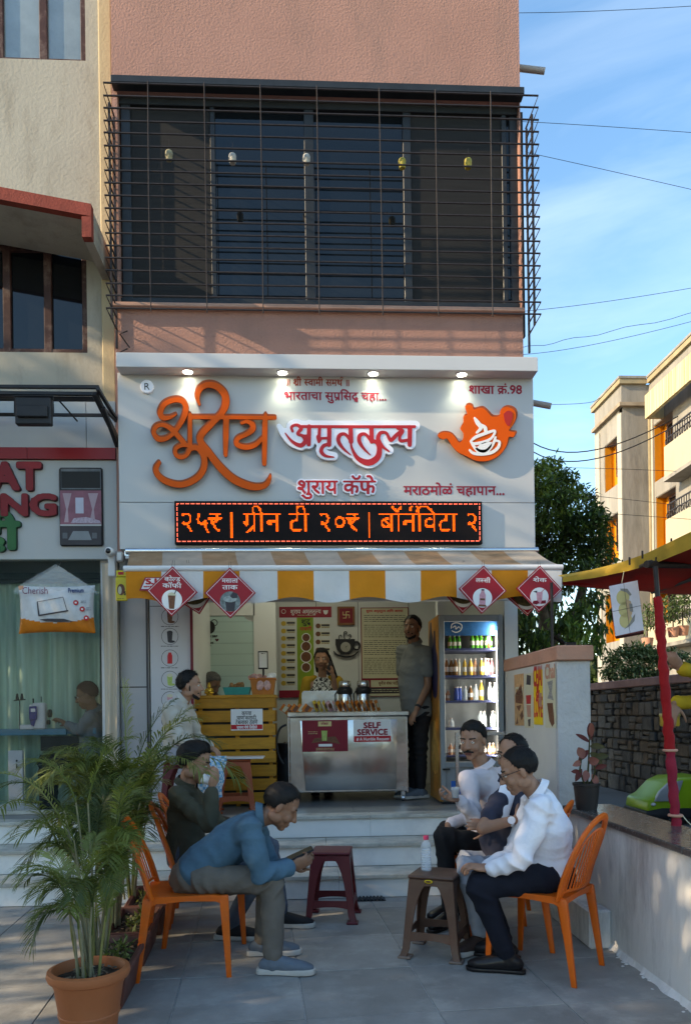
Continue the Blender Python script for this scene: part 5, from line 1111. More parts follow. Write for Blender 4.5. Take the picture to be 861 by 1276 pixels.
c2 = curtain(X_(128.5, 6.62, 800), X_(147.5, 6.62, 800), 6.61, PLAT+.01, Z_(702, 6.6, 135), m_curb, .022, 'beige_curtain', ls, .075, 9)
b = MB(); b.box((X_(127.5, 6.72, 800), 6.70, PLAT), (X_(148, 6.72, 800), 7.3, zs0)); b.build('end_wall', m_int, ls, world=True)
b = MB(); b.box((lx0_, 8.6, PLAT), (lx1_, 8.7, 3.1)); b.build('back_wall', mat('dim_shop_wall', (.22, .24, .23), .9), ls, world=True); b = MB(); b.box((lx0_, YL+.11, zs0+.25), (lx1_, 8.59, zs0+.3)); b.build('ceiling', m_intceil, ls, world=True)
b = MB(); b.box((lx0_-.1, YL+.1, PLAT), (lx0_-.01, 8.7, 3.1)); b.build('side_wall', m_int, ls, world=True)
# pillow package hanging in front
pk = thing('pillow_package', 'white and orange pillow in a clear bag hanging before the left shop window', 'package', P(72, 706, 6.5))
YPk = 6.5
def bulge(x0p, y0p, x1p, y1p, d, m, nm, clip=None, seed=1, inset=0.0):
 n = 40; a, c = P(x0p, y1p, YPk), P(x1p, y0p, YPk); vs = []; r2 = random.Random(seed)
 for side in (-1, 1):
  for j in range(n+1):
   for i in range(n+1):
    u, v = i/n*2-1, j/n*2-1; t_ = (max(0, (1-u*u))*max(0, (1-v*v)))**.42
    pinch = 1-.045*(v*v)-0; pz = 1-.05*(1-abs(u))*0
    x = (a.x+c.x)/2 + u*(c.x-a.x)/2*(1-.05*(1-v*v)); z = (a.z+c.z)/2 + v*(c.z-a.z)/2*(1-.07*(1-u*u)*1.0)
    vs.append((x, YPk+side*(d*t_-inset)+.004*math.sin(x*60+v*4)*t_, z))
 N_ = (n+1)**2; q = lambda s, i, j: s*N_+j*(n+1)+i
 b = MB(); b.add(vs, [(q(0, i, j), q(0, i+1, j), q(0, i+1, j+1), q(0, i, j+1)) for i in range(n) for j in range(n)]+[(q(1, i, j), q(1, i, j+1), q(1, i+1, j+1), q(1, i+1, j)) for i in range(n) for j in range(n)]); return b
bl = bulge(24, 729, 119, 790, .07, None, 'pillow');
for i, f_ in enumerate(bl.f):
 zc = sum(bl.v[j][2] for j in f_)/4; xc = sum(bl.v[j][0] for j in f_)/4; zb = P(72, 777, YPk).z + .9*(xc-P(72, 777, YPk).x)**2*.6
 if zc < zb or (zc > P(30, 735, YPk).z and xc < P(31, 735, YPk).x): bl.mi[i] = 1
bl.build('pillow', [mat('pillow_white_plastic', (.55, .56, .56), .35, var=.10, vs=9, bump=.006, bs=22), mat('pillow_orange_plastic', (.60, .17, .015), .35, var=.15, vs=9, bump=.005, bs=22)], pk, smooth=50, world=True)
m_bag = mat('clear_plastic', (.75, .78, .76), .12, var=.1, alpha=.22, bump=.01, bs=18)
b = MB(); T0 = P(72, 704, YPk); pts = [P(20, 735, YPk), P(40, 722, YPk), T0, P(100, 722, YPk), P(122, 737, YPk)]
for s_ in (-1, 1):
 for i in range(4): a, c = pts[i], pts[i+1]; y_ = .05*s_; b.add([a+V((0, y_*.7, 0)), c+V((0, y_*.7, 0)), V((c.x, YPk+y_*.9, P(72, 740, YPk).z)), V((a.x, YPk+y_*.9, P(72, 740, YPk).z))], [(0, 1, 2, 3)])
b.build('bag_top', m_bag, pk, world=True)
b = MB(); b.tube([P(72, 706, YPk), P(72, 699, YPk)+V((0, .08, 0))], .004, 5); b.build('hanging_cord', m_wire, pk, world=True)
ptext('Cherish', pk, 48, 738, 12, 31, YPk, mat('plum_print', (.16, .02, .06), .5), .071, .0); ptext('Premium', pk, 98, 737.5, 7.5, 19, YPk, mat('navy_word', (.01, .03, .12), .5), .066, .03)
strokes('pillow_drawing', [[(47, 750, .6), (49, 767, .9), (85, 761, .9)], [(47, 750, .3), (79, 744, .3), (84, 761, .3)]], m_darkp, pk, lambda x, y: P(x, y, YPk-.073), .002, h=.3, smooth=False); ppoly('pillow_shadow_print', pk, [(50, 772), (60, 770.8), (80, 771), (92, 774.5), (75, 775), (58, 774.5)], YPk-.066, m_darkp, 0, .002)
for px, py in ((95, 751), (103, 759), (108, 770)): disc('badge_print', pk, px, py, 3.2, YPk-.058, m_redprint, 0, .002, 14); card('badge_mark', pk, (px-1.2, py-1, px+1.2, py+1), YPk-.058, m_whiteprint, .0025, .001)
lines('small_words', pk, 101, 108, [749, 751], YPk-.058, m_darkp, 0, .25, seed=1, dash=3); lines('small_words', pk, 108, 114, [757.5, 760], YPk-.056, m_darkp, 0, .25, seed=2, dash=3)
# sewing machine and table inside
YT = 6.92
st = thing('sewing_table', 'blue topped sewing table on a white leg behind the shop window', 'table', (X_(50, YT, 910), YT, PLAT))
m_tbl = mat('blue_table_top', (.05, .20, .28), .4)
card('table_top', st, (-20, 909, 84, 916), YT-.1, m_tbl, 0, .03); b = MB(); q0, q1 = P(-20, 909, YT-.1), P(120, 916, YT-.1); b.cbox((q0.x, YT-.099, q1.z+.012), (q1.x, YT+.08, q0.z), .003); b.build('table_bed', m_tbl, st, world=True)
card('leg', st, (13, 935, 31, 1003), YT-.09, m_tubew, 0, .04, .004); card('foot', st, (4, 1001, 52, 1008), YT-.1, m_tubew, 0, .1, .006); card('apron', st, (52, 917, 118, 935), YT-.05, m_black, 0, .02); disc('foot_bolt', st, 21.5, 948, 1.3, YT-.13, m_black, 0, .003, 8); card('foot_slot', st, (20.8, 952, 22.2, 957), YT-.13, m_black, 0, .003)
sm = thing('sewing_machine', 'white and blue overlock sewing machine on the shop window table', 'sewing machine', P(48, 909, YT-.05))
card('body', sm, (45, 876, 60, 908.5), YT-.04, m_tubew, 0, .09, .012); card('arm', sm, (40, 878, 48, 886), YT-.045, m_tubew, 0, .07, .01); card('blue_cover', sm, (37.5, 880, 47, 897), YT-.14, mat('machine_blue', (.015, .03, .20), .35), 0, .02, .006); card('label', sm, (39, 883, 44.5, 887), YT-.16, m_whiteprint, .001, .001); ppoly('blade_cover', sm, [(38.5, 897), (46, 897), (43.5, 905), (40.5, 905)], YT-.12, bpy.data.materials['machine_blue'], 0, .02)
card('bed', sm, (29, 903, 46, 908.6), YT-.06, m_tubew, 0, .08, .006); b = MB(); q = P(42, 876, YT-.08); b.tube([q, q+V((0, 0, .04))], .006, 6); q = P(52, 875, YT-.08); b.tube([q, q+V((0, 0, .05))], .004, 6); b.build('thread_post', m_black, sm, world=True); b = MB(); q = P(62.5, 889, YT-.08); b.tube([q+V((-.01, 0, 0)), q+V((.012, 0, 0))], .035, 14); q = P(61, 900, YT-.08); b.tube([q+V((-.01, 0, 0)), q+V((.012, 0, 0))], .02, 12); b.build('hand_wheel', m_black, sm, world=True, smooth=40)
th_ = thing('thread_stand', 'dark thread cone stand in the shop window', 'thread stand', P(24, 875, 6.86)); b = MB(); q = P(25, 873, 6.86); b.tube([q+V((-.05, 0, 0)), q+V((.05, 0, .01))], .005, 6); b.tube([P(25, 909, 6.86), q], .004, 6); b.build('stand', m_black, th_, world=True)
for dx in (-.02, .02): b = MB(); b.lathe([(0, 0), (.016, 0), (.008, .055), (0, .056)], 10, (q.x+dx, q.y, q.z+.006)); b.build('thread_cone', m_black, th_, world=True, smooth=40)
# ================================================================ right side: parapet, gate pier, block
PXI = 1.72
pa = thing('parapet_wall', 'whitewashed low wall with grey granite top running towards the camera on the right', 'wall', (PXI+.15, 3.5, 0))
yE = G(744, 1012, .735).y
b = MB(); b.box((PXI, -1.5, 0), (PXI+.22, 4.995, .70)); b.build('wall', m_whitewall, pa, world=True)
for k in range(4):
 y0_, y1_ = -1.5+k*1.63, -1.5+(k+1)*1.63-.003
 b = MB(); b.cbox((PXI-.03, y0_, .701), (PXI+.30, y1_, .735), .006); b.build('granite_slab', m_granite, pa, world=True)
b = MB()   # crumbly plaster skirt where the wall meets the paving
r2 = random.Random(6)
for k in range(70):
 y = r2.uniform(2.4, 4.5); x = PXI - abs(r2.gauss(0, .035)); s = r2.uniform(.004, .013); b.ell((x, y, s*.3), (s, s*1.4, s*.7), Matrix.Rotation(r2.uniform(0, 3), 3, 'Z'), 6, 4)
o = b.build('plaster_crumbs', m_whitewall, pa, world=True); o['kind'] = 'stuff'
b = MB(); n = 80
for i in range(n): y0_, y1_ = 1.9+i*.03, 1.9+(i+1)*.03; w0, w1 = [.022+.02*noise.noise(V((q_*6, 0, 0)))+.012*noise.noise(V((q_*31, 3, 0))) for q_ in (y0_, y1_)]; b.add([(PXI-w0, y0_, .006), (PXI-w1, y1_, .006), (PXI, y1_, .035), (PXI, y0_, .035), (PXI, y0_, 0), (PXI, y1_, 0)], [(0, 1, 2, 3)])
b.build('plaster_skirt', m_whitewall, pa, world=True)
bk_ = thing('plaster_block', 'short white plastered block standing against the low wall', 'block', (1.6, 4.6, 0))
b = MB(); b.cbox((1.59, 4.27, .003), (PXI-.001, 4.94, .225), .012); b.build('block', m_whitewall, bk_, world=True)
# pier
PZ = 1.69; px0_ = 1.666;
pr = thing('gate_pier', 'white rough plastered side wall with pink coping and four tea posters', 'wall', (1.6, 5.2, 0))
b = MB(); b.cbox((px0_, 5.0, 0), (px0_+.222, 6.32, PZ-.001), .004); b.build('wall', m_whiterough, pr, world=True)
b = MB(); b.cbox((px0_-.012, 4.965, PZ), (px0_+.235, 6.33, PZ+.10), .008); b.build('coping', m_coping, pr, world=True)
b = MB(); b.box((px0_-.003, 5.04, .55), (px0_-.0002, 6.31, PZ-.002)); b.build('smooth_face', m_white, pr, world=True)
def onside(px, py): return PX(px, py, px0_-.004)
ST = []
for k, (a, c, t0, t1, mm) in enumerate(((641, 652.5, 840, 904, mat('poster_tan', (.52, .30, .14), .5, var=.3, vs=18)), (653.5, 664, 839, 907, m_creamp), (664.8, 676, 835, 903, m_yel), (679, 692.5, 833, 907, m_creamp))):
 p0, p1 = onside(a, (t0+t1)/2), onside(c, (t0+t1)/2); z1_, z0_ = onside((a+c)/2, t0).z, onside((a+c)/2, t1).z
 ps = thing('wall_poster', ('tan poster with a dark chocolate drink print, leftmost on the pier', 'cream poster with narrow red and brown print, second on the pier', 'bright yellow poster lettered CHAI LOVE on the pier', 'cream poster with a tall brown cup print, nearest the pier corner')[k], 'poster', (px0_, (p0.y+p1.y)/2, z0_), 0, 'vertical tea posters on the pier')
 b = MB(); b.box((px0_-.006, p0.y, z0_), (px0_-.0035, p1.y, z1_)); b.build('sheet', mm, ps, world=True)
 U, W_ = V((0, -1, 0)), Z1; wdt = abs(p1.y-p0.y); H = z1_-z0_; ym = (p0.y+p1.y)/2
 def sp(nm, poly, m, off=.0012): b = MB(); b.prism([(ym - u*wdt/2, z0_+v*H) for u, v in poly], px0_-.006-off, px0_-.0061, lambda u, v, d: V((d, u, v))); b.build(nm, m, ps, world=True)
 def tx(s, v, hgt, wf, m): text(s, m, ps, (px0_-.0062, ym, z0_+v*H), U, W_, hgt, .001, .03, width=wdt*wf, N=28)
 if k == 0: sp('cup_print', [(-.75, .62), (.5, .80), (.85, .6), (.7, .42), (-.7, .45)], m_brownp); sp('heart_print', [(-.6, .38), (.5, .40), (0, .28)], m_brownp); sp('bean_print', [(.2, .2), (.7, .3), (.9, .18), (.5, .10)], m_brownp); sp('bean_print', [(-.7, .02), (-.4, .16), (-.2, .04)], m_brownp); tx('Chai', .58, .10, .9, m_creamp)
 if k == 1: sp('bird_print', [(-.3, .98), (.6, .95), (.5, .78), (-.5, .8)], m_darkp); sp('red_word_block', [(-.6, .60), (.6, .60), (.5, .44), (-.5, .44)], m_redprint); sp('brown_word_block', [(-.5, .42), (.5, .42), (.5, .2), (-.3, .2)], m_coping); sp('dark_word_block', [(-.2, .15), (.4, .17), (.3, .03), (-.1, .03)], m_darkp)
 if k == 2: tx('CHAI', .72, .20, .98, m_redprint); tx('&', .50, .14, .4, m_redprint); sp('stick_print', [(.25, .58), (.85, .58), (.85, .33), (.25, .33)], m_coping); tx('LOVE', .15, .20, .98, m_redprint)
 if k == 3: tx('Chai', .84, .14, .95, m_coping); sp('cup_outline_print', [(-.5, .78), (.5, .80), (.3, .60), (.6, .46), (-.5, .5), (-.1, .62)], mat('poster_grey', (.28, .27, .25), .5, var=.5, vs=80)); sp('roll_print', [(-.6, .42), (.45, .42), (.7, .08), (.3, .02), (-.2, .12)], m_brownp)
# dark posts behind the pier
for (x, y, z1_, r, lb, nm) in ((px0_+.275, 5.55, 1.86, .028, 'dark square steel gate post beside the white pier', 'gate_post'),):
 b = MB(); b.cbox((x-r, y-r, 0), (x+r*1.6, y+r, z1_), .004); tag(b.build(nm, m_black), lb, 'post')
q = P(688, 815, 5.2); b = MB(); b.tube([(q.x, 5.2, PZ+.10), (q.x, 5.2, P(688, 726, 5.2).z)], .011, 8); tag(b.build('support_pole', m_rust, smooth=40), 'thin dark pole standing on the pink coping below the awning end', 'pole')
# steel railing beside the fridge
rl = thing('steel_railing', 'square stainless steel railing between the fridge and the white pier', 'railing', (1.1, 6.3, PLAT))
YR = 6.34
for a in ((569, 917, 569, 997), (677.5, 917, 677.5, 985), (655, 919, 655, 985)):
 p0, p1 = P(a[0], a[1], YR), P(a[2], a[3], YR); b = MB(); b.cbox((p0.x-.014, YR-.014, PLAT), (p0.x+.014, YR+.014, p0.z), .002); b.build('post', m_steeltrim, rl, world=True)
p0, p1 = P(567, 917, YR), P(680, 915, YR); b = MB(); b.cbox((p0.x, YR-.0145, p0.z), (min(p1.x, px0_-.001), YR+.0145, p0.z+.03), .002); b.build('top_rail', m_steeltrim, rl, world=True)
p0 = P(567, 975, YR); b = MB(); b.cbox((P(656, 917, YR).x, YR-.01, p0.z), (P(677, 917, YR).x, YR+.01, p0.z+.02), .002); b.build('lower_rail', m_steeltrim, rl, world=True)
# ================================================================ stone boundary wall beyond
SWX = 5.25; SWH = 1.72
sw = thing('stone_wall', 'dark boundary wall of rough stone blocks with a mauve coping behind the red pole', 'wall', (SWX, 12, 0))
b = MB(); b.box((SWX+.04, 3.0, 0), (SWX+.30, 27, SWH)); b.build('mortar_core', mat('dark_mortar', (.03, .028, .027), .95), sw, world=True)
b = MB(); b.cbox((SWX-.05, 3.0, SWH), (SWX+.34, 27, SWH+.13), .015); b.build('coping', mat('mauve_coping', (.22, .13, .13), .8, var=.2, vs=5), sw, world=True)
m_st = [mat('stone_slate', (.050, .050, .053), .85, var=.35, vs=8, bump=.012, bs=25), mat('stone_brown', (.080, .062, .050), .85, var=.35, vs=8, bump=.012, bs=25), mat('stone_grey', (.085, .080, .078), .85, var=.3, vs=8, bump=.012, bs=25)]
r2 = random.Random(17); far = MB(); z = 0.0; cnt = 0
rows = []
while z < SWH-.01:
 h = min(r2.choice((.15, .19, .23, .27)), SWH-z)
 if SWH-z-h < .08: h = SWH-z
 y = 9.9
 while y < 15.4:
  wy = r2.choice((.14, .2, .26, .36))
  if r2.random() < .35: segs = [(z, z+h*.5), (z+h*.5, z+h)]
  else: segs = [(z, z+h)]
  for a, c in segs:
   b = MB(); d = r2.uniform(0, .045); g = .012
   b.cbox((SWX-d, y+g, a+g*.7), (SWX+.045, y+wy-g, c-g*.7), .018)
   b.v = [(v[0], v[1]+r2.uniform(-.008, .008), v[2]+r2.uniform(-.008, .008)) for v in b.v]
   if cnt < 290: b.build('stone', r2.choice(m_st), sw, world=True); cnt += 1
   else: far.add(b.v, b.f)
  y += wy
 z += h
if far.v: o = far.build('stone_rest', m_st[0], sw, world=True); o['kind'] = 'stuff'
z = 0; far2 = MB()
for (ya, yb_) in ((3.0, 9.9), (15.4, 27)):
 z = 0
 while z < SWH-.05:
  y = ya
  while y < yb_-.1:
   wy = r2.choice((.3, .4, .5)); far2.cbox((SWX-r2.uniform(0, .04), y+.012, z+.01), (SWX+.045, min(y+wy, yb_)-.012, min(z+.215, SWH)-.004), .018); y += wy
  z += .215
o = far2.build('stone_rest', m_st[2], sw, world=True); o['kind'] = 'stuff'
# raised kerb strip beyond the parapet
b = MB(); b.cbox((2.45, 2, 0), (2.55, 26, .12), .02); struct('kerb', b, mat('kerb_concrete', (.22, .21, .19), .9, var=.2, vs=6))
b = MB(); b.quad((1.95, -2, .004), (SWX+.04, -2, .004), (SWX+.04, 27, .004), (1.95, 27, .004)); struct('lane', b, mat('lane_dust', (.20, .195, .185), .9, var=.15, vs=2, bump=.004, bs=60, dirt=(.13, .12, .11), ds=2))
# fence of dark uprights under the trees
fn = thing('dark_fence', 'dark vertical iron fence under the trees behind the white pier', 'fence', (3.6, 13, 0))
b = MB(); b.box((.8, 12.96, 1.75), (4.9, 13.0, 1.80)); b.box((.8, 12.96, .3), (4.9, 13.0, .35)); b.build('rail', m_black, fn, world=True)
o0_ = None
for k in range(28):
 x = .9+k*.145
 if o0_ is None: b = MB(); b.cbox((x-.02, 12.92, 0), (x+.02, 12.959, 2.0), .004); o0_ = b.build('upright', m_black, fn, world=True)
 else: o = o0_.copy(); col.objects.link(o); o.parent = fn; o.location.x += k*.145
# ================================================================ red canopy, pole, light box
m_redcloth = mat('red_cloth', (.30, .005, .007), .75, var=.2, vs=6, bump=.004, bs=30); m_yelcloth = mat('yellow_cloth_edge', (.36, .23, .03), .75, var=.2, vs=6)
m_redtarp = mat('red_tarpaulin', (.33, .022, .012), .6, var=.25, vs=3, bump=.005, bs=12)
rc = thing('red_canopy', 'red tarpaulin canopy with a yellow edge stretched over the neighbouring stall', 'canopy', P(820, 700, 4.3))
# edge from the left tip to the right, then back
E0 = [P(700, 725, 5.3), P(740, 719.5, 5.05), P(780, 711, 4.8), (P(812, 702, 4.45)), P(840, 690.5, 4.2), P(875, 676, 3.9), P(960, 650, 3.4)]
B0 = [V((p.x+.15+.5*i, 6.6+.1*i, p.z+.02+.0*i)) for i, p in enumerate(E0)]
B0 = [P(702, 727, 5.4), P(750, 733, 6.2), P(800, 738, 6.8), P(840, 740, 6.9), P(880, 741, 6.9), P(930, 741, 6.8), P(1050, 735, 6.5)]
n = len(E0)-1; m_ = 6; vs = []
for i in range(n+1):
 for j in range(m_+1):
  v = j/m_; p = E0[i].lerp(B0[i], v); p.z -= .05*math.sin(PI*v)*(i/n+.2) - .01*math.sin(i*2.1+j*1.7); vs.append(p)
q = lambda i, j: i*(m_+1)+j; b = MB(); b.add(vs + [p+V((0, 0, .004)) for p in vs], [(q(i, j), q(i+1, j), q(i+1, j+1), q(i, j+1)) for i in range(n) for j in range(m_)] + [(len(vs)+q(i, j), len(vs)+q(i, j+1), len(vs)+q(i+1, j+1), len(vs)+q(i+1, j)) for i in range(n) for j in range(m_)]); b.build('sheet', m_redtarp, rc, smooth=60, world=True)
b = MB(); E2 = [p+V((0, -.012, 0)) for p in E0]; vs = []
for i, p in enumerate(E2): hgt = (.03, .035, .04, .045, .05, .055, .06)[i]; vs += [p+V((0, 0, -hgt*.15)), p+V((0, .0, hgt)), p+V((0, .10, hgt+.03))]
b.add(vs, [(3*i+j, 3*i+3+j, 3*i+4+j, 3*i+1+j) for i in range(n) for j in range(2)]); b.build('yellow_edge', m_yelcloth, rc, smooth=60, world=True)
b = MB(); b.tube([P(805, 703, 4.36), P(960, 706, 4.9)], .022, 8); b.build('rafter', m_rust, rc, world=True, smooth=40); b = MB(); b.tube([P(812, 738, 6.7), P(880, 715, 4.6)], .016, 8); b.build('rafter', m_rust, rc, world=True, smooth=40)
b = MB(); b.tube([P(811, 700, 4.35), P(760, 722, 5.6)], .012, 6); b.build('rafter', m_rust, rc, world=True, smooth=40)
for (px, py) in ((817, 700), (836, 676.5), (800, 692), (784, 700)):
 b = MB(); p = P(px, py+4, 4.4); b.tube([p, p+V((0, 0, .045))], .006, 6); b.build('tie_stub', m_rust, rc, world=True)
po = thing('wrapped_pole', 'leaning canopy pole wrapped in crumpled red cloth standing on the granite slab', 'pole', G(842, 1029, .735))
pb = G(842, 1029, .735); ptp = P(816, 706, pb.y+.03);
b = MB(); b.tube([pb+V((0, 0, 0)), ptp], .013, 10); b.build('steel_pipe', m_rust, po, world=True, smooth=40)
b = MB(); pts = []; rs = []; n = 46
for i in range(n+1): t_ = i/n*.88; p = pb.lerp(ptp, t_); pts.append(p+V((.003*math.sin(i*1.9), .003*math.cos(i*2.3), 0))); rs.append(.025*(1+.04*math.sin(i*1.3)+.05*math.sin(i*.45+1)) * (.85 if i in (14, 2) else 1) * (1-.25*max(0, (t_-.75)*4)))
b.tube(pts, rs, 14)
for i in range(len(b.v)): v = V(b.v[i]); a = noise.noise(V((v.x*9, v.y*9, v.z*22)))*.005; d = v-pb.lerp(ptp, (v.z-pb.z)/(ptp.z-pb.z)); d.z = 0; b.v[i] = tuple(v+d.normalized()*a)
pkm = mat('faded_magenta_cloth', (.26, .012, .03), .75, var=.2, vs=6, bump=.004, bs=30)
for i, f_ in enumerate(b.f): b.mi[i] = 1 if (sum(b.v[j][2] for j in f_)/len(f_)) < pb.z+.39 else 0
b.build('cloth_wrap', [m_redcloth, pkm], po, smooth=70, world=True)
for t_ in (.04, .29):
 b = MB(); p = pb.lerp(ptp, t_); b.lathe([(.036, -.007), (.040, 0), (.036, .007)], 14, p); b.build('string_tie', m_coping, po, world=True, smooth=True)
b = MB(); p = pb.lerp(ptp, .04); b.tube([p+V((.03, -.02, 0)), p+V((.05, -.03, -.03)), p+V((.075, -.03, -.052))], .003, 5); b.build('string_end', m_creamp, po, world=True)
# light box
lb_ = thing('light_box', 'tilted square hanging light box printed with a yellow and grey design', 'light box', P(782, 716, 4.7))
YB_ = 4.7; C4 = [P(758, 730, YB_), P(794, 722.5, YB_+.02), P(801.5, 787, YB_), P(766, 793.5, YB_-.02)]
Uu = (C4[1]-C4[0]); Ww = (C4[0]-C4[3]); Nn = Uu.cross(Ww).normalized(); dd_ = -Nn*.09
if dd_.y < 0: dd_ = -dd_
b = MB(); b.add(C4+[c+dd_+V((.05, 0, -.0)) for c in C4], [(0, 1, 2, 3), (4, 7, 6, 5), (0, 4, 5, 1), (1, 5, 6, 2), (2, 6, 7, 3), (3, 7, 4, 0)]); b.build('box', mat('maroon_box_side', (.14, .012, .016), .5), lb_, world=True)
def LBq(u, v, o=.002): return C4[3] + Uu*u + Ww*v - dd_.normalized()*o
def lbp(nm, pts, m, o): b = MB(); n_ = len(pts); b.add([LBq(u, v, o) for u, v in pts]+[LBq(u, v, o-.0008) for u, v in pts], [tuple(range(n_)), tuple(range(n_, 2*n_))[::-1]]+[(i, n_+i, n_+(i+1) % n_, (i+1) % n_) for i in range(n_)]); b.build(nm, m, lb_, world=True)
lbp('face', [(.012, .01), (.988, .01), (.988, .99), (.012, .99)], mat('light_box_face', (.62, .60, .66), .4), .0015)
circ = lambda cx_, cy_, rx, ry, n=20: [(cx_+rx*math.cos(2*PI*i/n), cy_+ry*math.sin(2*PI*i/n)) for i in range(n)]
m_ly = mat('print_straw', (.52, .44, .20), .5); m_lg = mat('print_grey', (.24, .23, .22), .5); m_lp = mat('print_peach', (.50, .33, .20), .5)
for (a, c_) in ((.42, .72), (.44, .48), (.42, .27)): lbp('yellow_shape', circ(a, c_, .22, .15), m_ly, .0028)
lbp('peach_shape', [(.50, .68), (.66, .62), (.70, .50), (.66, .38), (.52, .22), (.50, .5)], m_lp, .0036)
lbp('grey_shape', [(.36, .90), (.60, .87), (.72, .74), (.66, .72), (.56, .80), (.38, .86)], m_lg, .0044); lbp('grey_shape', [(.30, .10), (.52, .14), (.70, .22), (.76, .36), (.66, .30), (.54, .20), (.38, .13)], m_lg, .0044); lbp('grey_shape', [(.60, .58), (.70, .56), (.70, .40), (.60, .42)], m_lg, .0044)
lbp('crease', [(.495, 0.01), (.505, 0.01), (.505, .99), (.495, .99)], m_darkp, .0052); lbp('crease', [(.012, .485), (.988, .485), (.988, .493), (.012, .493)], m_darkp, .0056)
b = MB(); b.tube([(C4[0]+C4[1])/2+V((0, .03, -.01)), P(777, 712, YB_+.03)], .002, 5); b.build('hanging_cord', m_creamp, lb_, world=True)
# ride-on car
rcx = thing('ride_on_car', 'lime green children ride-on car with a grey windscreen beyond the low wall', 'toy car', G(845, 1029, 0), 0)
q = G(806, 1030, 0); sc_ = q.y/F; m_lime = mat('lime_plastic', (.24, .38, .015), .3, var=.06)
def rp_(u, v, w_): return V((q.x+u*sc_, q.y+w_, .02+v*sc_))
prof = [(4, 10), (0, 18), (2, 30), (14, 36), (30, 52), (44, 58), (78, 60), (110, 52), (118, 30), (118, 10)]
b = MB(); b.prism(prof, 0, .62, lambda u, v, d: rp_(u, v, d)); b.bake_bevel(.03, 3, 20); b.build('body', m_lime, rcx, smooth=45, world=True)
b = MB(); b.prism([(9, 30), (16, 42), (28, 53), (46, 56), (41, 42), (36, 30)], -.035, .03, lambda u, v, d: rp_(u, v, d)); b.bake_bevel(.004, 2); b.build('windscreen', mat('grey_windscreen', (.30, .30, .31), .25), rcx, smooth=40, world=True)
b = MB(); b.prism([(-2, 8), (118, 6), (118, 19), (20, 21), (-3, 17)], -.03, .60, lambda u, v, d: rp_(u, v, d)); b.bake_bevel(.012, 2); b.build('bumper', m_black, rcx, smooth=40, world=True)
for u in (20, 100):
 for d in (.02, .52): b = MB(); c = rp_(u, 6, d); b.tube([c, c+V((0, .09, 0))], .085, 18); b.build('wheel', m_black, rcx, smooth=40, world=True)
b = MB(); b.ell(rp_(8, 26, -.01), (.03, .012, .02)); b.build('headlight', m_tubew, rcx, smooth=True, world=True)
# ================================================================ cables
r2 = random.Random(4)
WIRES = [((648, 16), (760, 13), (900, 5), 9), ((660, 152), (760, 158), (900, 168), 12), ((670, 193), (760, 213), (900, 245), 14), ((650, 388), (760, 375), (900, 352), 16), ((648, 434), (745, 416), (900, 382), 18), ((660, 441), (760, 425), (900, 390), 20),
         ((668, 504), (720, 503), (742, 499), 22), ((664, 552), (760, 556), (900, 484), 24), ((664, 563), (760, 567), (900, 492), 21), ((665, 583), (760, 584), (900, 590), 23), ((668, 634), (760, 640), (900, 650), 19), ((668, 612), (740, 618), (900, 636), 20)]
desc = ['topmost thin cable crossing the blue sky', 'second thin cable from the top of the sky', 'faint cable sloping down to the right below the second', 'thin cable rising to the right below mid sky', 'wavy cable rising right above the far building', 'lower of two cables rising right above the far roof', 'cable reaching the left roof corner of the far building', 'upper of two thick sagging cables before the far building', 'lower of two thick sagging cables before the far building', 'level cable crossing the far building below the sagging pair', 'cable crossing before the dark tree and far window', 'lowest thin cable before the mango tree']
for k, (a, m2, c, Y) in enumerate(WIRES):
 pa_, pm, pc_ = P(*a, Y), P(*m2, Y), P(*c, Y); pts = []
 for i in range(17):
  t_ = i/8-1; p = pa_*(t_*(t_-1)/2) + pm*(1-t_*t_) + pc_*(t_*(t_+1)/2) if True else None
  if k == 4: p = p + V((0, 0, .03*math.sin(i*1.4)))
  pts.append(p)
 # run on out of the frame to the right, and behind the building to the left
 pts.append(pts[-1]+(pts[-1]-pts[-2])*6); d = pts[0]-pts[1]; pts.insert(0, pts[0]+d*(1.5 if k != 6 else 1))
 b = MB(); r = Y/F*(.32 if k not in (7, 8) else .75); b.tube(pts, r, 5); tag(b.build('overhead_cable', m_wire, smooth=True), desc[k], 'cable', 'overhead cables')
# ================================================================ far building
D0 = 26.0
m_fb = mat('weathered_render', (.27, .26, .235), .92, var=.18, vs=.9, bump=.01, bs=6, dirt=(.13, .12, .105), ds=.8, damt=.85, aniso=(1.5, 1.5, .35)); m_fbt = mat('building_trim', (.32, .26, .16), .85, var=.15, vs=3); m_fborange = mat('orange_reveal', (.55, .22, .015), .8, var=.06); m_fbcream = mat('cream_balcony', (.42, .38, .28), .85, var=.08, vs=1.2, dirt=(.36, .32, .24), ds=1.2)
m_fbwhite = mat('pale_pilaster', (.40, .38, .33), .85, var=.1, vs=2, dirt=(.4, .37, .3), ds=2)
fb = thing('far_apartments', 'weathered grey and cream apartment block with orange window reveals at the right', 'building', (11, 26, 0))
XA = P(776, 600, D0).x; XB = P(810, 600, D0).x; ZR = P(790, 471, D0).z; YA0 = PX(745, 700, XA).y
YC1 = PX(845, 500, XB).y; ZP = P(790, 503, D0).z
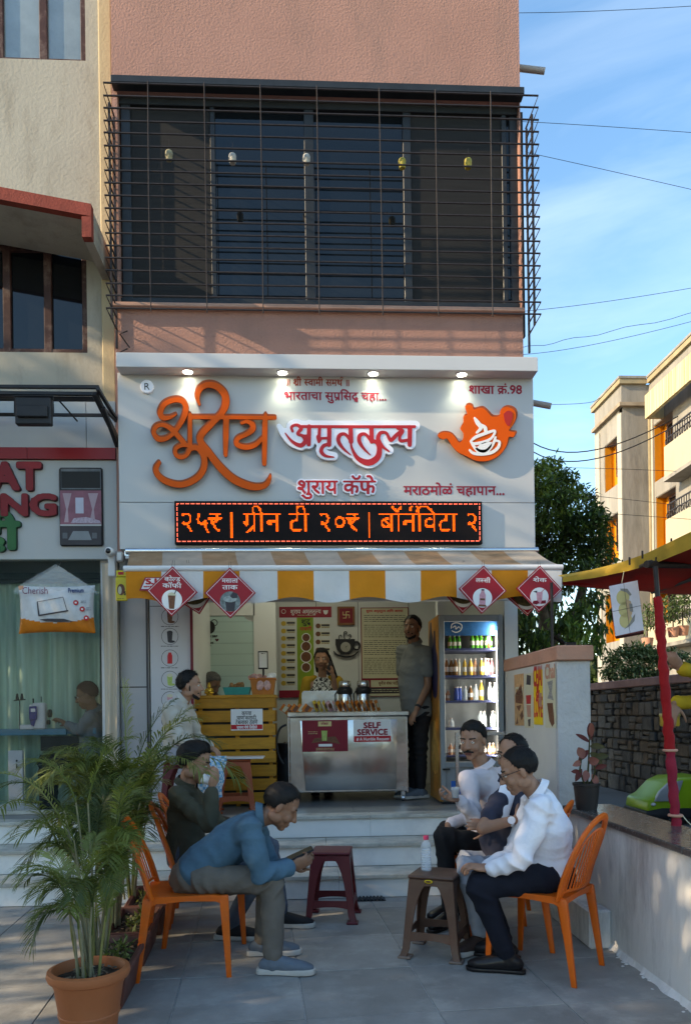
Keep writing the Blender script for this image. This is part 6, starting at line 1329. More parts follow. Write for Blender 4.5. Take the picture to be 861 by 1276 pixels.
def faceX(x0, ylo, yhi, z0, z1, holes, m, th=.25):
 """wall on plane x = x0 facing -x, with openings (ya, yb, za, zb)"""
 b = MB(); ys_ = sorted({ylo, yhi, *[h[0] for h in holes], *[h[1] for h in holes]}); zs_ = sorted({z0, z1, *[h[2] for h in holes], *[h[3] for h in holes]})
 for a, c in zip(ys_[:-1], ys_[1:]):
  for e, f_ in zip(zs_[:-1], zs_[1:]):
   if any(h[0] <= (a+c)/2 <= h[1] and h[2] <= (e+f_)/2 <= h[3] for h in holes): continue
   b.box((x0, a, e), (x0+th, c, f_))
 bm = bmesh.new(); vs = [bm.verts.new(p) for p in b.v]
 for f_ in b.f: bm.faces.new([vs[i] for i in f_])
 bmesh.ops.remove_doubles(bm, verts=bm.verts[:], dist=1e-4)
 seen = {};
 for f_ in bm.faces: seen.setdefault(tuple(round(x, 3) for x in f_.calc_center_median()), []).append(f_)
 bmesh.ops.delete(bm, geom=[f_ for l in seen.values() if len(l) > 1 for f_ in l], context='FACES_ONLY')
 bm.verts.index_update(); o = MB(); o.v = [tuple(v.co) for v in bm.verts]; o.f = [tuple(v.index for v in f_.verts) for f_ in bm.faces]; o.mi = [0]*len(o.f); bm.free(); return o
def win_hole(px0, px1, py0, py1, x): a, c = PX(px1, (py0+py1)/2, x).y, PX(px0, (py0+py1)/2, x).y; return (a, c, PX((px0+px1)/2, py1, x).z, PX((px0+px1)/2, py0, x).z)
H1 = [win_hole(753, 771.5, 548, 608, XA), win_hole(753.5, 771.5, 642, 702, XA), win_hole(754, 771.5, 738, 800, XA)]
faceX(XA, D0, YA0, 0, ZP, H1, m_fb).build('side_wall', m_fb, fb, world=True)
b = MB(); b.box((XA, D0-.002, 0), (XB+.2, D0+.25, ZP)); b.build('front_wall', m_fb, fb, world=True)
H2 = [win_hole(814.5, 838, 520, 594, XB), win_hole(817, 842, 612, 690, XB), win_hole(815, 842, 735, 800, XB)]
faceX(XB, YC1-8, D0-.003, 0, ZP, H2, m_fb).build('side_wall', m_fb, fb, world=True)
for (x, hs, dp_) in ((XA, H1, 1.15), (XB, H2, 1.15)):
 for (a, c, e, f_) in hs:
  # deep recess: orange side, back wall with window
  dpt = .36; b = MB(); b.box((x+.251, c, e-.05), (x+dpt, c+.08, f_+.05)); b.box((x+.02, c-.012, e), (x+.25, c-.001, f_)); b.build('reveal', m_fborange, fb, world=True)
  b = MB(); b.box((x+dpt, a-.05, e-.05), (x+dpt+.08, c+.08, f_+.05)); b.build('recess_back', m_fborange, fb, world=True)
  b = MB(); b.box((x+.02, a, f_-.02), (x+dpt, c+.08, f_+.04)); b.box((x+.02, a, e-.04), (x+dpt, c+.08, e+.0)); b.build('recess_slab', m_fb, fb, world=True)
  w_ = MB(); wy0, wy1, wz0_, wz1_ = a+.02, a+(c-a)*.80, e+(f_-e)*.30, f_-.06
  w_.box((x+dpt-.05, wy0, wz0_), (x+dpt-.001, wy0+.08, wz1_)); w_.box((x+dpt-.05, wy1-.08, wz0_), (x+dpt-.001, wy1, wz1_)); w_.box((x+dpt-.05, wy0+.081, wz1_-.08), (x+dpt-.001, wy1-.081, wz1_)); w_.box((x+dpt-.05, wy0+.081, wz0_), (x+dpt-.001, wy1-.081, wz0_+.08)); w_.box((x+dpt-.05, (wy0+wy1)/2-.03, wz0_+.081), (x+dpt-.001, (wy0+wy1)/2+.03, wz1_-.081))
  wo_ = w_.build('window', m_brown, fb, world=True); b = MB(); b.box((x+dpt-.02, wy0+.05, wz0_+.05), (x+dpt-.012, wy1-.05, wz1_-.05)); b.build('pane', m_glass, wo_, world=True)
# pilaster bands, cornice, parapet
b = MB()
for (x, a, c) in ((XA, D0+.01, D0+.35), (XA, YA0-.35, YA0-.01), (XB, D0-.3, D0-.01)): b.box((x-.05, a, 0), (x-.001, c, ZP-.3))
b.build('pilaster', m_fbwhite, fb, world=True)
b = MB(); b.box((XA-.05, D0-.05, ZP+.001), (XA+.2, YA0+.05, ZR-.25)); b.box((XA+.201, D0-.05, ZP+.001), (XB+.2, D0+.2, ZR-.25)); b.box((XB-.05, YC1-8, ZP+.001), (XB+.2, D0-.051, ZR-.25)); b.build('parapet', m_fb, fb, world=True)
b = MB(); b.box((XA-.15, D0-.15, ZP-.12), (XA+.2, YA0+.15, ZP+.0)); b.box((XA+.201, D0-.15, ZP-.12), (XB-.151, D0+.2, ZP)); b.box((XB-.15, YC1-8, ZP-.12), (XB+.2, D0-.151, ZP)); b.build('lower_cornice', mat('stained_trim', (.28, .23, .17), .9, var=.3, vs=2), fb, world=True)
b = MB(); b.box((XA-.15, D0-.15, ZR-.249), (XA+.2, YA0+.15, ZR-.08)); b.box((XA+.201, D0-.15, ZR-.249), (XB-.151, D0+.2, ZR-.08)); b.box((XB-.15, YC1-8, ZR-.249), (XB+.2, D0-.151, ZR-.08)); b.build('upper_cornice', m_fbt, fb, world=True)
b = MB(); b.box((XA-.18, D0-.18, ZR-.079), (XA+.2, YA0+.15, ZR)); b.box((XA+.201, D0-.18, ZR-.079), (XB-.181, D0+.2, ZR)); b.box((XB-.18, YC1-8, ZR-.079), (XB+.2, D0-.181, ZR)); b.build('roof_edge', m_fb, fb, world=True)
b = MB(); b.box((XA+.25, D0+.25, ZP), (XA+14, YA0+.1, ZP+.1)); b.box((XB+.25, YC1-8, ZP+.101), (XB+14, D0+.2, ZP+.2)); b.box((XA, YA0, 0), (XA+14, YA0+.2, ZP)); b.build('roof_slab', m_fb, fb, world=True)
b = MB(); b.box((XA+1.3, D0+.26, 0), (XA+1.4, YA0-.01, ZP-.01)); b.box((XB+1.3, YC1-8, 0), (XB+1.4, D0-.01, ZP-.01)); b.build('inner_wall', m_fb, fb, world=True)
b = MB(); x = XB-.07; b.tube([(x, D0-.12, 0), (x, D0-.12, ZP-.15)], .05, 8); b.build('drain_pipe', m_fbt, fb, world=True, smooth=True)
# balconies: cream parapets standing out from the nearer wall, with railings
for (pxl, pyt, pyb, nm) in ((827, 557, 596, 0), (829, 648, 684, 1), (806, 782, 806, 2)):
 XBL = XB-.55; a = PX(pxl, (pyt+pyb)/2, XBL); z1_, z0_ = PX(pxl, pyt, XBL).z, PX(pxl, pyb, XBL).z; y1_ = a.y
 bl_ = MB(); bl_.box((XBL, y1_-7, z0_), (XBL+.12, y1_, z1_)); bl_.box((XBL+.121, y1_-.12, z0_), (XB-.001, y1_, z1_)); bo = bl_.build('balcony', m_fbcream, fb, world=True)
 b = MB(); b.box((XBL-.03, y1_-7, z0_-.12), (XB-.001, y1_+.03, z0_-.001)); b.build('balcony_slab', m_fb, bo, world=True)
 hr = .45; b = MB(); b.box((XBL+.03, y1_-7, z1_+hr), (XBL+.07, y1_-.03, z1_+hr+.04)); b.box((XBL+.03, y1_-7, z1_+hr*.5), (XBL+.07, y1_-.03, z1_+hr*.5+.025))
 for k in range(46): y = y1_-.05-k*.15; b.box((XBL+.04, y-.012, z1_), (XBL+.06, y+.012, z1_+hr));
 for k in range(22): y = y1_-.12-k*.3; b.tube([(XBL+.02, y+.09*math.cos(t), z1_+hr*.27+.09*math.sin(t)) for t in [2*PI*i/10 for i in range(11)]], .012, 4)
 b.tube([(XBL+.05, y1_-.05, z1_), (XBL+.05, y1_-.05, z1_+hr)], .03, 6); b.build('railing', m_rust, bo, world=True)
b = MB(); b.box((XB-.6, YC1-8, ZP-.9), (XB-.48, YC1+1.1, ZP-.12)); b.box((XB-.479, YC1+1.0, ZP-.9), (XB-.001, YC1+1.1, ZP-.12)); b.build('louvre_panel', mat('striped_fascia', (.52, .44, .26), .85, var=.5, vs=3, aniso=(1, 4, .1)), fb, world=True)
# plants on the lowest balcony
# stone-tank roof sliver at the right edge
b = MB(); b.box((XB-.3, 15.5, P(858, 425, 17).z), (XB+3, 18.5, P(858, 420, 17).z)) if False else None
# ================================================================ foliage
def leafmat(n, c, v=.35, rough=.55):
 m = mat(n, c, rough, var=v, vs=3.5, spec=.35); nt_ = m.node_tree; b_ = nt_.nodes['Principled BSDF']
 tr_ = nt_.nodes.new('ShaderNodeBsdfTranslucent'); ms = nt_.nodes.new('ShaderNodeMixShader'); ms.inputs[0].default_value = .28; out = nt_.nodes['Material Output']
 tr_.inputs[0].default_value = (c[0]*1.5, c[1]*1.5, c[2]*.8, 1); nt_.links.new(b_.outputs[0], ms.inputs[1]); nt_.links.new(tr_.outputs[0], ms.inputs[2]); nt_.links.new(ms.outputs[0], out.inputs[0]); return m
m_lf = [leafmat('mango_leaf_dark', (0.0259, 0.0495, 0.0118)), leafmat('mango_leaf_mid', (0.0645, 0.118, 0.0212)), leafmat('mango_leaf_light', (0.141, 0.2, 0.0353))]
m_bark = mat('bark', (.06, .045, .032), .95, var=.4, vs=6, bump=.02, bs=20)
def crown(clumps, nleaf, size, seed, droop=.5, mats=m_lf, wfun=None, asp=.28):
 r2 = np.random.default_rng(seed); vs = []; fs = []; mi = []; k = 0
 for (c, rad, bias) in clumps:
  nl = int(nleaf*rad*rad)
  d = r2.normal(size=(nl, 3)); d /= np.linalg.norm(d, axis=1)[:, None]; rr_ = rad*(r2.random(nl)**.38)
  p = np.array(c)+d*rr_[:, None]*np.array([1, 1, .85])
  # tufts: leaves radiate and droop from twig ends
  t = r2.normal(size=(nl, 3))*.8; t[:, 2] -= droop*1.6; t /= np.linalg.norm(t, axis=1)[:, None]
  n_ = r2.normal(size=(nl, 3)); s = np.cross(t, n_); s /= np.linalg.norm(s, axis=1)[:, None]+1e-9
  L_ = size*r2.uniform(.6, 1.3, nl)[:, None]; W = L_*asp
  a = p; b = p+t*L_*.5+s*W*.5; c2 = p+t*L_; d2 = p+t*L_*.5-s*W*.5
  vs.append(np.stack([a, b, c2, d2], 1).reshape(-1, 3)); q = (k+np.arange(nl*4)).reshape(-1, 4); fs.append(q); k += nl*4
  u = r2.random(nl); mi.append(np.where(u < bias[0], 0, np.where(u < bias[0]+bias[1], 1, 2)))
 return np.concatenate(vs), np.concatenate(fs), np.concatenate(mi)
def leafmesh(name, data, mats, parent, world=True):
 v, f, mi = data; me = bpy.data.meshes.new(name); me.vertices.add(len(v));
 if parent is not None and world: M = np.array(wm(parent).inverted()); v = v @ M[:3, :3].T + M[:3, 3]
 me.vertices.foreach_set('co', v.astype(np.float32).ravel()); me.loops.add(f.size); me.loops.foreach_set('vertex_index', f.astype(np.int32).ravel()); me.polygons.add(len(f)); me.polygons.foreach_set('loop_start', np.arange(0, f.size, 4, dtype=np.int32)); me.polygons.foreach_set('loop_total', np.full(len(f), 4, np.int32)); me.polygons.foreach_set('material_index', mi.astype(np.int32))
 for m in mats: me.materials.append(m)
 me.update(calc_edges=True); return link(name, me, parent)
def tree(name, label, base, limbs, clumps, nleaf, size, seed, group=None, cat='tree', droop=.5, mats=m_lf):
 t = thing(name, label, cat, base, 0, group)
 for nm, pts, r in limbs: b = MB(); b.tube(pts, r, 9); b.build(nm, m_bark, t, smooth=60, world=True)
 o = leafmesh('crown', crown(clumps, nleaf, size, seed, droop), mats, t); return t
# mango tree in the gap between the shop and the apartments
r2 = random.Random(12); YT_ = 15.0
def cl(px, py, Y, rpx, bias): q = P(px, py, Y); return ((q.x, q.y, q.z), rpx/F*Y, bias)
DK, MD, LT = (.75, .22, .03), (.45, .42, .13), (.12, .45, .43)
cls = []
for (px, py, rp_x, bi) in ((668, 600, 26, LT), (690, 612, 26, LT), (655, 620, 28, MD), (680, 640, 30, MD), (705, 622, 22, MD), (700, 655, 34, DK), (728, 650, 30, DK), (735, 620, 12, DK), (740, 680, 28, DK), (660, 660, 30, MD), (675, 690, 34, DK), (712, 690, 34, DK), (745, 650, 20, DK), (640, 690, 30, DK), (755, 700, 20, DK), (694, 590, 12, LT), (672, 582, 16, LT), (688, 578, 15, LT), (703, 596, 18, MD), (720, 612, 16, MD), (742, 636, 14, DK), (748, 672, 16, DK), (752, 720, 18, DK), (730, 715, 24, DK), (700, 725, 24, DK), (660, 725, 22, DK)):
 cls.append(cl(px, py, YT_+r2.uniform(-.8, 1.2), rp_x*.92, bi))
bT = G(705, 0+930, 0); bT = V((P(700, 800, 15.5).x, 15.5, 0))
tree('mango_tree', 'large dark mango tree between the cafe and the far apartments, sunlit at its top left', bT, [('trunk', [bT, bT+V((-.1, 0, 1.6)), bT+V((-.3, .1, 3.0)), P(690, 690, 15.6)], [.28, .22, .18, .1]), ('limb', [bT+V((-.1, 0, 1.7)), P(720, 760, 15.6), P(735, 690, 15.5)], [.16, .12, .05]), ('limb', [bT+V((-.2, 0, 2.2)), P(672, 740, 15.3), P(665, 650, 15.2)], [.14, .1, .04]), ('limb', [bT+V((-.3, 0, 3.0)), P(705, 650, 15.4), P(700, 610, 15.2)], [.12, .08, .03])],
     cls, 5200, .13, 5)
# nearer lower mango foliage with drooping leaves
cls = []
for (px, py, rp_x, bi) in ((650, 800, 26, MD), (672, 790, 20, MD), (660, 830, 24, DK), (705, 800, 22, LT), (720, 785, 20, LT), (738, 800, 18, MD), (700, 770, 20, MD), (725, 760, 22, MD), (745, 780, 16, MD), (690, 820, 20, MD), (640, 775, 22, DK), (655, 765, 20, DK), (715, 815, 16, LT), (740, 745, 18, DK), (690, 745, 16, DK), (628, 800, 20, DK), (765, 760, 12, MD)):
 cls.append(cl(px, py, 10.6+r2.uniform(-.5, .6), rp_x*.9, bi))
bT = V((P(668, 800, 10.9).x, 10.9, 0))
tree('mango_tree', 'nearer drooping mango branches hanging behind the diamond signs and the pier', bT, [('trunk', [bT, bT+V((.05, 0, .9)), P(672, 815, 10.9), P(690, 790, 10.9), P(712, 765, 11.0), P(735, 748, 11.2)], [.16, .14, .12, .10, .07, .03]), ('limb', [P(672, 815, 10.9), P(655, 790, 10.8), P(648, 765, 10.8)], [.09, .06, .03]), ('limb', [P(690, 790, 10.9), P(700, 800, 10.6), P(712, 808, 10.4)], [.05, .03, .015])], cls, 4200, .14, 9, droop=1.0)
# hedge-like shrub above the stone wall
m_sh = [leafmat('shrub_leaf_dark', (.035, .06, .02)), leafmat('shrub_leaf_mid', (.075, .12, .045)), leafmat('shrub_leaf_pale', (.19, .24, .12))]
cls = []
for (px, py, rp_x) in ((757, 838, 12), (765, 822, 14), (778, 815, 14), (792, 812, 15), (806, 815, 15), (818, 820, 14), (772, 840, 14), (790, 836, 16), (808, 838, 14), (826, 828, 12), (838, 815, 10), (852, 822, 12), (870, 820, 12), (822, 842, 10)): cls.append(cl(px, py, 13.3, rp_x*.95, (.35, .40, .25)))
sh = thing('flowering_shrub', 'pale green leafy shrub standing above the stone wall coping', 'shrub', (P(795, 850, 13.3).x, 13.3, 0)); b = MB()
for k in range(9): x = P(760+k*10, 850, 13.3).x; b.tube([(x, 13.3, 0), (x+.05, 13.3, 1.2), (x+r2.uniform(-.2, .2), 13.3+r2.uniform(-.2, .2), 2.1)], [.03, .025, .01], 6)
b.build('stem', m_bark, sh, world=True); leafmesh('crown', crown(cls, 9000, .085, 21, .1, asp=.4), m_sh, sh)
# far woodland that closes the view behind
cls = []
r3 = random.Random(40)
for k in range(34): x = r3.uniform(-4, 40); cls.append(((x, 46+r3.uniform(-3, 3), r3.uniform(.8, 3.5)), r3.uniform(1.6, 2.6), DK))
o = leafmesh('woodland', crown(cls, 260, .5, 33, .1, asp=.5), m_lf, None); o['kind'] = 'stuff'; o.name = 'far_woodland'
# balcony pot plants
for k, (px, py) in enumerate(((806, 775), (822, 765), (838, 762), (850, 760))):
 q = P(px, py, 22); t = thing('balcony_plant', ('leafy plant behind the red pole on the lowest balcony', 'potted plant just right of the red pole on the lowest balcony', 'tall leafy plant at the middle of the lowest balcony', 'leafy plant at the right edge of the lowest balcony')[k], 'plant', q, 0, 'plants on the lowest balcony of the far building')
 leafmesh('foliage', crown([((q.x, q.y, q.z), .42, (.3, .5, .2)), ((q.x+.1, q.y, q.z+.4), .3, (.3, .4, .3))], 900, .16, 50+k, .2), m_sh, t)
 b = MB(); b.lathe([(0, 0), (.13, 0), (.17, .28), (0, .28)], 12, (q.x, q.y, q.z-.75)); b.build('pot', m_coping, t, world=True, smooth=40); b = MB(); b.tube([(q.x, q.y, q.z-.5), (q.x, q.y, q.z+.3)], .02, 5); b.build('stem', m_bark, t, world=True)
# ================================================================ potted red plant on the granite slab
q = G(732, 1009, .735); rp2 = thing('red_leaf_plant', 'dark red leaved plant in a black plastic pot against the pier', 'potted plant', (q.x, q.y+.02, .735))
b = MB(); k = q.y/F; b.lathe([(0, 0), (12.5*k, 0), (13.5*k, .02), (16*k, 30*k), (17.2*k, 30.5*k), (17.4*k, 34*k), (16*k, 34*k), (15.4*k, 29*k), (0, 29*k)], 28); b.build('pot', mat('black_pot_plastic', (.035, .030, .028), .4, var=.2), rp2, smooth=35)
b = MB(); b.lathe([(0, 29.6*k), (15.2*k, 29.3*k)], 16); b.build('soil', mat('soil', (.05, .038, .028), .95, var=.5, vs=30, bump=.006, bs=60), rp2)
m_rl = [leafmat('red_leaf', (.13, .025, .022)), leafmat('pink_leaf', (.30, .11, .09)), leafmat('olive_leaf', (.06, .055, .018))]
def bigleaf(p, dirv, L_, W, m, parent, bend=.4, up=V((0, 0, 1)), name='leaf', fold=.15):
 d = V(dirv).normalized(); s = d.cross(up).normalized() if abs(d.dot(up)) < .98 else V((1, 0, 0)); nrm = s.cross(d); b = MB(); n = 6; rows = []
 for i in range(n+1):
  t_ = i/n; c = V(p)+d*L_*t_ - V((0, 0, 1))*bend*L_*t_*t_; w_ = W*.5*math.sin(PI*min(1, t_*.93+.05))**.8; rows += [c-s*w_+nrm*w_*fold*2, c, c+s*w_+nrm*w_*fold*2]
 b.add(rows, [(3*i+j, 3*i+j+1, 3*i+4+j, 3*i+3+j) for i in range(n) for j in range(2)]); return b.build(name, m, parent, smooth=True)
b = MB()
def pl(px, py): w_ = P(px, py, q.y+.02); return w_-V((q.x, q.y+.02, .735))
stems = [[pl(731, 980), pl(733, 950), pl(734, 925), pl(735, 905)], [pl(729, 980), pl(722, 960), pl(724, 945)], [pl(734, 980), pl(741, 962), pl(739, 945)]]
for s_ in stems: b.tube(s_, [.007, .006, .005, .003][:len(s_)], 6)
b.build('stem', m_rl[2], rp2, smooth=True)
r2 = random.Random(2)
for (px, py, dx, dz, L_, W, mi_) in ((735, 922, .05, 1, 26, 9, 0), (734, 925, -.7, .6, 22, 6, 0), (736, 918, -.15, 1, 24, 8, 1), (735, 930, .9, .1, 18, 8, 2), (733, 935, -.6, -.5, 17, 8, 0), (735, 938, .5, -.4, 20, 11, 2), (726, 945, -.3, .8, 18, 12, 1), (724, 950, -.8, -.1, 14, 8, 1), (739, 945, .6, .2, 20, 9, 2), (724, 958, -.5, -.8, 16, 8, 0), (722, 962, -.9, .2, 12, 6, 0), (733, 950, .3, .2, 16, 12, 1), (731, 960, -.2, -.4, 14, 10, 1), (741, 958, .8, .4, 16, 7, 0), (737, 965, .3, -.5, 14, 9, 1)):
 o = bigleaf(pl(px, py), (dx, r2.uniform(-.5, .2), dz), L_*k*1.0, W*k, m_rl[mi_], rp2, .15, up=V((0, -1, .2)))
m_redtarp2 = leafmat('red_tarp_translucent', (.36, .022, .010), .25, .6)
for o in bpy.data.objects:
 if o.parent == rc and o.name.startswith('sheet'): o.data.materials[0] = m_redtarp2
# ================================================================ plastic furniture
m_chair = mat('orange_chair_plastic', (.70, .115, .006), .42, dirt=(.42, .12, .05), ds=7, damt=.35, var=.07, vs=6, spec=.45, bump=.0006, bs=120)
def make_chair():
 t = thing('plastic_chair', '', 'chair', (0, 0, 0), 0, 'orange plastic chairs')
 t['label'] = 'x'; t['category'] = 'chair'
 sz = .43; hw = .19; x0, x1 = -.19, .20
 # seat: slightly dished grid with thickness
 n = 12; vs = []; fs = []
 def sp(u, v): x = x0-.015+(x1-x0+.03)*u; w_ = hw+.018-.012*(1-u); y = -w_+2*w_*v; z = sz-.012*math.sin(PI*u)*math.sin(PI*v)-(.016*max(0, u-.85)/.15); return (x, y, z)
 for k in range(2):
  for i in range(n+1):
   for j in range(n+1): p = sp(i/n, j/n); vs.append((p[0], p[1], p[2]-(.014 if k else 0)))
 N_ = (n+1)**2; q = lambda k, i, j: k*N_+i*(n+1)+j
 fs = [(q(0, i, j), q(0, i+1, j), q(0, i+1, j+1), q(0, i, j+1)) for i in range(n) for j in range(n)]+[(q(1, i, j), q(1, i, j+1), q(1, i+1, j+1), q(1, i+1, j)) for i in range(n) for j in range(n)]
 for i in range(n): fs += [(q(0, i, 0), q(1, i, 0), q(1, i+1, 0), q(0, i+1, 0)), (q(0, i, n), q(0, i+1, n), q(1, i+1, n), q(1, i, n)), (q(0, 0, i), q(0, 0, i+1), q(1, 0, i+1), q(1, 0, i)), (q(0, n, i), q(1, n, i), q(1, n, i+1), q(0, n, i+1))]
 b = MB(); b.add(vs, fs); b.build('seat', m_chair, t, smooth=50)
 b = MB()
 for (a, c) in (((x0, -hw), (x1, -hw)), ((x0, hw), (x1, hw)), ((x1, -hw), (x1, hw)), ((x0, -hw), (x0, hw))):
  sgn = 1; d = V((c[0]-a[0], c[1]-a[1], 0)).normalized(); nrm = V((-d.y, d.x, 0))*.009
  A, C = V((*a, 0)), V((*c, 0)); arch = [(0, .375), (.12, .395), (.5, .402), (.88, .395), (1, .375)]
  for (u0, z0_), (u1, z1_) in zip(arch[:-1], arch[1:]):
   P0, P1 = A.lerp(C, u0), A.lerp(C, u1)
   b.add([P0-nrm+V((0, 0, z0_)), P1-nrm+V((0, 0, z1_)), P1+nrm+V((0, 0, z1_)), P0+nrm+V((0, 0, z0_)), P0-nrm+V((0, 0, sz-.012)), P1-nrm+V((0, 0, sz-.012)), P1+nrm+V((0, 0, sz-.012)), P0+nrm+V((0, 0, sz-.012))], [(0, 3, 2, 1), (4, 5, 6, 7), (0, 1, 5, 4), (1, 2, 6, 5), (2, 3, 7, 6), (3, 0, 4, 7)])
 b.build('apron', m_chair, t)
 def leg(p0, p1, w0, w1, sx, sy):
  b = MB(); p0, p1 = V(p0), V(p1); k = 8; vs = []
  for i in range(k+1):
   u = i/k; c = p0.lerp(p1, u); w_ = w0+(w1-w0)*u; e = .55*w_
   vs += [c+V((-w_, -e, 0)), c+V((w_, -e, 0)), c+V((w_, e, 0)), c+V((-w_, e, 0))]
  b.add(vs, [(4*i+j, 4*i+(j+1) % 4, 4*i+4+(j+1) % 4, 4*i+4+j) for i in range(k) for j in range(4)]+[(0, 1, 2, 3), (4*k+3, 4*k+2, 4*k+1, 4*k)]); b.bake_bevel(.004, 2, 40); b.build('leg', m_chair, t, smooth=35)
 for s in (-1, 1):
  leg((x1-.004, s*hw, .425), (x1+.018, s*(hw+.012), 0), .024, .013, 1, s)
  leg((x0+.004, s*hw, .425), (x0-.055, s*(hw+.012), 0), .024, .014, -1, s)
 # back: hoop continuing from the rear corners, leaning back
 def bk(u, v, off=0): # u across -1..1, v height 0..1
  z = .415+.405*v; x = x0-.005-.095*v**1.2 - .035*(1-u*u)*(.3+.7*min(v*1.6, 1))+off; return V((x, u, z))
 hp = []
 for i in range(25):
  a = PI*i/24; u = -math.cos(a)*hw*(1.06 if True else 1); v = math.sin(a)**.62; hp.append(bk(0, v) + V((0, u, 0)) + V((.045*(1-(1-(u/hw)**2)), 0, 0))*.8)
 b = MB(); b.tube(hp, [.020]*4+[.021]*17+[.020]*4, 10, flat=.62, up=(1, 0, 0)); b.build('back_frame', m_chair, t, smooth=True)
 inn = []
 for i in range(21):
  a = PI*i/20; u = -math.cos(a)*hw*.98; v = .04+.80*math.sin(a)**.62; inn.append(bk(0, v)+V((.03*(u/hw)**2, u, 0)))
 b = MB(); b.tube(inn, .008, 8, flat=.7, up=(1, 0, 0)); b.build('back_band', m_chair, t, smooth=True)
 low = [bk(0, .10)+V((.035*(u/hw)**2, u, 0)) for u in [hw*(-.97+1.94*i/10) for i in range(11)]]
 b = MB(); b.tube(low, .008, 8); b.build('back_band', m_chair, t, smooth=True)
 for k in range(12):
  u = hw*(-.84+1.68*k/11); vt = .04+.80*math.sqrt(max(0, 1-(u/(hw*.98))**2))**.62
  pts = [bk(0, .10+(vt-.10)*i/6)+V((.035*(u/hw)**2, u, 0)) for i in range(7)]
  b = MB(); b.tube(pts, .0095, 6, flat=.4, up=(1, 0, 0)); b.build('back_slat', m_chair, t, smooth=True)
 return t
ch0 = make_chair()
for (x, y, a, lb) in ((-.647, 4.17, 6, 'orange plastic chair under the man in the blue denim shirt'), (-.615, 4.74, 6, 'orange plastic chair under the man in the olive shirt, behind the denim man'), (-.66, 5.27, 4, 'empty looking orange chair back half hidden by the palms behind the olive shirt man'),
                      (1.235, 4.00, 140, 'orange plastic chair under the balding man in the white shirt at the right'), (1.24, 4.52, 152, 'orange chair under the man with crossed arms, mostly hidden'), (1.20, 5.04, 160, 'orange chair under the moustached man nearest the pier')):
 place(ch0, (x, y, .005), R(a), lb)
# stools
def make_stool(m, mdark=None):
 t = thing('plastic_stool', 'x', 'stool', (0, 0, 0), 0, 'plastic stools')
 H = .455; T_ = .125; B_ = .162
 b = MB(); b.cbox((-T_-.006, -T_-.006, H-.022), (T_+.006, T_+.006, H), .008); b.bake_bevel(.003, 2, 25); b.build('seat', m, t, smooth=35)
 for sx in (-1, 1):
  for sy in (-1, 1):
   b = MB(); k = 8; vs = []
   for i in range(k+1):
    u = i/k; z = (H-.023)*(1-u); c = T_+(B_-T_)*u+(.012*max(0, u-.9)/.1); w_ = .052-.012*u+(.06*(1-u)**5); th = .009
    o = V((sx*c, sy*c, z))
    # L-shaped section opening inwards
    for (a, d) in ((0, 0), (w_, 0), (w_, th), (th, th), (th, w_), (0, w_)): vs.append(o+V((-sx*a, -sy*d, 0)))
   n = 6; b.add(vs, [(n*i+j, n*i+(j+1) % n, n*i+n+(j+1) % n, n*i+n+j) for i in range(k) for j in range(n)]+[tuple(range(n)), tuple(n*k+j for j in range(n))[::-1]]); b.bake_bevel(.003, 1, 50); b.build('leg', m, t, smooth=35)
   b = MB(); b.cbox((sx*(B_-.055), sy*(B_-.055), 0), (sx*(B_+.018), sy*(B_+.018), .014), .004); b.build('foot_pad', m if mdark is None else mdark, t)
 def side(nm, z0, z1, c0, c1, ax, s, arch):
  b = MB(); n = 10; vs = []
  for k in range(2):
   for i in range(n+1):
    u = i/n*2-1; zt_ = z1; zb_ = z0+(arch*(1-abs(u)**2.5))
    for (z, c) in ((zb_, c0), (zt_, c1)):
     cc = T_+(B_-T_)*(1-z/(H-.023)); p = (u*(cc-.02), s*(cc-(.010 if k else .002)), z); vs.append(p if ax == 0 else (p[1], p[0], p[2]))
  N_ = 2*(n+1); b.add(vs, [(2*i, 2*i+2, 2*i+3, 2*i+1) for i in range(n)]+[(N_+2*i, N_+2*i+1, N_+2*i+3, N_+2*i+2) for i in range(n)]+[(2*i, N_+2*i, N_+2*i+2, 2*i+2) for i in range(n)]+[(2*i+1, 2*i+3, N_+2*i+3, N_+2*i+1) for i in range(n)]); b.build(nm, m, t, smooth=35)
 for ax in (0, 1):
  for s in (-1, 1): side('apron', H-.075, H-.023, 0, 0, ax, s, .018); side('stretcher', .085, .145, 0, 0, ax, s, .02)
 return t
m_bstool = mat('brown_stool_plastic', (.115, .055, .036), .42, var=.10, vs=6, dirt=(.16, .11, .08), ds=8, damt=.4); m_mstool = mat('maroon_stool_plastic', (.13, .018, .022), .42, var=.08, vs=6); m_ostool = mat('orange_red_stool_plastic', (.36, .075, .03), .38, var=.06)
s1 = make_stool(m_bstool, mat('worn_foot', (.20, .14, .11), .7, var=.2)); s1.location = (.725, 4.30, .006); s1.rotation_euler = (0, 0, R(-24)); s1['label'] = 'brown plastic stool with a yellow oval badge, carrying the water bottle'; LOCM[s1.name] = Matrix.Translation(s1.location) @ Matrix.Rotation(R(-24), 4, 'Z')
b = MB(); b.ell((-.01, -.133, .425), (.024, .003, .011), None, 18, 6); eb = b.build('badge', m_yel, s1, smooth=True); b = MB(); b.ell((-.01, -.1365, .425), (.017, .001, .006), None, 14, 4); b.build('badge_centre', m_brownp, s1)
s2 = make_stool(m_mstool); s2.location = (.165, 5.10, .006); s2.rotation_euler = (0, 0, R(-8)); s2['label'] = 'empty maroon plastic stool in front of the steps'
s3 = make_stool(m_ostool); s3.location = (-.60, 6.62, PLAT); s3.rotation_euler = (0, 0, R(4)); s3['label'] = 'orange red plastic stool on the platform under a white tray'
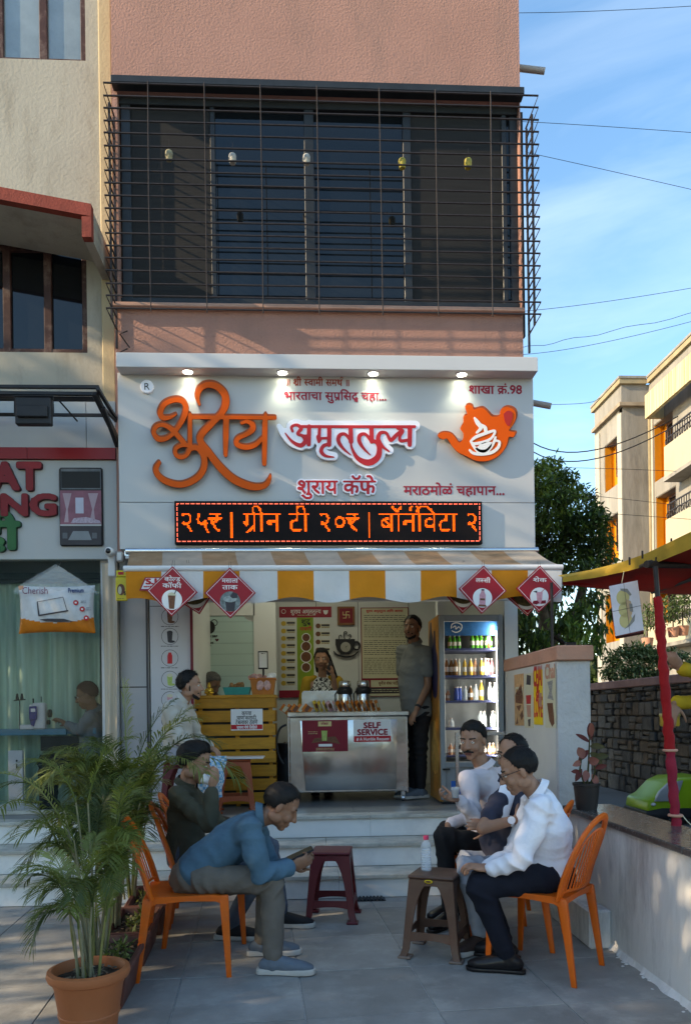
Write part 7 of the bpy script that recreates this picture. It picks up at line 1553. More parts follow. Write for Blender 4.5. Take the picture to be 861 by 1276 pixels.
b = MB(); z = PLAT+.456; b.cbox((-.20, -.15, z), (.215, .15, z+.012), .004); o = b.build('serving_tray', m_tubew, None); tag(o, 'thin white tray lying on the orange red stool on the platform', 'tray'); o.location = (-.57, 6.61, 0)
# water bottle
wb = thing('water_bottle', 'clear plastic water bottle with a pink cap on the brown stool', 'bottle', (.675, 4.335, .461))
m_pet = mat('clear_pet', (.80, .86, .90), .05, var=0, alpha=.32, spec=.9, bump=.004, bs=60); prof = [(0, .001), (.026, 0), (.031, .006)]
for k in range(9): z = .012+k*.013; prof += [(.0315, z), (.0315, z+.008), (.0285, z+.0105)]
prof += [(.0315, .132), (.031, .145), (.024, .162), (.013, .172), (.012, .178)]
b = MB(); b.lathe(prof, 24); b.build('bottle_body', m_pet, wb, smooth=50)
b = MB(); b.lathe([(0, .004), (.028, .004), (.0285, .07), (0, .072)], 20); b.build('water', mat('water', (.70, .80, .85), .02, var=0, alpha=.25, spec=.8), wb, smooth=50)
b = MB(); b.lathe([(.0145, .176), (.0150, .179), (.0150, .197), (.013, .199), (0, .199)], 20); b.build('cap', mat('pink_cap', (.65, .06, .14), .4), wb, smooth=40)
# door mat
b = MB(); q = G(457, 1120)
for k in range(9): b.cbox((q.x-.11+k*.026, q.y-.10, .007), (q.x-.11+k*.026+.018, q.y+.26, .020), .004)
b.box((q.x-.115, q.y-.102, .006), (q.x+.13, q.y+.262, .010)); tag(b.build('door_mat', m_black), 'ribbed black rubber mat at the foot of the steps behind the maroon stool', 'mat')['kind'] = 'stuff'
bpy.data.objects['door_mat'].pop('kind', None)
# ================================================================ planters and palms
m_terra = mat('terracotta_plastic', (.42, .125, .045), .55, var=.08, vs=5, bump=.0008, bs=90, dirt=(.30, .13, .07), ds=5, damt=.4); m_plant = mat('brown_planter_plastic', (.13, .050, .038), .6, var=.12, vs=6, dirt=(.20, .12, .09), ds=6, damt=.5)
m_soil = mat('planter_soil', (.055, .042, .03), .95, var=.6, vs=40, bump=.012, bs=70, bd=4)
m_pf = [leafmat('palm_leaf_dark', (.060, .085, .022), .3, .45), leafmat('palm_leaf_mid', (.125, .155, .035), .3, .45), leafmat('palm_leaf_light', (.22, .25, .09), .3, .45)]; m_cane = mat('palm_cane', (.20, .19, .06), .5, var=.3, vs=10); m_cane2 = mat('pale_palm_stem', (.21, .19, .11), .6, var=.2, vs=20)
tp = thing('terracotta_pot', 'round terracotta coloured pot with a rolled rim in the lower left corner', 'plant pot', (-.935, 3.33, .006))
b = MB(); b.lathe([(0, 0), (.105, 0), (.112, .008), (.122, .085), (.126, .088), (.128, .1), (.125, .104), (.142, .215), (.146, .222), (.148, .236), (.144, .243), (.166, .247), (.172, .262), (.168, .282), (.150, .288), (.143, .278), (.138, .24), (0, .24)], 48); b.build('pot', m_terra, tp, smooth=35)
def soilpatch(rx, ry, z, parent, seed, rnd_=True):
 r5 = random.Random(seed); b = MB()
 n = 14; vs = []
 for i in range(n+1):
  for j in range(n+1): u, v = i/n*2-1, j/n*2-1;
 if rnd_:
  vs = [(0, 0, z+.01)];
  for k in range(1, 6):
   for a in range(20): vs.append((rx*k/5*math.cos(2*PI*a/20), ry*k/5*math.sin(2*PI*a/20), z+r5.uniform(-.006, .010)))
  fs = [(0, 1+a, 1+(a+1) % 20) for a in range(20)]+[(1+(k-1)*20+a, 1+k*20+a, 1+k*20+(a+1) % 20, 1+(k-1)*20+(a+1) % 20) for k in range(1, 5) for a in range(20)]; b.add(vs, fs)
 else:
  for i in range(n+1):
   for j in range(n+1): vs.append((rx*(i/n*2-1), ry*(j/n*2-1), z+r5.uniform(-.008, .010)))
  b.add(vs, [(i*(n+1)+j, (i+1)*(n+1)+j, (i+1)*(n+1)+j+1, i*(n+1)+j+1) for i in range(n) for j in range(n)])
 b.build('soil', m_soil, parent, smooth=True)
 b = MB()
 for k in range(60):
  x, y = r5.uniform(-.85, .85)*rx, r5.uniform(-.85, .85)*ry
  if rnd_ and (x/rx)**2+(y/ry)**2 > .8: continue
  s = r5.uniform(.008, .022); a = r5.uniform(0, 6); c, d = math.cos(a)*s, math.sin(a)*s; zz = z+.012+r5.uniform(0, .008)
  b.add([(x-c, y-d, zz), (x+d*.5, y-c*.5, zz+r5.uniform(0, .01)), (x+c, y+d, zz+r5.uniform(0, .008)), (x-d*.5, y+c*.5, zz)], [(0, 1, 2, 3)])
 o = b.build('dry_litter', mat('dry_litter', (.20, .15, .10), .9, var=.5, vs=20) if 'dry_litter' not in bpy.data.materials else bpy.data.materials['dry_litter'], parent); o['kind'] = 'stuff'
soilpatch(.137, .137, .242, tp, 1)
def make_planter():
 t = thing('planter_box', 'x', 'planter', (0, 0, 0), 0, 'brown planter boxes in a row')
 W0, L0, W1, L1, H = .085, .235, .118, .275, .20
 b = MB(); v8 = [(-W0, -L0, 0), (W0, -L0, 0), (W0, L0, 0), (-W0, L0, 0), (-W1, -L1, H), (W1, -L1, H), (W1, L1, H), (-W1, L1, H), (-W1+.014, -L1+.014, H), (W1-.014, -L1+.014, H), (W1-.014, L1-.014, H), (-W1+.014, L1-.014, H), (-W1+.02, -L1+.02, H-.05), (W1-.02, -L1+.02, H-.05), (W1-.02, L1-.02, H-.05), (-W1+.02, L1-.02, H-.05)]
 b.add(v8, [(3, 2, 1, 0)]+[(4*k+i, 4*k+(i+1) % 4, 4*k+4+(i+1) % 4, 4*k+4+i) for k in range(3) for i in range(4)]+[(12, 13, 14, 15)]); b.bake_bevel(.006, 2, 40); b.build('box', m_plant, t, smooth=35)
 b = MB()
 for (a, c) in (((-W1-.012, -L1-.012), (W1+.012, -L1+.004)), ((-W1-.012, L1-.004), (W1+.012, L1+.012)), ((-W1-.012, -L1+.0045), (-W1+.004, L1-.0045)), ((W1-.004, -L1+.0045), (W1+.012, L1-.0045))): b.cbox((*a, H-.026), (*c, H+.002), .005)
 b.build('rim', m_plant, t, smooth=30); soilpatch(W1-.02, L1-.02, H-.035, t, 3, False); return t
pl0 = make_planter(); plpos = [(-.93, 3.80), (-.955, 4.40), (-.985, 4.99), (-1.0, 5.33)]
for k, (x, y) in enumerate(((-.955, 3.83), (-.985, 4.43), (-1.01, 5.02))):
 place(pl0, (x, y, .006), R(2+k*1.5), ('brown planter box directly behind the terracotta pot', 'middle brown planter box of the row beside the chairs', 'brown planter box nearest the steps')[k])
def frond(base, d, L_, n, lw, ll, m, parent, droop=.6, rs=.004, seed=0, up=.0, half=1.0):
 """pinnate palm frond: arching rachis with paired leaflets"""
 r5 = random.Random(seed); d = V(d).normalized(); hd = V((d.x, d.y, 0)); hd = hd.normalized() if hd.length > 1e-4 else V((1, 0, 0)); pts = []; p = V(base); cur = d.copy(); st_ = L_/14
 for i in range(15): pts.append(p.copy()); p = p+cur*st_; cur = (cur+V((0, 0, -1))*droop*st_*(1.0+i*.10)/L_*1.6).normalized()
 b = MB(); b.tube(pts, [rs*(1-.75*i/14) for i in range(15)], 5)
 s0 = d.cross(V((0, 0, 1))); s0 = s0.normalized() if s0.length > .05 else V((0, 1, 0))
 for i in range(n):
  t_ = .22+.78*i/(n-1) if n > 1 else .5; f_ = t_*14; k = min(int(f_), 13); c = pts[k].lerp(pts[k+1], f_-k); T = (pts[k+1]-pts[k]).normalized(); S = (s0-T*s0.dot(T)).normalized(); N = S.cross(T)
  ln = ll*(math.sin(PI*min(1, .18+.80*(1-t_)**.8))**.7)*r5.uniform(.85, 1.1)
  for sg_ in (-1, 1):
   if r5.random() < .05: continue
   dv = (T*(.55+.5*t_)+S*sg_*r5.uniform(.75, 1.0)+N*r5.uniform(.05, .35)).normalized(); g = V((0, 0, -1)); w_ = lw*r5.uniform(.8, 1.2)
   wd = dv.cross(N).normalized()
   p0 = c; p1 = c+dv*ln*.35; p2 = c+dv*ln*.7+g*ln*.10; p3 = c+dv*ln*.95+g*ln*.28
   b.add([p0, p1-wd*w_, p1+wd*w_, p2-wd*w_*.75, p2+wd*w_*.75, p3], [(0, 2, 1), (1, 2, 4, 3), (3, 4, 5)])
 return b.build('frond', m, parent, world=True)
def palm(name, lb, base, n, hgt, seed, cat='palm', spread=.55, L_=.55, ll=.16, canes=7, lw=.006, dirs=(), droop=.9, mats=m_pf, group=None):
 r5 = random.Random(seed); t = thing(name, lb, cat, base, 0, group); tops = []
 for k in range(canes):
  a = r5.uniform(0, 2*PI); q = r5.uniform(0, .05); p0 = V(base)+V((q*math.cos(a), q*math.sin(a), 0)); h = hgt*r5.uniform(.35, .8); p1 = p0+V((math.cos(a)*h*.12, math.sin(a)*h*.12, h)); b = MB(); b.tube([p0, (p0+p1)/2+V((r5.uniform(-.01, .01), r5.uniform(-.01, .01), 0)), p1], [.007, .0055, .004], 7); b.build('cane', m_cane if r5.random() < .7 else m_cane2, t, smooth=True, world=True); tops.append((p1, a))
 for k in range(n):
  p1, a = tops[k % canes]; a2 = a+r5.uniform(-1.2, 1.2); e = r5.uniform(.5, 1.5); dv = V((math.cos(a2)*spread*(.55 if math.cos(a2) > 0 else 1.15)-.08, math.sin(a2)*spread, e*1.15))
  frond(p1+V((0, 0, -r5.uniform(0, .12)*hgt)), dv, L_*r5.uniform(.7, 1.15), 24, lw, ll*r5.uniform(.85, 1.15), mats[0] if r5.random() < .35 else mats[1] if r5.random() < .8 else mats[2], t, droop*r5.uniform(.7, 1.3), seed=seed*100+k)
 for k, (bp, tip, dr, mi_) in enumerate(dirs):
  bp, tip = V(bp), V(tip); d = tip-bp; frond(bp, d+V((0, 0, d.length*.35)), d.length*1.15, 30, lw*1.1, ll*1.15, mats[mi_], t, dr, rs=.005, seed=seed*77+k)
  b = MB(); b.tube([V(base)+V((.01*k, 0, 0)), (V(base)+bp)/2+V((0, 0, .03)), bp], [.006, .005, .004], 6); b.build('cane', m_cane2, t, smooth=True, world=True)
 return t
def D(bx, by, Yb, tx_, ty, Yt, dr=.8, mi_=1): return (P(bx, by, Yb), P(tx_, ty, Yt), dr, mi_)
palm('areca_palm', 'slender palm with pale stem growing in the terracotta pot', (-.935, 3.33, .25), 15, .55, 3, spread=.35, L_=.27, ll=.10, canes=9, lw=.0034, droop=1.0,
     dirs=(D(98, 1150, 3.3, 50, 1100, 3.2, 1.6, 0), D(98, 1120, 3.35, 45, 1052, 3.3, .9, 1), D(100, 1110, 3.35, 140, 1030, 3.3, .8, 1)))
palm('areca_palm', 'full leafy palm filling the planter behind the terracotta pot', (-1.03, 3.80, .18), 48, .84, 5, spread=.42, L_=.34, ll=.12, canes=14, lw=.0038, droop=1.0,
     dirs=(D(85, 1040, 3.8, 8, 918, 3.6, .9, 2), D(80, 1010, 3.8, 0, 935, 3.7, 1.1, 0), D(95, 1000, 3.8, 60, 925, 3.8, 1.0, 1), D(75, 1060, 3.8, 20, 950, 3.5, .9, 1), D(110, 1000, 3.8, 135, 915, 3.8, .8, 1)))
palm('areca_palm', 'tall dense palm in the middle planter, its fronds rising highest', (-1.10, 4.40, .18), 56, 1.12, 7, spread=.42, L_=.38, ll=.14, canes=15, lw=.0042, droop=1.0,
     dirs=(D(160, 990, 4.4, 155, 872, 4.4, .35, 2), D(170, 985, 4.4, 215, 880, 4.3, .7, 1), D(165, 985, 4.4, 125, 905, 4.3, .9, 1), D(175, 1000, 4.4, 225, 905, 4.2, .9, 1), D(160, 1000, 4.4, 190, 885, 4.4, .6, 0)))
palm('areca_palm', 'palm in the planter by the steps with one long frond reaching right', (-1.13, 5.02, .18), 42, 1.12, 9, spread=.34, L_=.40, ll=.15, canes=12, lw=.0046, droop=1.0,
     dirs=(D(190, 985, 4.9, 275, 902, 4.7, .9, 1), D(185, 975, 4.9, 240, 890, 4.8, .8, 0), D(180, 985, 5.0, 215, 885, 5.0, .6, 1)))
for k, (x, y) in enumerate(((-.90, 3.70), (-.93, 4.2), (-.99, 4.8))):
 t = thing('seedling', ('small bushy seedling at the front of the first planter', 'small green seedling in the middle planter', 'small green seedling in the planter by the steps')[k], 'plant', (x, y, .18), 0, 'seedlings in the planter boxes')
 leafmesh('foliage', crown([((x, y, .24), .05, (.4, .4, .2)), ((x+.02, y+.02, .28), .035, (.3, .4, .3))], 22000, .045, 90+k, -.2, mats=m_pf, asp=.3), m_pf, t); b = MB(); b.tube([(x, y, .16), (x, y, .27)], .004, 5); b.build('stem', m_cane, t, world=True)
# ================================================================ people
def remesh(mb, vox, smooth=3, disp=None, m=None, name='body', parent=None, world=True, matfn=None):
 me = bpy.data.meshes.new(name); me.from_pydata(mb.v, [], mb.f); bm = bmesh.new(); bm.from_mesh(me); bmesh.ops.recalc_face_normals(bm, faces=bm.faces[:]); bm.to_mesh(me); bm.free()
 o = bpy.data.objects.new('tmp', me); col.objects.link(o); r = o.modifiers.new('r', 'REMESH'); r.mode = 'VOXEL'; r.voxel_size = vox
 if smooth: s = o.modifiers.new('s', 'SMOOTH'); s.iterations = smooth; s.factor = .5
 dg = bpy.context.evaluated_depsgraph_get(); dg.update(); out = bpy.data.meshes.new_from_object(o.evaluated_get(dg)); bpy.data.objects.remove(o); bpy.data.meshes.remove(me)
 n = len(out.vertices)
 if disp:
  co = np.empty(n*3, np.float32); out.vertices.foreach_get('co', co); co = co.reshape(-1, 3); nm = np.empty(n*3, np.float32); out.vertices.foreach_get('normal', nm); nm = nm.reshape(-1, 3)
  co = disp(co.astype(float), nm.astype(float)); out.vertices.foreach_set('co', co.astype(np.float32).ravel())
 for mm in (m if isinstance(m, (list, tuple)) else [m]): out.materials.append(mm)
 if matfn is not None:
  pc = np.empty(len(out.polygons)*3, np.float32); out.polygons.foreach_get('center', pc); out.polygons.foreach_set('material_index', matfn(pc.reshape(-1, 3)).astype(np.int32))
 out.polygons.foreach_set('use_smooth', [True]*len(out.polygons))
 if world and parent is not None: out.transform(wm(parent).inverted())
 out.update(); return link(name, out, parent)
def vnoise(co, f, seed=0):
 """cheap smooth pseudo noise from summed sines"""
 r = np.random.default_rng(seed); o = np.zeros(len(co))
 for k in range(7):
  d = r.normal(size=3); d /= np.linalg.norm(d); o += np.sin(co @ d*f*r.uniform(.6, 1.7)+r.uniform(0, 6.28)+1.3*np.sin(co @ r.normal(size=3)*f*.5+r.uniform(0, 6)))
 return o/7**.5
def folds(joints, base=.0025, seed=0):
 """cloth: broad unevenness plus sharp creases gathered round the bent joints"""
 def fn(co, nm):
  a = base*vnoise(co, 22, seed)
  rid = 1-np.abs(vnoise(co, 16, seed+3)); a += base*1.3*np.clip(rid, -1, 1)*.6
  for (p, ax, rad, amp) in joints:
   d = co-np.array(p); w_ = np.exp(-(d**2).sum(1)/(2*rad*rad)); ax = np.array(ax)/np.linalg.norm(ax); ph = d @ ax*80+3.6*vnoise(co, 13, seed+5); a += amp*w_*(1-np.abs(np.sin(ph*.5))*1.6)
  return co+nm*a[:, None]
 return fn
def skinmat(n, c):
 m = mat(n, c, .5, var=.10, vs=18, spec=.4, sub=.08, bump=.0006, bs=220); return m
m_skin = [skinmat('skin_brown', (.34, .175, .11)), skinmat('skin_dark', (.235, .115, .07)), skinmat('skin_mid', (.28, .145, .09))]
m_hairb = mat('black_hair', (.009, .008, .0075), .6, var=.3, vs=60, spec=.25); m_hairg = mat('grey_hair', (.10, .095, .09), .6, var=.4, vs=60, spec=.3)
m_eye = mat('eye_white', (.60, .57, .53), .2, var=0); m_iris = mat('iris_dark', (.012, .008, .006), .15, var=0); m_lip = mat('lip', (.16, .055, .045), .5)
m_sole = mat('pale_sole', (.48, .46, .42), .7, var=.1); m_shoeblack = mat('black_shoe_leather', (.012, .011, .012), .3)
def loft(mb, cs, lat, ws, ds, n=20):
 cs = [V(c) for c in cs]; k = len(cs); vs = []; fl = []
 for i in range(k):
  t = (cs[min(i+1, k-1)]-cs[max(i-1, 0)]).normalized(); l_ = V(lat[i] if isinstance(lat, list) else lat); l_ = (l_-t*l_.dot(t)).normalized(); d = t.cross(l_); fl.append((l_, d, t))
 rings = [(cs[0]-fl[0][2]*ds[0]*.7, fl[0], ws[0]*.55, ds[0]*.55)]+[(cs[i], fl[i], ws[i], ds[i]) for i in range(k)]+[(cs[-1]+fl[-1][2]*ds[-1]*.6, fl[-1], ws[-1]*.6, ds[-1]*.6)]
 for (c, (l_, d, t), w_, e) in rings:
  for j in range(n):
   a = 2*PI*j/n; ca, sa = math.cos(a), math.sin(a); vs.append(c+l_*w_*math.copysign(abs(ca)**.85, ca)+d*e*math.copysign(abs(sa)**.9, sa))
 K = len(rings); mb.add(vs, [(i*n+j, i*n+(j+1) % n, (i+1)*n+(j+1) % n, (i+1)*n+j) for i in range(K-1) for j in range(n)]+[tuple(range(n))[::-1], tuple((K-1)*n+j for j in range(n))])
def frame3(f, u=V((0, 0, 1))):
 f = V(f).normalized(); s = V(u).cross(f).normalized(); u2 = f.cross(s); return f, s, u2     # forward, left, up
def hand(mb, wr, d, nrm, side, curl=.5, sc_=1.0, thumb=.5):
 """palm, five separate curled fingers; d = direction of the fingers, nrm = out of the back of the hand, side = +1/-1 towards the thumb"""
 d = V(d).normalized(); nrm = V(nrm); nrm = (nrm-d*nrm.dot(d)).normalized(); s = d.cross(nrm)*side; M = Matrix((d, s, nrm)).transposed(); wr = V(wr)
 mb.ell(wr+d*.047*sc_, (.054*sc_, .040*sc_, .0155*sc_), M, 14, 10); mb.ell(wr+d*.03*sc_+s*.020*sc_-nrm*.006*sc_, (.032*sc_, .017*sc_, .016*sc_), M, 10, 8)
 mb.cap(wr-d*.03*sc_, wr+d*.03*sc_, .0245*sc_, .025*sc_, 10, .72, nrm)
 for k, (off, L_, bl) in enumerate(((.028, .070, .082), (.0095, .078, .088), (-.009, .073, .085), (-.027, .058, .077))):
  p = wr+d*bl*sc_+s*off*sc_; a = curl*(.75+.12*k); rr_ = (.0088, .0080, .0070, .0064); seg = (.46, .31, .23); c = a*.55; mb.cap(p-d*.025*sc_, p, .0085*sc_, .0088*sc_, 8)
  for q in range(3):
   dv = d*math.cos(c)-nrm*math.sin(c)+s*.04*(1.5-k); e = p+dv.normalized()*L_*seg[q]*sc_; mb.cap(p, e, rr_[q]*sc_, rr_[q+1]*sc_, 8); p = e; c += a*1.0
 p = wr+d*.022*sc_+s*.028*sc_-nrm*.006*sc_
 for q, (L_, r0, r1) in enumerate(((.040, .0125, .0105), (.032, .0105, .0090), (.024, .0088, .0072))):
  dv = (s*(.85-.35*q*thumb)+d*(.60+.25*q)-nrm*(.35+.35*q*thumb)).normalized(); e = p+dv*L_*sc_; mb.cap(p, e, r0*sc_, r1*sc_, 8); p = e
def head_mb(mb, c, f, s, u, k=1.0, jaw=1.0, nose=1.0):
 def p(a, b_, c_): return c+(f*a+s*b_+u*c_)*k
 M = Matrix((f, s, u)).transposed()
 mb.ell(p(-.012, 0, .034), (.094*k, .0745*k, .088*k), M, 20, 14); mb.ell(p(.020, 0, -.018), (.074*k, .064*jaw*k, .086*k), M, 18, 12); mb.ell(p(.040, 0, -.058), (.045*k, .050*jaw*k, .046*k), M, 14, 10)
 mb.ell(p(.064, 0, -.092), (.024*k, .026*k, .020*k), M, 10, 8); mb.cap(p(.060, .036, .026), p(.060, -.036, .026), .022*k, .022*k, 10)
 for sg_ in (-1, 1):
  mb.ell(p(.058, sg_*.038, -.030), (.028*k, .024*k, .028*k), M, 10, 8); mb.ell(p(-.008, sg_*.077, -.006), (.018*k, .008*k, .031*k), M, 10, 8); mb.ell(p(-.012, sg_*.073, -.002), (.012*k, .012*k, .020*k), M, 8, 6); mb.ell(p(.0, sg_*.055, -.058), (.040*k, .016*k, .030*k), M, 10, 8)
 mb.cap(p(.082, 0, .022), p(.108*nose, 0, -.024), .008*k, .0125*k, 10); mb.ell(p(.098*nose, .012, -.028), (.011*k, .009*k, .008*k), M, 8, 6); mb.ell(p(.098*nose, -.012, -.028), (.011*k, .009*k, .008*k), M, 8, 6)
 mb.cap(p(.085, .018, -.057), p(.085, -.018, -.057), .0085*k, .0085*k, 8); mb.cap(p(.083, .016, -.070), p(.083, -.016, -.070), .009*k, .009*k, 8)
def hairline(fv, style):
 a = .80 if style == 'receding' else .46 if style == 'low' else .56
 return np.interp(fv, [-1, -.45, -.15, .10, .40, .62, 1], [-.76, -.74, -.58, -.30, .16, a, a+.08])
def hair(parent, c, f, s, u, k, style, m, t0=.016, seed=0):
 n, mm_ = 56, 36; vs = []; C0 = V(c)+(f*-.014+u*.034)*k
 th = np.linspace(0, PI, mm_+1); ph = np.linspace(0, 2*PI, n+1)[:-1]; TH, PH = np.meshgrid(th, ph, indexing='ij'); df = np.sin(TH)*np.cos(PH); ds = np.sin(TH)*np.sin(PH); du = np.cos(TH)
 hl = hairline(df, style)+.04*np.sin(PH*9+seed)+.03*np.sin(PH*23+2*seed); e_ = du-hl; mask = np.clip(e_*15+.3, 0, 1); pts = np.stack([df, ds, du], -1).reshape(-1, 3); nz_ = vnoise(pts*.1, 130 if style != 'curly' else 190, seed).reshape(df.shape)
 thick = t0*np.clip(.40+e_*1.3, .4, 1)*(1+(1.1 if style == 'tousled' else .1)*np.clip(du, 0, 1)*np.clip(df+.3, 0, 1)); amp = .0022 if style != 'curly' else .004
 if style == 'receding': thick = thick*np.clip(1.1-1.3*np.clip(du-.35, 0, 1)*np.clip(df+.4, 0, 1)*1.6, .22, 1)
 r = mask*(thick+amp*nz_)-.012*(1-mask); A = (.094*k+r, .0745*k+r, .088*k+r); X = df*A[0]; Y = ds*A[1]; Z = du*A[2]
 for i in range(mm_+1):
  for j in range(n): vs.append(C0+f*X[i, j]+s*Y[i, j]+u*Z[i, j])
 b = MB(); b.add(vs, [(i*n+j, (i+1)*n+j, (i+1)*n+(j+1) % n, i*n+(j+1) % n) for i in range(mm_) for j in range(n)])
 r5 = random.Random(seed)
 for q in range(2200):
  i, j = r5.randrange(2, mm_-4), r5.randrange(n)
  if mask[i, j] < .5: continue
  p = vs[i*n+j]; N = (p-C0).normalized(); g = (f*(.7 if du[i, j] > .2 else .1)-u*(.15 if du[i, j] > .5 else .9)+s*r5.uniform(-.5, .5)); g = (g-N*g.dot(N)).normalized(); L_ = r5.uniform(.010, .020)*(1.4 if style == 'tousled' else 1); w_ = N.cross(g)*.0011; nn_ = .28 if style != 'curly' else .8
  b.add([p-w_-N*.002, p+w_-N*.002, p+(g+N*nn_).normalized()*L_], [(0, 1, 2)])
 return b.build('hair', m, parent, smooth=True, world=True)
SEG = {}
def person(lb, J, look, skin=0, hairstyle='short', hairm=None, shirt=None, sleeve='long', trouser=None, shoe='black', bulk=1.0, belly=0.0, k=1.0, vox=.007, moust=False, beard=False, glasses=False, handc=(.6, .6), handd=(None, None), handn=(None, None), legs=True, shirtlen=0, collar=True, headup=V((0, 0, 1)), tilt=0, socks=None, shoec=None, open_eyes=True, female=False, tuck=False, seed=1, tlen=1.0):
 """J: joints in world space, * = L or R: pelvis chest neck head sh* el* wr* hip* kn* an* toe*"""
 g = J['anL'] if 'anL' in J else J['pelvis']; base = V(((J['pelvis'].x), (J['pelvis'].y), min([J[a].z for a in ('anL', 'anR') if a in J]+[J['pelvis'].z])-.07))
 t = thing('person', lb, 'person', base); sm_ = m_skin[skin]; f, s, u = frame3(look, headup)
 if tilt: Rm = Matrix.Rotation(tilt, 3, f); s = Rm @ s; u = Rm @ u
 hc = J['head']; B = bulk*.95
 lat = (J['shL']-J['shR']).normalized(); lath = (J['hipL']-J['hipR']).normalized(); sp = J['neck']-J['pelvis']; waist = J['pelvis'].lerp(J['chest'], .48); fwd = lat.cross(sp).normalized()
 fwdh = lath.cross(sp).normalized()
 def toe_d(e): return (J['toe'+e]-J['an'+e])
 bd = MB(); head_mb(bd, hc, f, s, u, k, 1.0 if not female else .93)
 bd.cap(J['neck']-sp.normalized()*.03, hc-u*.060*k-f*.012*k, .054*k if not female else .050*k, .050*k if not female else .044*k, 16)
 loft(bd, [J['pelvis'], waist, J['chest'], J['neck']-sp.normalized()*.06], lat, [.12*B, .11*B, .13*B, .09*B], [.085*B, .08*B, .085*B, .06*B])
 for e, sg_ in (('L', 1), ('R', -1)):
  sh, el, wr = J['sh'+e], J['el'+e], J['wr'+e]; bd.cap(J['chest'].lerp(sh, .3), sh, .06, .045, 12); bd.cap(sh, el, .044*k*B, .037*k, 14); bd.cap(el, wr, .038*k*(.5+.5*B), .0265*k, 14)
  dd = handd[0 if e == 'L' else 1] or (wr-el); nn = handn[0 if e == 'L' else 1] or V((0, 0, 1)); d_ = V(dd).normalized(); n_ = V(nn); n_ = (n_-d_*n_.dot(d_)).normalized(); hs = d_.cross(n_); tside = 1 if (hs.dot(-lat*sg_)) > 0 else -1
  hand(bd, wr+d_*.012, d_, n_, tside, handc[0 if e == 'L' else 1], k*.98)
  if legs and 'kn'+e in J:
   bd.cap(J['hip'+e], J['kn'+e], .062*k, .047*k, 12); bd.cap(J['kn'+e], J['an'+e], .046*k, .036*k, 12); bd.cap(J['an'+e], J['an'+e].lerp(J['toe'+e], .6)-V((0, 0, .02)), .034*k, .028*k, 10)
 remesh(bd, vox*.8, 2, None, sm_, 'body', t)
 hm = hairm or m_hairb; hair(t, hc, f, s, u, k, hairstyle, hm, .0105 if hairstyle != 'tousled' else .017, seed)
 pf = lambda a, b_, c_: hc+(f*a+s*b_+u*c_)*k
 for sg_ in (-1, 1):
  b = MB(); b.cap(pf(.083, sg_*.016, .031), pf(.074, sg_*.050, .034), .0045*k, .0035*k, 6); b.build('eyebrow', hm, t, smooth=True, world=True)
  if open_eyes:
   b = MB(); b.ell(pf(.0735, sg_*.031, .010), (.0125*k, .0125*k, .0125*k), None, 12, 8); e_ = b.build('eye', m_eye, t, smooth=True, world=True); b = MB(); b.ell(pf(.0815, sg_*.031, .009), (.0055*k, .0055*k, .0055*k), None, 8, 6); b.build('iris', m_iris, e_, smooth=True, world=True)
   b = MB(); b.cap(pf(.083, sg_*.020, .0155), pf(.079, sg_*.042, .0145), .0042*k, .0036*k, 6); b.build('eyelid', sm_, t, smooth=True, world=True)
 b = MB(); b.cap(pf(.0895, .018, -.0595), pf(.0895, -.018, -.0595), .0052*k, .0052*k, 6); b.cap(pf(.088, .014, -.0685), pf(.088, -.014, -.0685), .006*k, .006*k, 6); b.build('lips', m_lip, t, smooth=True, world=True)
 if moust: b = MB(); b.cap(pf(.094, 0, -.047), pf(.082, .030, -.056), .0085*k, .005*k, 8); b.cap(pf(.094, 0, -.047), pf(.082, -.030, -.056), .0085*k, .005*k, 8); b.build('moustache', hm, t, smooth=True, world=True)
 if beard:
  b = MB(); b.cap(pf(.090, 0, -.047), pf(.076, .032, -.058), .006*k, .006*k, 8); b.cap(pf(.090, 0, -.047), pf(.076, -.032, -.058), .006*k, .006*k, 8)
  for sg_ in (-1, 1): b.cap(pf(.070, 0, -.096), pf(.048, sg_*.036, -.085), .018*k, .016*k, 8); b.cap(pf(.048, sg_*.036, -.085), pf(.012, sg_*.058, -.040), .014*k, .009*k, 8); b.cap(pf(.012, sg_*.060, -.040), pf(.010, sg_*.066, .0), .008*k, .006*k, 8)
  b.build('beard', hm, t, smooth=True, world=True)
 if glasses:
  b = MB()
  for sg_ in (-1, 1):
   pts = [pf(.100, sg_*.033+.024*math.cos(a), .010+.017*math.sin(a)) for a in [2*PI*i/14 for i in range(15)]]; b.tube(pts, .0019, 5, cap=False); b.tube([pf(.100, sg_*.057, .014), pf(.0, sg_*.084, .012)], .0019, 5)
  b.tube([pf(.100, .009, .013), pf(.100, -.009, .013)], .0019, 5); b.build('glasses', m_black, t, world=True)
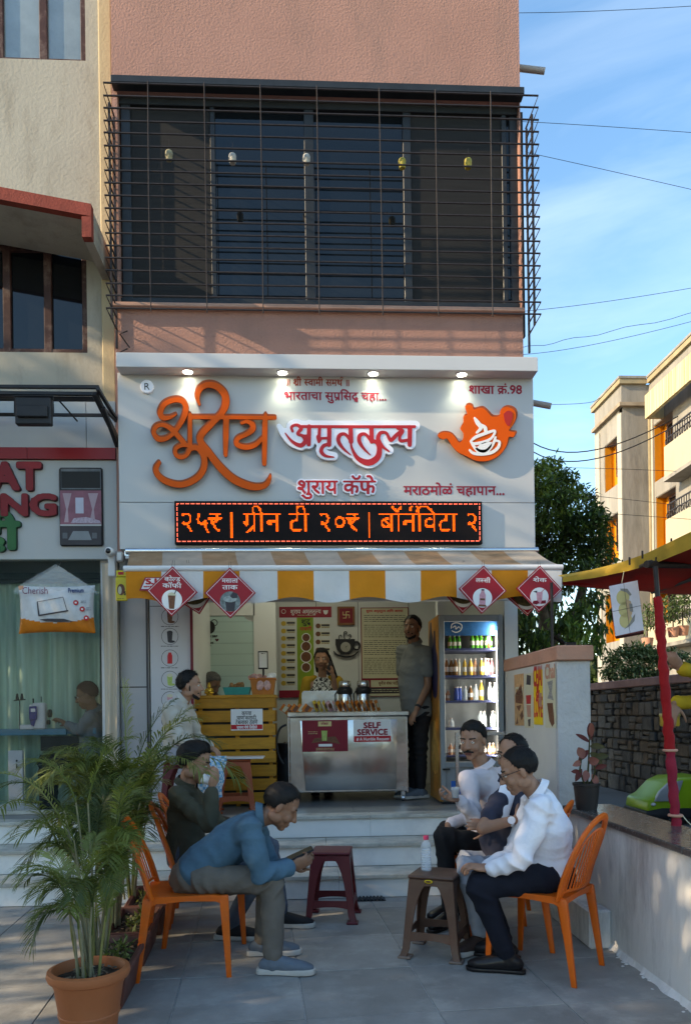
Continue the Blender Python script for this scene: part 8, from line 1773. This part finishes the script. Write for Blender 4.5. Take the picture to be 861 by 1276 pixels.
 # shirt: a touch larger than the body, hem and cuffs end cleanly
 if shirt:
  sb = MB(); hem = J['pelvis']-sp.normalized()*(.02+shirtlen); bel = fwd*belly
  cs = [hem, J['pelvis']+sp.normalized()*.06+bel*.7, waist+bel, J['chest'], J['chest'].lerp(J['neck'], .55), J['neck']-sp.normalized()*.02]
  loft(sb, cs, [lath, lath, lat, lat, lat, lat], [.165*B, .168*B, .158*B, .170*B, .150*B, .068], [.128*B, .126*B+belly*.6, .118*B+belly*.8, .122*B, .092*B, .062])
  js = []
  for e in 'LR':
   sh, el, wr = J['sh'+e], J['el'+e], J['wr'+e]; sb.cap(J['chest'].lerp(J['neck'], .6), sh, .075*B, .064*B, 14); sb.cap(J['chest'].lerp(sh, .4), sh, .085*B, .066*B, 14)
   if sleeve == 'none': continue
   if sleeve == 'short': ee = sh.lerp(el, .62); sb.cap(sh, ee, .060*B, .058*B, 16); js.append((ee, (el-sh).normalized(), .06, .003))
   else:
    wr2 = el.lerp(wr, .93) if sleeve == 'long' else el.lerp(wr, .35); sb.cap(sh, el, .066*B, .054*B, 16); sb.cap(el, wr2, .054*B, .040, 16); js += [(el, (wr-el).normalized()+(el-sh).normalized(), .085, .010), (wr2, (wr-el).normalized(), .05, .004)]
   js.append((sh, (el-sh).normalized(), .09, .007))
  js += [(waist, sp.normalized()+lat*.5, .13, .0045), (J['pelvis'], sp.normalized()-lat*.4, .10, .004)]
  remesh(sb, vox*1.15, 3, folds(js, .0052, seed), shirt, 'shirt', t)
  if collar:
   b = MB(); cN = J['neck']+sp.normalized()*.004; ax_ = (hc-u*.05-J['neck']).normalized(); l_ = (lat-ax_*lat.dot(ax_)).normalized(); d_ = l_.cross(ax_); n = 28; vs = []
   for i in range(n):
    a = -2.75+5.5*i/(n-1); di = -d_ if d_.dot(fwd) < 0 else d_; r0 = .066; p0 = cN+(l_*math.sin(a)*r0*1.02 - di*math.cos(a)*r0*.95); vs += [p0+ax_*.030-(p0-cN).normalized()*.004, p0+ax_*.034, p0-ax_*.004+(p0-cN).normalized()*.014, p0-ax_*.006+(p0-cN).normalized()*.006]
   b.add(vs, [(4*i+j, 4*i+4+j, 4*i+5+j, 4*i+1+j) for i in range(n-1) for j in range(3)]); b.build('collar', shirt, t, smooth=True, world=True)
 if trouser and legs:
  tb = MB(); js = []
  loft(tb, [J['pelvis']-sp.normalized()*.07, J['pelvis'], J['pelvis']+sp.normalized()*.07], lath, [.150*B, .158*B, .150*B], [.118*B, .122*B, .112*B])
  for e in 'LR':
   if 'kn'+e not in J: continue
   hp, kn, an = J['hip'+e], J['kn'+e], J['an'+e]; an2 = kn.lerp(an, .94*tlen); tb.cap(hp, kn, .092*B, .066, 18); tb.cap(J['pelvis'], hp, .100*B, .096*B, 16); tb.cap(kn, an2, .064, .050, 18)
   js += [(kn, (an-kn).normalized()+(kn-hp).normalized(), .10, .010), (hp, (kn-hp).normalized(), .12, .009), (an2, (an-kn).normalized(), .06, .004)]
  remesh(tb, vox*1.2, 3, folds(js, .0036, seed+9), trouser, 'trousers', t)
 if legs:
  for e in 'LR':
   if 'toe'+e not in J: continue
   an, to = J['an'+e], J['toe'+e]; d_ = (to-an); d_.z = 0; d_ = d_.normalized(); l_ = V((-d_.y, d_.x, 0)); zf = an.z-.075; b0 = V((an.x, an.y, zf)); sb = MB()
   sm2 = shoec or m_shoeblack
   loft(sb, [b0-d_*.052+V((0, 0, .040)), b0-d_*.03+V((0, 0, .050)), b0+d_*.04+V((0, 0, .050)), b0+d_*.11+V((0, 0, .040)), b0+d_*.165+V((0, 0, .034)), b0+d_*.20+V((0, 0, .030))], l_, [.032, .037, .042, .046, .043, .028], [.034, .044, .044, .034, .027, .018]); sb.cap(an+V((0, 0, .01)), an-V((0, 0, .03)), .042, .044, 14)
   sho = remesh(sb, .006, 2, None, sm2, 'shoe', t)
   so_ = MB(); pts = [(-.088, -.022), (-.075, -.034), (-.02, -.034), (.06, -.038), (.13, -.047), (.18, -.044), (.213, -.028), (.222, 0), (.213, .028), (.18, .044), (.13, .044), (.06, .036), (-.02, .034), (-.075, .034), (-.088, .022)]
   so_.prism(pts, zf, zf+(.030 if shoe != 'black' else .018), lambda uu, vv, dd_: b0*0+V((b0.x, b0.y, 0))+d_*uu+l_*vv+V((0, 0, dd_))); so_.bake_bevel(.004, 2, 40); so_.build('sole', m_sole if shoe != 'black' else m_shoeblack, sho, smooth=40, world=True)
 for a_, b_, nm in (('sh', 'el', 'uarm'), ('el', 'wr', 'farm'), ('hip', 'kn', 'thigh'), ('kn', 'an', 'shank')):
  for e in 'LR':
   if a_+e in J and b_+e in J: SEG[(lb[:22], nm+e)] = round((J[a_+e]-J[b_+e]).length, 2)
 SEG[(lb[:22], 'torso')] = round((J['neck']-J['pelvis']).length, 2); SEG[(lb[:22], 'neckhead')] = round((J['neck']-J['head']).length, 2)
 return t, (f, s, u)
def JJ(**k): return {a: P(*v) for a, v in k.items()}
m_denim = mat('blue_denim_shirt', (.055, .125, .175), .85, var=.14, vs=7, bump=.011, bs=15, bd=4, dirt=(.028, .055, .085), ds=4, damt=.5)
m_khaki = mat('khaki_trousers', (.135, .115, .095), .85, var=.12, vs=7, bump=.011, bs=15, bd=4)
m_olive_s = mat('olive_shirt', (.062, .058, .038), .9, var=.12, vs=7, bump=.011, bs=15, bd=4); m_jeans = mat('grey_blue_jeans', (.075, .095, .125), .85, var=.2, vs=8, bump=.011, bs=15, bd=4)
m_wshirt = mat('white_cotton_shirt', (.74, .75, .80), .8, var=.04, vs=6, bump=.011, bs=15, bd=4); m_wshirt2 = mat('pinkish_white_shirt', (.62, .56, .58), .8, var=.04, vs=6, bump=.011, bs=15, bd=4); m_navyt = mat('navy_trousers', (.008, .010, .018), .85, var=.15); m_blackt = mat('black_trousers', (.014, .013, .014), .85, var=.15)
m_greyt = mat('pale_grey_trousers', (.25, .27, .31), .85, var=.12, vs=7, bump=.011, bs=15, bd=4); m_navyp = mat('navy_polo', (.035, .038, .060), .85, var=.1, bump=.011, bs=15, bd=4); m_greypolo = mat('grey_polo', (.15, .155, .15), .85, var=.1, bump=.011, bs=15, bd=4); m_beiges = mat('cream_shirt', (.42, .39, .34), .85, var=.08)
m_gshoe = mat('blue_grey_shoe', (.11, .14, .17), .8, var=.1, bump=.011, bs=15, bd=4); m_bshoe = mat('black_sneaker', (.015, .015, .017), .7)
# 1. man in the denim shirt looking at his phone
J = JJ(pelvis=(247, 1086, 4.17), chest=(290, 1050, 4.17), neck=(321, 1017, 4.17), head=(350, 1005, 4.17), shL=(318, 1030, 4.36), elL=(338, 1084, 4.34), wrL=(365, 1075, 4.25), shR=(312, 1032, 3.99), elR=(325, 1090, 3.96), wrR=(361, 1081, 4.06),
       hipL=(256, 1094, 4.26), knL=(334, 1100, 4.32), anL=(327, 1178, 4.34), toeL=(362, 1186, 4.34), hipR=(256, 1094, 4.07), knR=(339, 1098, 4.04), anR=(341, 1206, 4.02), toeR=(380, 1214, 4.0))
J['anL'].z = .085; J['anR'].z = .085; J['toeL'].z = .03; J['toeR'].z = .03
person('man in a blue denim shirt and khaki trousers bent over his phone, seated left', J, (1, .05, -.72), 1, 'short', None, m_denim, 'long', m_khaki, 'grey', 1.0, 0, 1.0, .0065, open_eyes=False, shoec=m_gshoe, handc=(1.0, .9), handd=(V((.75, -.2, .35)), V((.8, .25, .25))), handn=(V((.4, .9, -.3)), V((.4, -.9, -.3))), seed=2)
q = P(374, 1064, 4.15); b = MB(); b.cbox((-.075, -.036, -.005), (.075, .036, .005), .004); o = b.build('mobile_phone', m_black); tag(o, 'black mobile phone held by the man in the denim shirt', 'phone'); o.location = q; o.rotation_euler = (R(8), R(-22), R(6))
b = MB(); b.box((-.070, -.032, .0051), (.070, .032, .0058)); b.build('screen', m_glass, o)
# 2. man in the olive shirt drinking
J = JJ(pelvis=(232, 1062, 4.72), chest=(232, 1012, 4.72), neck=(232, 978, 4.72), head=(243, 951, 4.70), shL=(240, 992, 4.90), elL=(285, 1040, 4.92), wrL=(305, 1055, 4.80), shR=(222, 992, 4.54), elR=(262, 1028, 4.46), wrR=(263, 985, 4.52),
       hipL=(242, 1070, 4.82), knL=(335, 1055, 4.88), anL=(350, 1142, 4.90), toeL=(378, 1150, 4.88), hipR=(242, 1070, 4.64), knR=(330, 1075, 4.66), anR=(285, 1128, 4.66), toeR=(310, 1140, 4.64))
J['anL'].z = .085; J['toeL'].z = .03; J['anR'].z = .085; J['toeR'].z = .03
person('man in a dark olive shirt and jeans drinking from a small white cup', J, (1, -.10, -.35), 0, 'tousled', None, m_olive_s, 'long', m_jeans, 'grey', .95, 0, 1.0, .007, open_eyes=True, shoec=m_bshoe, handc=(.7, .95), handd=(None, V((.25, .05, .9))), handn=(V((0, 0, 1)), V((.8, -.5, 0))), seed=4)
q = P(258, 972, 4.55); b = MB(); b.lathe([(0, -.03), (.022, -.03), (.030, .03), (.028, .03), (.021, -.026), (0, -.026)], 18); o = b.build('paper_cup', m_whiteprint, smooth=35); tag(o, 'small white cup at the lips of the man in the olive shirt', 'cup'); o.location = q; o.rotation_euler = (0, R(-65), 0)
# 3. man sitting further back on the platform edge in a cream shirt
J = JJ(pelvis=(222, 930, 6.1), chest=(222, 890, 6.1), neck=(226, 872, 6.1), head=(237, 855, 6.1), shL=(232, 882, 6.28), elL=(246, 918, 6.3), wrL=(262, 930, 6.2), shR=(212, 882, 5.93), elR=(222, 920, 5.9), wrR=(248, 933, 5.98),
       hipL=(226, 936, 6.2), knL=(262, 934, 6.2), anL=(262, 990, 6.15), toeL=(280, 996, 6.1), hipR=(226, 936, 6.0), knR=(266, 940, 6.0), anR=(266, 996, 5.98), toeR=(284, 1002, 5.95))
J['knL'].z = .97; J['knR'].z = .95
for e in 'LR': J['an'+e] = J['kn'+e]+V((-.02, -.02, -.41)); J['toe'+e] = J['an'+e]+V((.15, -.02, -.06))
person('bearded man in a cream shirt seated sideways further back by the drinks panel', J, (1, -.05, -.05), 0, 'curly', None, m_beiges, 'long', m_greyt, 'black', .92, 0, .95, .009, beard=True, handc=(.6, .6), seed=6)
bx_ = thing('plastic_stool', 'x', 'stool', (0, 0, 0)) if False else None
s4 = copy_tree(s2); s4.location = (J['pelvis'].x-.02, 6.10+.30, PLAT); s4.rotation_euler = (0, 0, 0); s4['label'] = 'maroon stool under the man in the cream shirt, hidden by palm fronds'
# checked cloth hanging at his knees
b = MB(); n = 14; vs = []; c0 = P(262, 968, 5.6)
for i in range(n+1):
 for j in range(n+1): u, v = i/n*2-1, j/n*2-1; rr_ = max(0, 1-u*u-v*v*.9)**.5; vs.append(c0+V((.10*u+.02*v+.006*math.sin(9*u+7*v), -.06*rr_+.008*math.sin(14*u), .15*v)))
b.add(vs, [(i*(n+1)+j, (i+1)*(n+1)+j, (i+1)*(n+1)+j+1, i*(n+1)+j+1) for i in range(n) for j in range(n)])
mck = mat('blue_check_cloth', (.55, .62, .66), .8, var=.05); nt_ = mck.node_tree; ckk = nt_.nodes.new('ShaderNodeTexChecker'); ckk.inputs['Scale'].default_value = 46; ckk.inputs[1].default_value = (.10, .32, .50, 1); ckk.inputs[2].default_value = (.50, .58, .62, 1); tcn = nt_.nodes.new('ShaderNodeTexCoord'); nt_.links.new(tcn.outputs['Object'], ckk.inputs[0]); nt_.links.new(ckk.outputs[0], nt_.nodes['Principled BSDF'].inputs['Base Color'])
tag(b.build('checked_cloth', mck, None, smooth=True), 'blue and white checked cloth hanging behind the olive shirt man', 'cloth')
# 4. person behind the ochre counter, head only showing
J = JJ(pelvis=(265, 925, 7.9), chest=(265, 885, 7.9), neck=(265, 870, 7.9), head=(264, 853, 7.85), shL=(276, 876, 8.0), elL=(282, 905, 8.0), wrL=(276, 920, 7.8), shR=(252, 876, 7.75), elR=(248, 905, 7.7), wrR=(262, 920, 7.6), hipL=(270, 930, 8.0), hipR=(260, 930, 7.8))
b_ = J['pelvis']; J['pelvis'] = V((b_.x, b_.y, 1.05));
for e in 'LR': J['kn'+e] = J['pelvis']+V((.05*(1 if e == 'L' else -1), -.25, -.1)); J['an'+e] = V((J['kn'+e].x, J['kn'+e].y, .62)); J['toe'+e] = J['an'+e]+V((0, -.15, -.06))
person('grey haired person bending behind the ochre slatted counter, only the head showing', J, (.7, -.6, -.7), 1, 'short', m_hairg, m_beiges, 'short', m_blackt, 'black', .9, 0, .98, .011, open_eyes=False, seed=7)
# 5. woman on the phone behind the steel counter
J = JJ(pelvis=(400, 905, 7.98), chest=(401, 866, 7.98), neck=(402, 840, 7.98), head=(401, 822, 7.93), shL=(421, 849, 7.98), elL=(424, 884, 7.9), wrL=(415, 842, 7.78), shR=(383, 849, 7.98), elR=(376, 884, 7.95), wrR=(384, 905, 7.85), hipL=(408, 910, 7.98), hipR=(392, 910, 7.98))
for e in 'LR': x = J['hip'+e].x; J['kn'+e] = V((x, 7.98, 1.03)); J['hip'+e].z = 1.40; J['an'+e] = V((x, 8.0, .61)); J['toe'+e] = V((x, 7.85, .55))
J['pelvis'].z = 1.42 if J['pelvis'].z > 1.5 else J['pelvis'].z
tw, (f, s, u) = person('woman in a black and white printed top and mustard sleeves talking on the phone', J, (-.15, -1, -.12), 0, 'low', None, None, 'none', m_blackt, 'black', .85, 0, .92, .009, female=True, handc=(1.1, .6), handd=(V((-.15, -.1, .9)), None), handn=(V((.9, -.3, 0)), None), seed=8)
m_floral = mat('floral_top', (.35, .34, .32), .85, var=0); nt_ = m_floral.node_tree; vz = nt_.nodes.new('ShaderNodeTexNoise'); vz.inputs['Scale'].default_value = 26; vz.inputs['Distortion'].default_value = 2.5; cr = nt_.nodes.new('ShaderNodeValToRGB'); cr.color_ramp.interpolation = 'CONSTANT'; cr.color_ramp.elements[0].color = (.02, .02, .02, 1); cr.color_ramp.elements[1].position = .5; cr.color_ramp.elements[1].color = (.55, .54, .50, 1); tcn = nt_.nodes.new('ShaderNodeTexCoord'); nt_.links.new(tcn.outputs['Object'], vz.inputs[0]); nt_.links.new(vz.outputs[0], cr.inputs[0]); nt_.links.new(cr.outputs[0], nt_.nodes['Principled BSDF'].inputs['Base Color'])
m_must = mat('mustard_cloth', (.36, .21, .02), .8, var=.1)
sb = MB(); sp = J['neck']-J['pelvis']; lat = (J['shL']-J['shR']).normalized()
loft(sb, [J['pelvis']-V((0, 0, .25)), J['pelvis'], J['pelvis'].lerp(J['chest'], .5), J['chest'], J['neck']-V((0, 0, .075))], lat, [.19, .15, .125, .145, .10], [.15, .11, .095, .11, .07]); remesh(sb, .010, 3, folds([(J['chest'], (0, 0, 1), .1, .003)], .002, 3), m_floral, 'top', tw)
sb = MB()
for e in 'LR': sb.cap(J['sh'+e], J['el'+e], .058, .048, 14); sb.cap(J['el'+e], J['el'+e].lerp(J['wr'+e], .35), .048, .042, 12); sb.cap(J['sh'+e], J['neck'].lerp(J['sh'+e], .55), .05, .035, 12)
remesh(sb, .009, 2, folds([(J['elL'], (0, 0, 1), .08, .003)], .002, 4), m_must, 'sleeves', tw)
b = MB(); hc = J['head']; b.cap(hc-f*.07+u*.02, hc-f*.07-u*.14, .062, .045, 14); b.cap(hc-f*.03+s*.066+u*.03, J['shL']+V((.0, -.02, -.02)), .026, .022, 10); b.cap(hc-f*.03-s*.066+u*.03, hc-f*.05-s*.055-u*.12, .024, .018, 10); remesh(b, .008, 2, None, m_hairb, 'long_hair', tw)
b = MB(); b.cbox((-.035, -.005, -.072), (.035, .005, .072), .003); o = b.build('mobile_phone', m_darkp); tag(o, 'phone held to the ear of the woman behind the steel counter', 'phone'); o.location = J['wrL']+V((-.035, -.03, .075)); o.rotation_euler = (R(8), R(12), R(60))
# 6. standing bearded man in the grey polo
J = JJ(pelvis=(520, 876, 7.35), chest=(517, 833, 7.35), neck=(516, 801, 7.35), head=(513.5, 783, 7.30), shL=(531, 812, 7.22), elL=(533, 855, 7.18), wrL=(519, 884, 7.08), shR=(502, 812, 7.5), elR=(500, 852, 7.5), wrR=(505, 885, 7.4), hipL=(525, 882, 7.28), hipR=(515, 882, 7.42), knL=(524, 945, 7.27), knR=(517, 945, 7.40), anL=(524, 985, 7.30), anR=(515, 985, 7.42))
for e in 'LR': J['an'+e].z = PLAT+.085; J['toe'+e] = J['an'+e]+V((-.14, -.07, -.06)); J['kn'+e].z = PLAT+.50
person('bearded man in a grey polo shirt standing at the right end of the steel counter', J, (-.62, -1, -.02), 1, 'short', None, m_greypolo, 'short', m_blackt, 'grey', 1.08, .02, .98, .009, beard=True, handc=(.5, .5), seed=10, shirtlen=.10, shoec=m_gshoe)
b = MB(); wp = J['elL'].lerp(J['wrL'], .88); b.lathe([(.030, -.012), (.033, 0), (.030, .012)], 16, M=Matrix.Translation(wp) @ (J['wrL']-J['elL']).to_track_quat('Z', 'Y').to_matrix().to_4x4()); o = b.build('wrist_watch', m_black, smooth=True); tag(o, 'dark wrist watch of the standing man in the grey polo', 'watch')
# 7. balding man in the white shirt, seated right
J = JJ(pelvis=(686, 1084, 4.02), chest=(682, 1030, 4.0), neck=(672, 987, 4.02), head=(646, 961, 4.03), shL=(670, 1008, 3.84), elL=(650, 1072, 3.78), wrL=(611, 1084, 3.86), shR=(664, 1000, 4.20), elR=(640, 1066, 4.24), wrR=(606, 1080, 4.12),
       hipL=(676, 1093, 3.92), knL=(596, 1104, 3.90), anL=(633, 1192, 3.93), toeL=(604, 1204, 3.97), hipR=(676, 1093, 4.12), knR=(598, 1100, 4.14), anR=(628, 1180, 4.16), toeR=(604, 1190, 4.22))
for e in 'LR': J['an'+e].z = .085; J['toe'+e].z = .03
person('balding man with glasses in a white shirt and dark trousers on the nearest right chair', J, (-1, .12, -.42), 0, 'receding', None, m_wshirt, 'long', m_navyt, 'black', 1.08, .035, 1.0, .0065, glasses=True, open_eyes=True, handc=(.7, .7), handd=(V((-.8, .25, .15)), V((-.8, -.3, .1))), handn=(V((0, -.2, .9)), V((0, .2, .9))), seed=12)
# 8. man with crossed arms and a watch
J = JJ(pelvis=(642, 1066, 4.50), chest=(634, 1018, 4.50), neck=(636, 975, 4.50), head=(638, 941, 4.48), shL=(617, 1003, 4.32), elL=(603, 1034, 4.22), wrL=(640, 1022, 4.20), shR=(660, 990, 4.68), elR=(652, 1045, 4.62), wrR=(612, 1028, 4.42),
       hipL=(632, 1088, 4.42), knL=(583, 1080, 4.28), anL=(600, 1165, 4.30), toeL=(585, 1178, 4.25), hipR=(640, 1088, 4.58), knR=(582, 1072, 4.52), anR=(598, 1150, 4.55), toeR=(583, 1160, 4.5))
for e in 'LR': J['an'+e].z = .085; J['toe'+e].z = .03
J['shL'] = P(622, 1000, 4.34); J['elL'] = P(601, 1032, 4.20)
tm, _ = person('man in a navy polo and grey trousers sitting with crossed arms and a wrist watch', J, (-.75, -.62, -.12), 0, 'receding', None, m_navyp, 'short', m_greyt, 'grey', 1.05, .045, .98, .007, glasses=True, handc=(.6, .6), handd=(V((.8, .35, .1)), V((-.8, -.3, .1))), handn=(V((0, -.9, .2)), V((0, -.9, .2))), seed=14, shoec=mat('brown_shoe', (.05, .03, .025), .5))
wp = J['elL'].lerp(J['wrL'], .90); ax_ = (J['wrL']-J['elL']).normalized(); b = MB(); b.lathe([(.029, -.010), (.032, 0), (.029, .010)], 18, M=Matrix.Translation(wp) @ ax_.to_track_quat('Z', 'Y').to_matrix().to_4x4()); t = thing('wrist_watch', 'round pale faced steel wrist watch of the man with crossed arms', 'watch', wp); b.build('strap', m_steeltrim, t, smooth=True, world=True)
b = MB(); b.tube([wp+V((-.005, -.028, .008)), wp+V((-.006, -.040, .010))], .021, 20); b.build('dial', m_whiteacr, t, world=True, smooth=40)
# cream scarf-like white panel of his two tone shirt
b = MB(); b.cap(P(632, 985, 4.34), P(625, 1012, 4.27), .05, .045, 12, .35, (0, 1, 0)); b.build('white_shirt_panel', m_wshirt, tm, smooth=True, world=True)
# 9. moustached man holding a glass of tea
J = JJ(pelvis=(610, 1050, 5.02), chest=(607, 990, 5.0), neck=(604, 956, 5.0), head=(589, 923, 4.98), shL=(583, 972, 4.80), elL=(586, 1014, 4.72), wrL=(573, 996, 4.66), shR=(628, 968, 5.18), elR=(600, 1020, 5.16), wrR=(563, 1022, 5.0),
       hipL=(602, 1056, 4.92), knL=(552, 1042, 4.80), anL=(560, 1105, 4.82), toeL=(548, 1112, 4.75), hipR=(608, 1056, 5.10), knR=(556, 1036, 5.02), anR=(562, 1100, 5.05), toeR=(550, 1108, 5.0))
for e in 'LR': J['an'+e].z = .085; J['toe'+e].z = .03
J['elL'] = P(590, 1018, 4.70); J['elR'] = P(596, 1012, 5.12); J['wrR'] = P(559, 1028, 4.96)
person('moustached man in a pale pinkish shirt and black trousers holding a tea glass', J, (-.62, -.85, -.22), 0, 'low', None, m_wshirt2, 'long', m_blackt, 'black', 1.0, .02, 1.02, .007, moust=True, handc=(.95, .6), handd=(V((-.8, -.2, .1)), V((-.3, -.3, -.7))), handn=(V((0, .3, -.9)), V((-.6, -.6, .3))), seed=16)
b = MB(); q = P(567, 987, 4.62); b.lathe([(0, -.035), (.021, -.035), (.027, .03), (.025, .03), (.020, -.031), (0, -.031)], 18); t = thing('tea_glass', 'small glass of milky tea in the hand of the moustached man', 'glass', q); b.build('glass', mat('glass_cup', (.7, .75, .75), .05, var=0, alpha=.35), t, smooth=40); b = MB(); b.lathe([(0, -.0305), (.0195, -.0305), (.0235, .012), (0, .012)], 16); b.build('tea', mat('milky_tea', (.30, .15, .06), .3), t, smooth=40)
b = MB(); q = P(593, 973, 4.81); b.cbox((q.x-.028, q.y-.012, q.z-.010), (q.x+.028, q.y, q.z+.004), .003); tag(b.build('pocket_pens', m_black), 'dark pens and glasses case clipped on the pocket of the moustached man', 'pens')
# 10. tailor inside the curtain shop
J = JJ(pelvis=(118, 940, 6.98), chest=(118, 902, 6.98), neck=(118, 885, 6.98), head=(110, 867, 6.93), shL=(112, 894, 6.85), elL=(100, 912, 6.82), wrL=(86, 903, 6.84), shR=(124, 894, 7.0), elR=(110, 914, 6.95), wrR=(92, 905, 6.92), hipL=(116, 945, 6.90), hipR=(118, 945, 7.0))
J['pelvis'] = V((J['pelvis'].x, 6.90, 1.0));
for a in ('chest', 'neck', 'head', 'shL', 'shR', 'elL', 'elR', 'wrL', 'wrR'): J[a].y -= .03
for e in 'LR': J['hip'+e] = J['pelvis']+V((-.02, -.08 if e == 'L' else .08, -.03)); J['kn'+e] = J['hip'+e]+V((-.36, 0, 0)); J['an'+e] = V((J['kn'+e].x, J['kn'+e].y, .62)); J['toe'+e] = J['an'+e]+V((-.15, 0, -.06))
person('tailor in a grey shirt bending over the sewing machine behind the shop window', J, (-1, -.15, -.35), 1, 'short', mat('dark_red_cap', (.06, .012, .012), .8), mat('dim_blue_shirt', (.14, .17, .18), .85), 'long', m_blackt, 'black', .85, 0, .95, .010, glasses=True, seed=18)
# 11. vendor in a yellow sleeve at the right edge
J = {a: V(v) for a, v in dict(pelvis=(2.82, 4.9, 1.0), chest=(2.82, 4.88, 1.35), neck=(2.80, 4.87, 1.56), head=(2.77, 4.85, 1.70)).items()}
J['wrL'] = P(848, 834, 4.6); J['elL'] = P(872, 838, 4.72); J['shL'] = V((2.74, 4.72, 1.50)); J['wrR'] = P(841, 876, 4.75); J['elR'] = P(880, 862, 4.8); J['shR'] = V((2.86, 5.05, 1.49))
J['elL'] = V((2.56, 4.66, 1.56)); J['elR'] = V((2.62, 4.90, 1.42))
J['hipL'] = V((2.80, 4.82, .95)); J['hipR'] = V((2.82, 5.0, .95))
for e in 'LR': J['kn'+e] = J['hip'+e]+V((-.02, 0, -.42)); J['an'+e] = V((J['hip'+e].x, J['hip'+e].y, .09)); J['toe'+e] = J['an'+e]+V((-.15, 0, -.06))
person('vendor in a mustard yellow sleeve reaching in from the right edge by the red pole', J, (-1, 0, -.2), 2, 'short', None, mat('mustard_shirt', (.42, .27, .015), .8, var=.08), 'long', m_blackt, 'black', .95, 0, 1.0, .008, handc=(1.2, .5), handd=(V((-.5, -.1, .6)), V((-.3, -.1, -.85))), handn=(V((-.7, -.6, .4)), V((-.5, -.8, .1))), seed=20)
b = MB(); q = P(834, 905, 4.8); b.lathe([(0, 0), (.055, 0), (.06, .01), (.06, .07), (.055, .08), (0, .08)], 22, q); t = thing('yellow_tin', 'round yellow tin held behind the red wrapped pole', 'tin', q); b.build('tin', mat('yellow_tin_paint', (.42, .26, .03), .45, var=.2, vs=20), t, smooth=40, world=True); b = MB(); b.lathe([(.0605, .062), (.064, .066), (.064, .078), (.0605, .082)], 22, q); b.build('lid_rim', mat('brass_rim', (.45, .35, .12), .4), t, smooth=40, world=True)
# ================================================================ the other side of the street: trees and a building left of the frame shade the forecourt
r2 = random.Random(77)
def street_tree(x, y, h, rad, seed, lb, n=16, dens=150):
 cls = []; r5 = random.Random(seed)
 for k in range(n):
  a = r5.uniform(0, 2*PI); q = r5.uniform(0, .75)*rad; zz = h*r5.uniform(.36, .95)
  cls.append(((x+q*math.cos(a), y+q*math.sin(a), zz), rad*r5.uniform(.32, .52), MD))
 tree('street_tree', lb, (x, y, 0), [('trunk', [(x, y, 0), (x+.1, y, h*.3), (x, y+.1, h*.55)], [.26, .2, .12]), ('limb', [(x+.1, y, h*.3), (x+rad*.5, y+.3, h*.7)], [.13, .04]), ('limb', [(x+.1, y, h*.35), (x-rad*.4, y-.4, h*.75)], [.13, .04])], cls, dens, .26, seed, 'trees across the street')
street_tree(-10.5, 4.4, 9.7, 2.8, 61, 'broad street tree to the left of the curtain shop', 18, 300)
street_tree(-11.0, -1.5, 12.0, 3.4, 62, 'broad street tree at the left of the forecourt')
street_tree(-8.2, 1.5, 8.5, 2.3, 65, 'low dense street tree beside the forecourt at the left', 12, 600)
street_tree(-16.0, 1.8, 10.0, 3.6, 63, 'tall street tree behind the other two on the left', 20, 130)
street_tree(-9.5, -8.0, 11.0, 3.3, 64, 'street tree at the left behind the viewer')
ob = thing('street_building', 'plain cream building across the street left of the trees', 'building', (-26, -4, 0))
b = MB(); b.box((-30, -22, 0), (-21, 3.2, 8.2)); b.build('wall', m_cream, ob, world=True)
for k in range(8):
 for j in range(2): b = MB(); b.box((-20.999, -20+k*3, 1.2+j*3.4), (-20.95, -18.6+k*3, 2.7+j*3.4)); b.build('window', m_darkframe, ob, world=True)
ob = thing('street_building', 'pale building behind the viewer across the street', 'building', (2, -34, 0))
b = MB(); b.box((-8, -38, 0), (16, -30, 6.5)); b.build('wall', m_cream2, ob, world=True)
for k in range(8):
 for j in range(2): b = MB(); b.box((-7+k*2.9, -29.999, 1.2+j*3), (-5.6+k*2.9, -29.95, 2.6+j*3)); b.build('window', m_darkframe, ob, world=True)
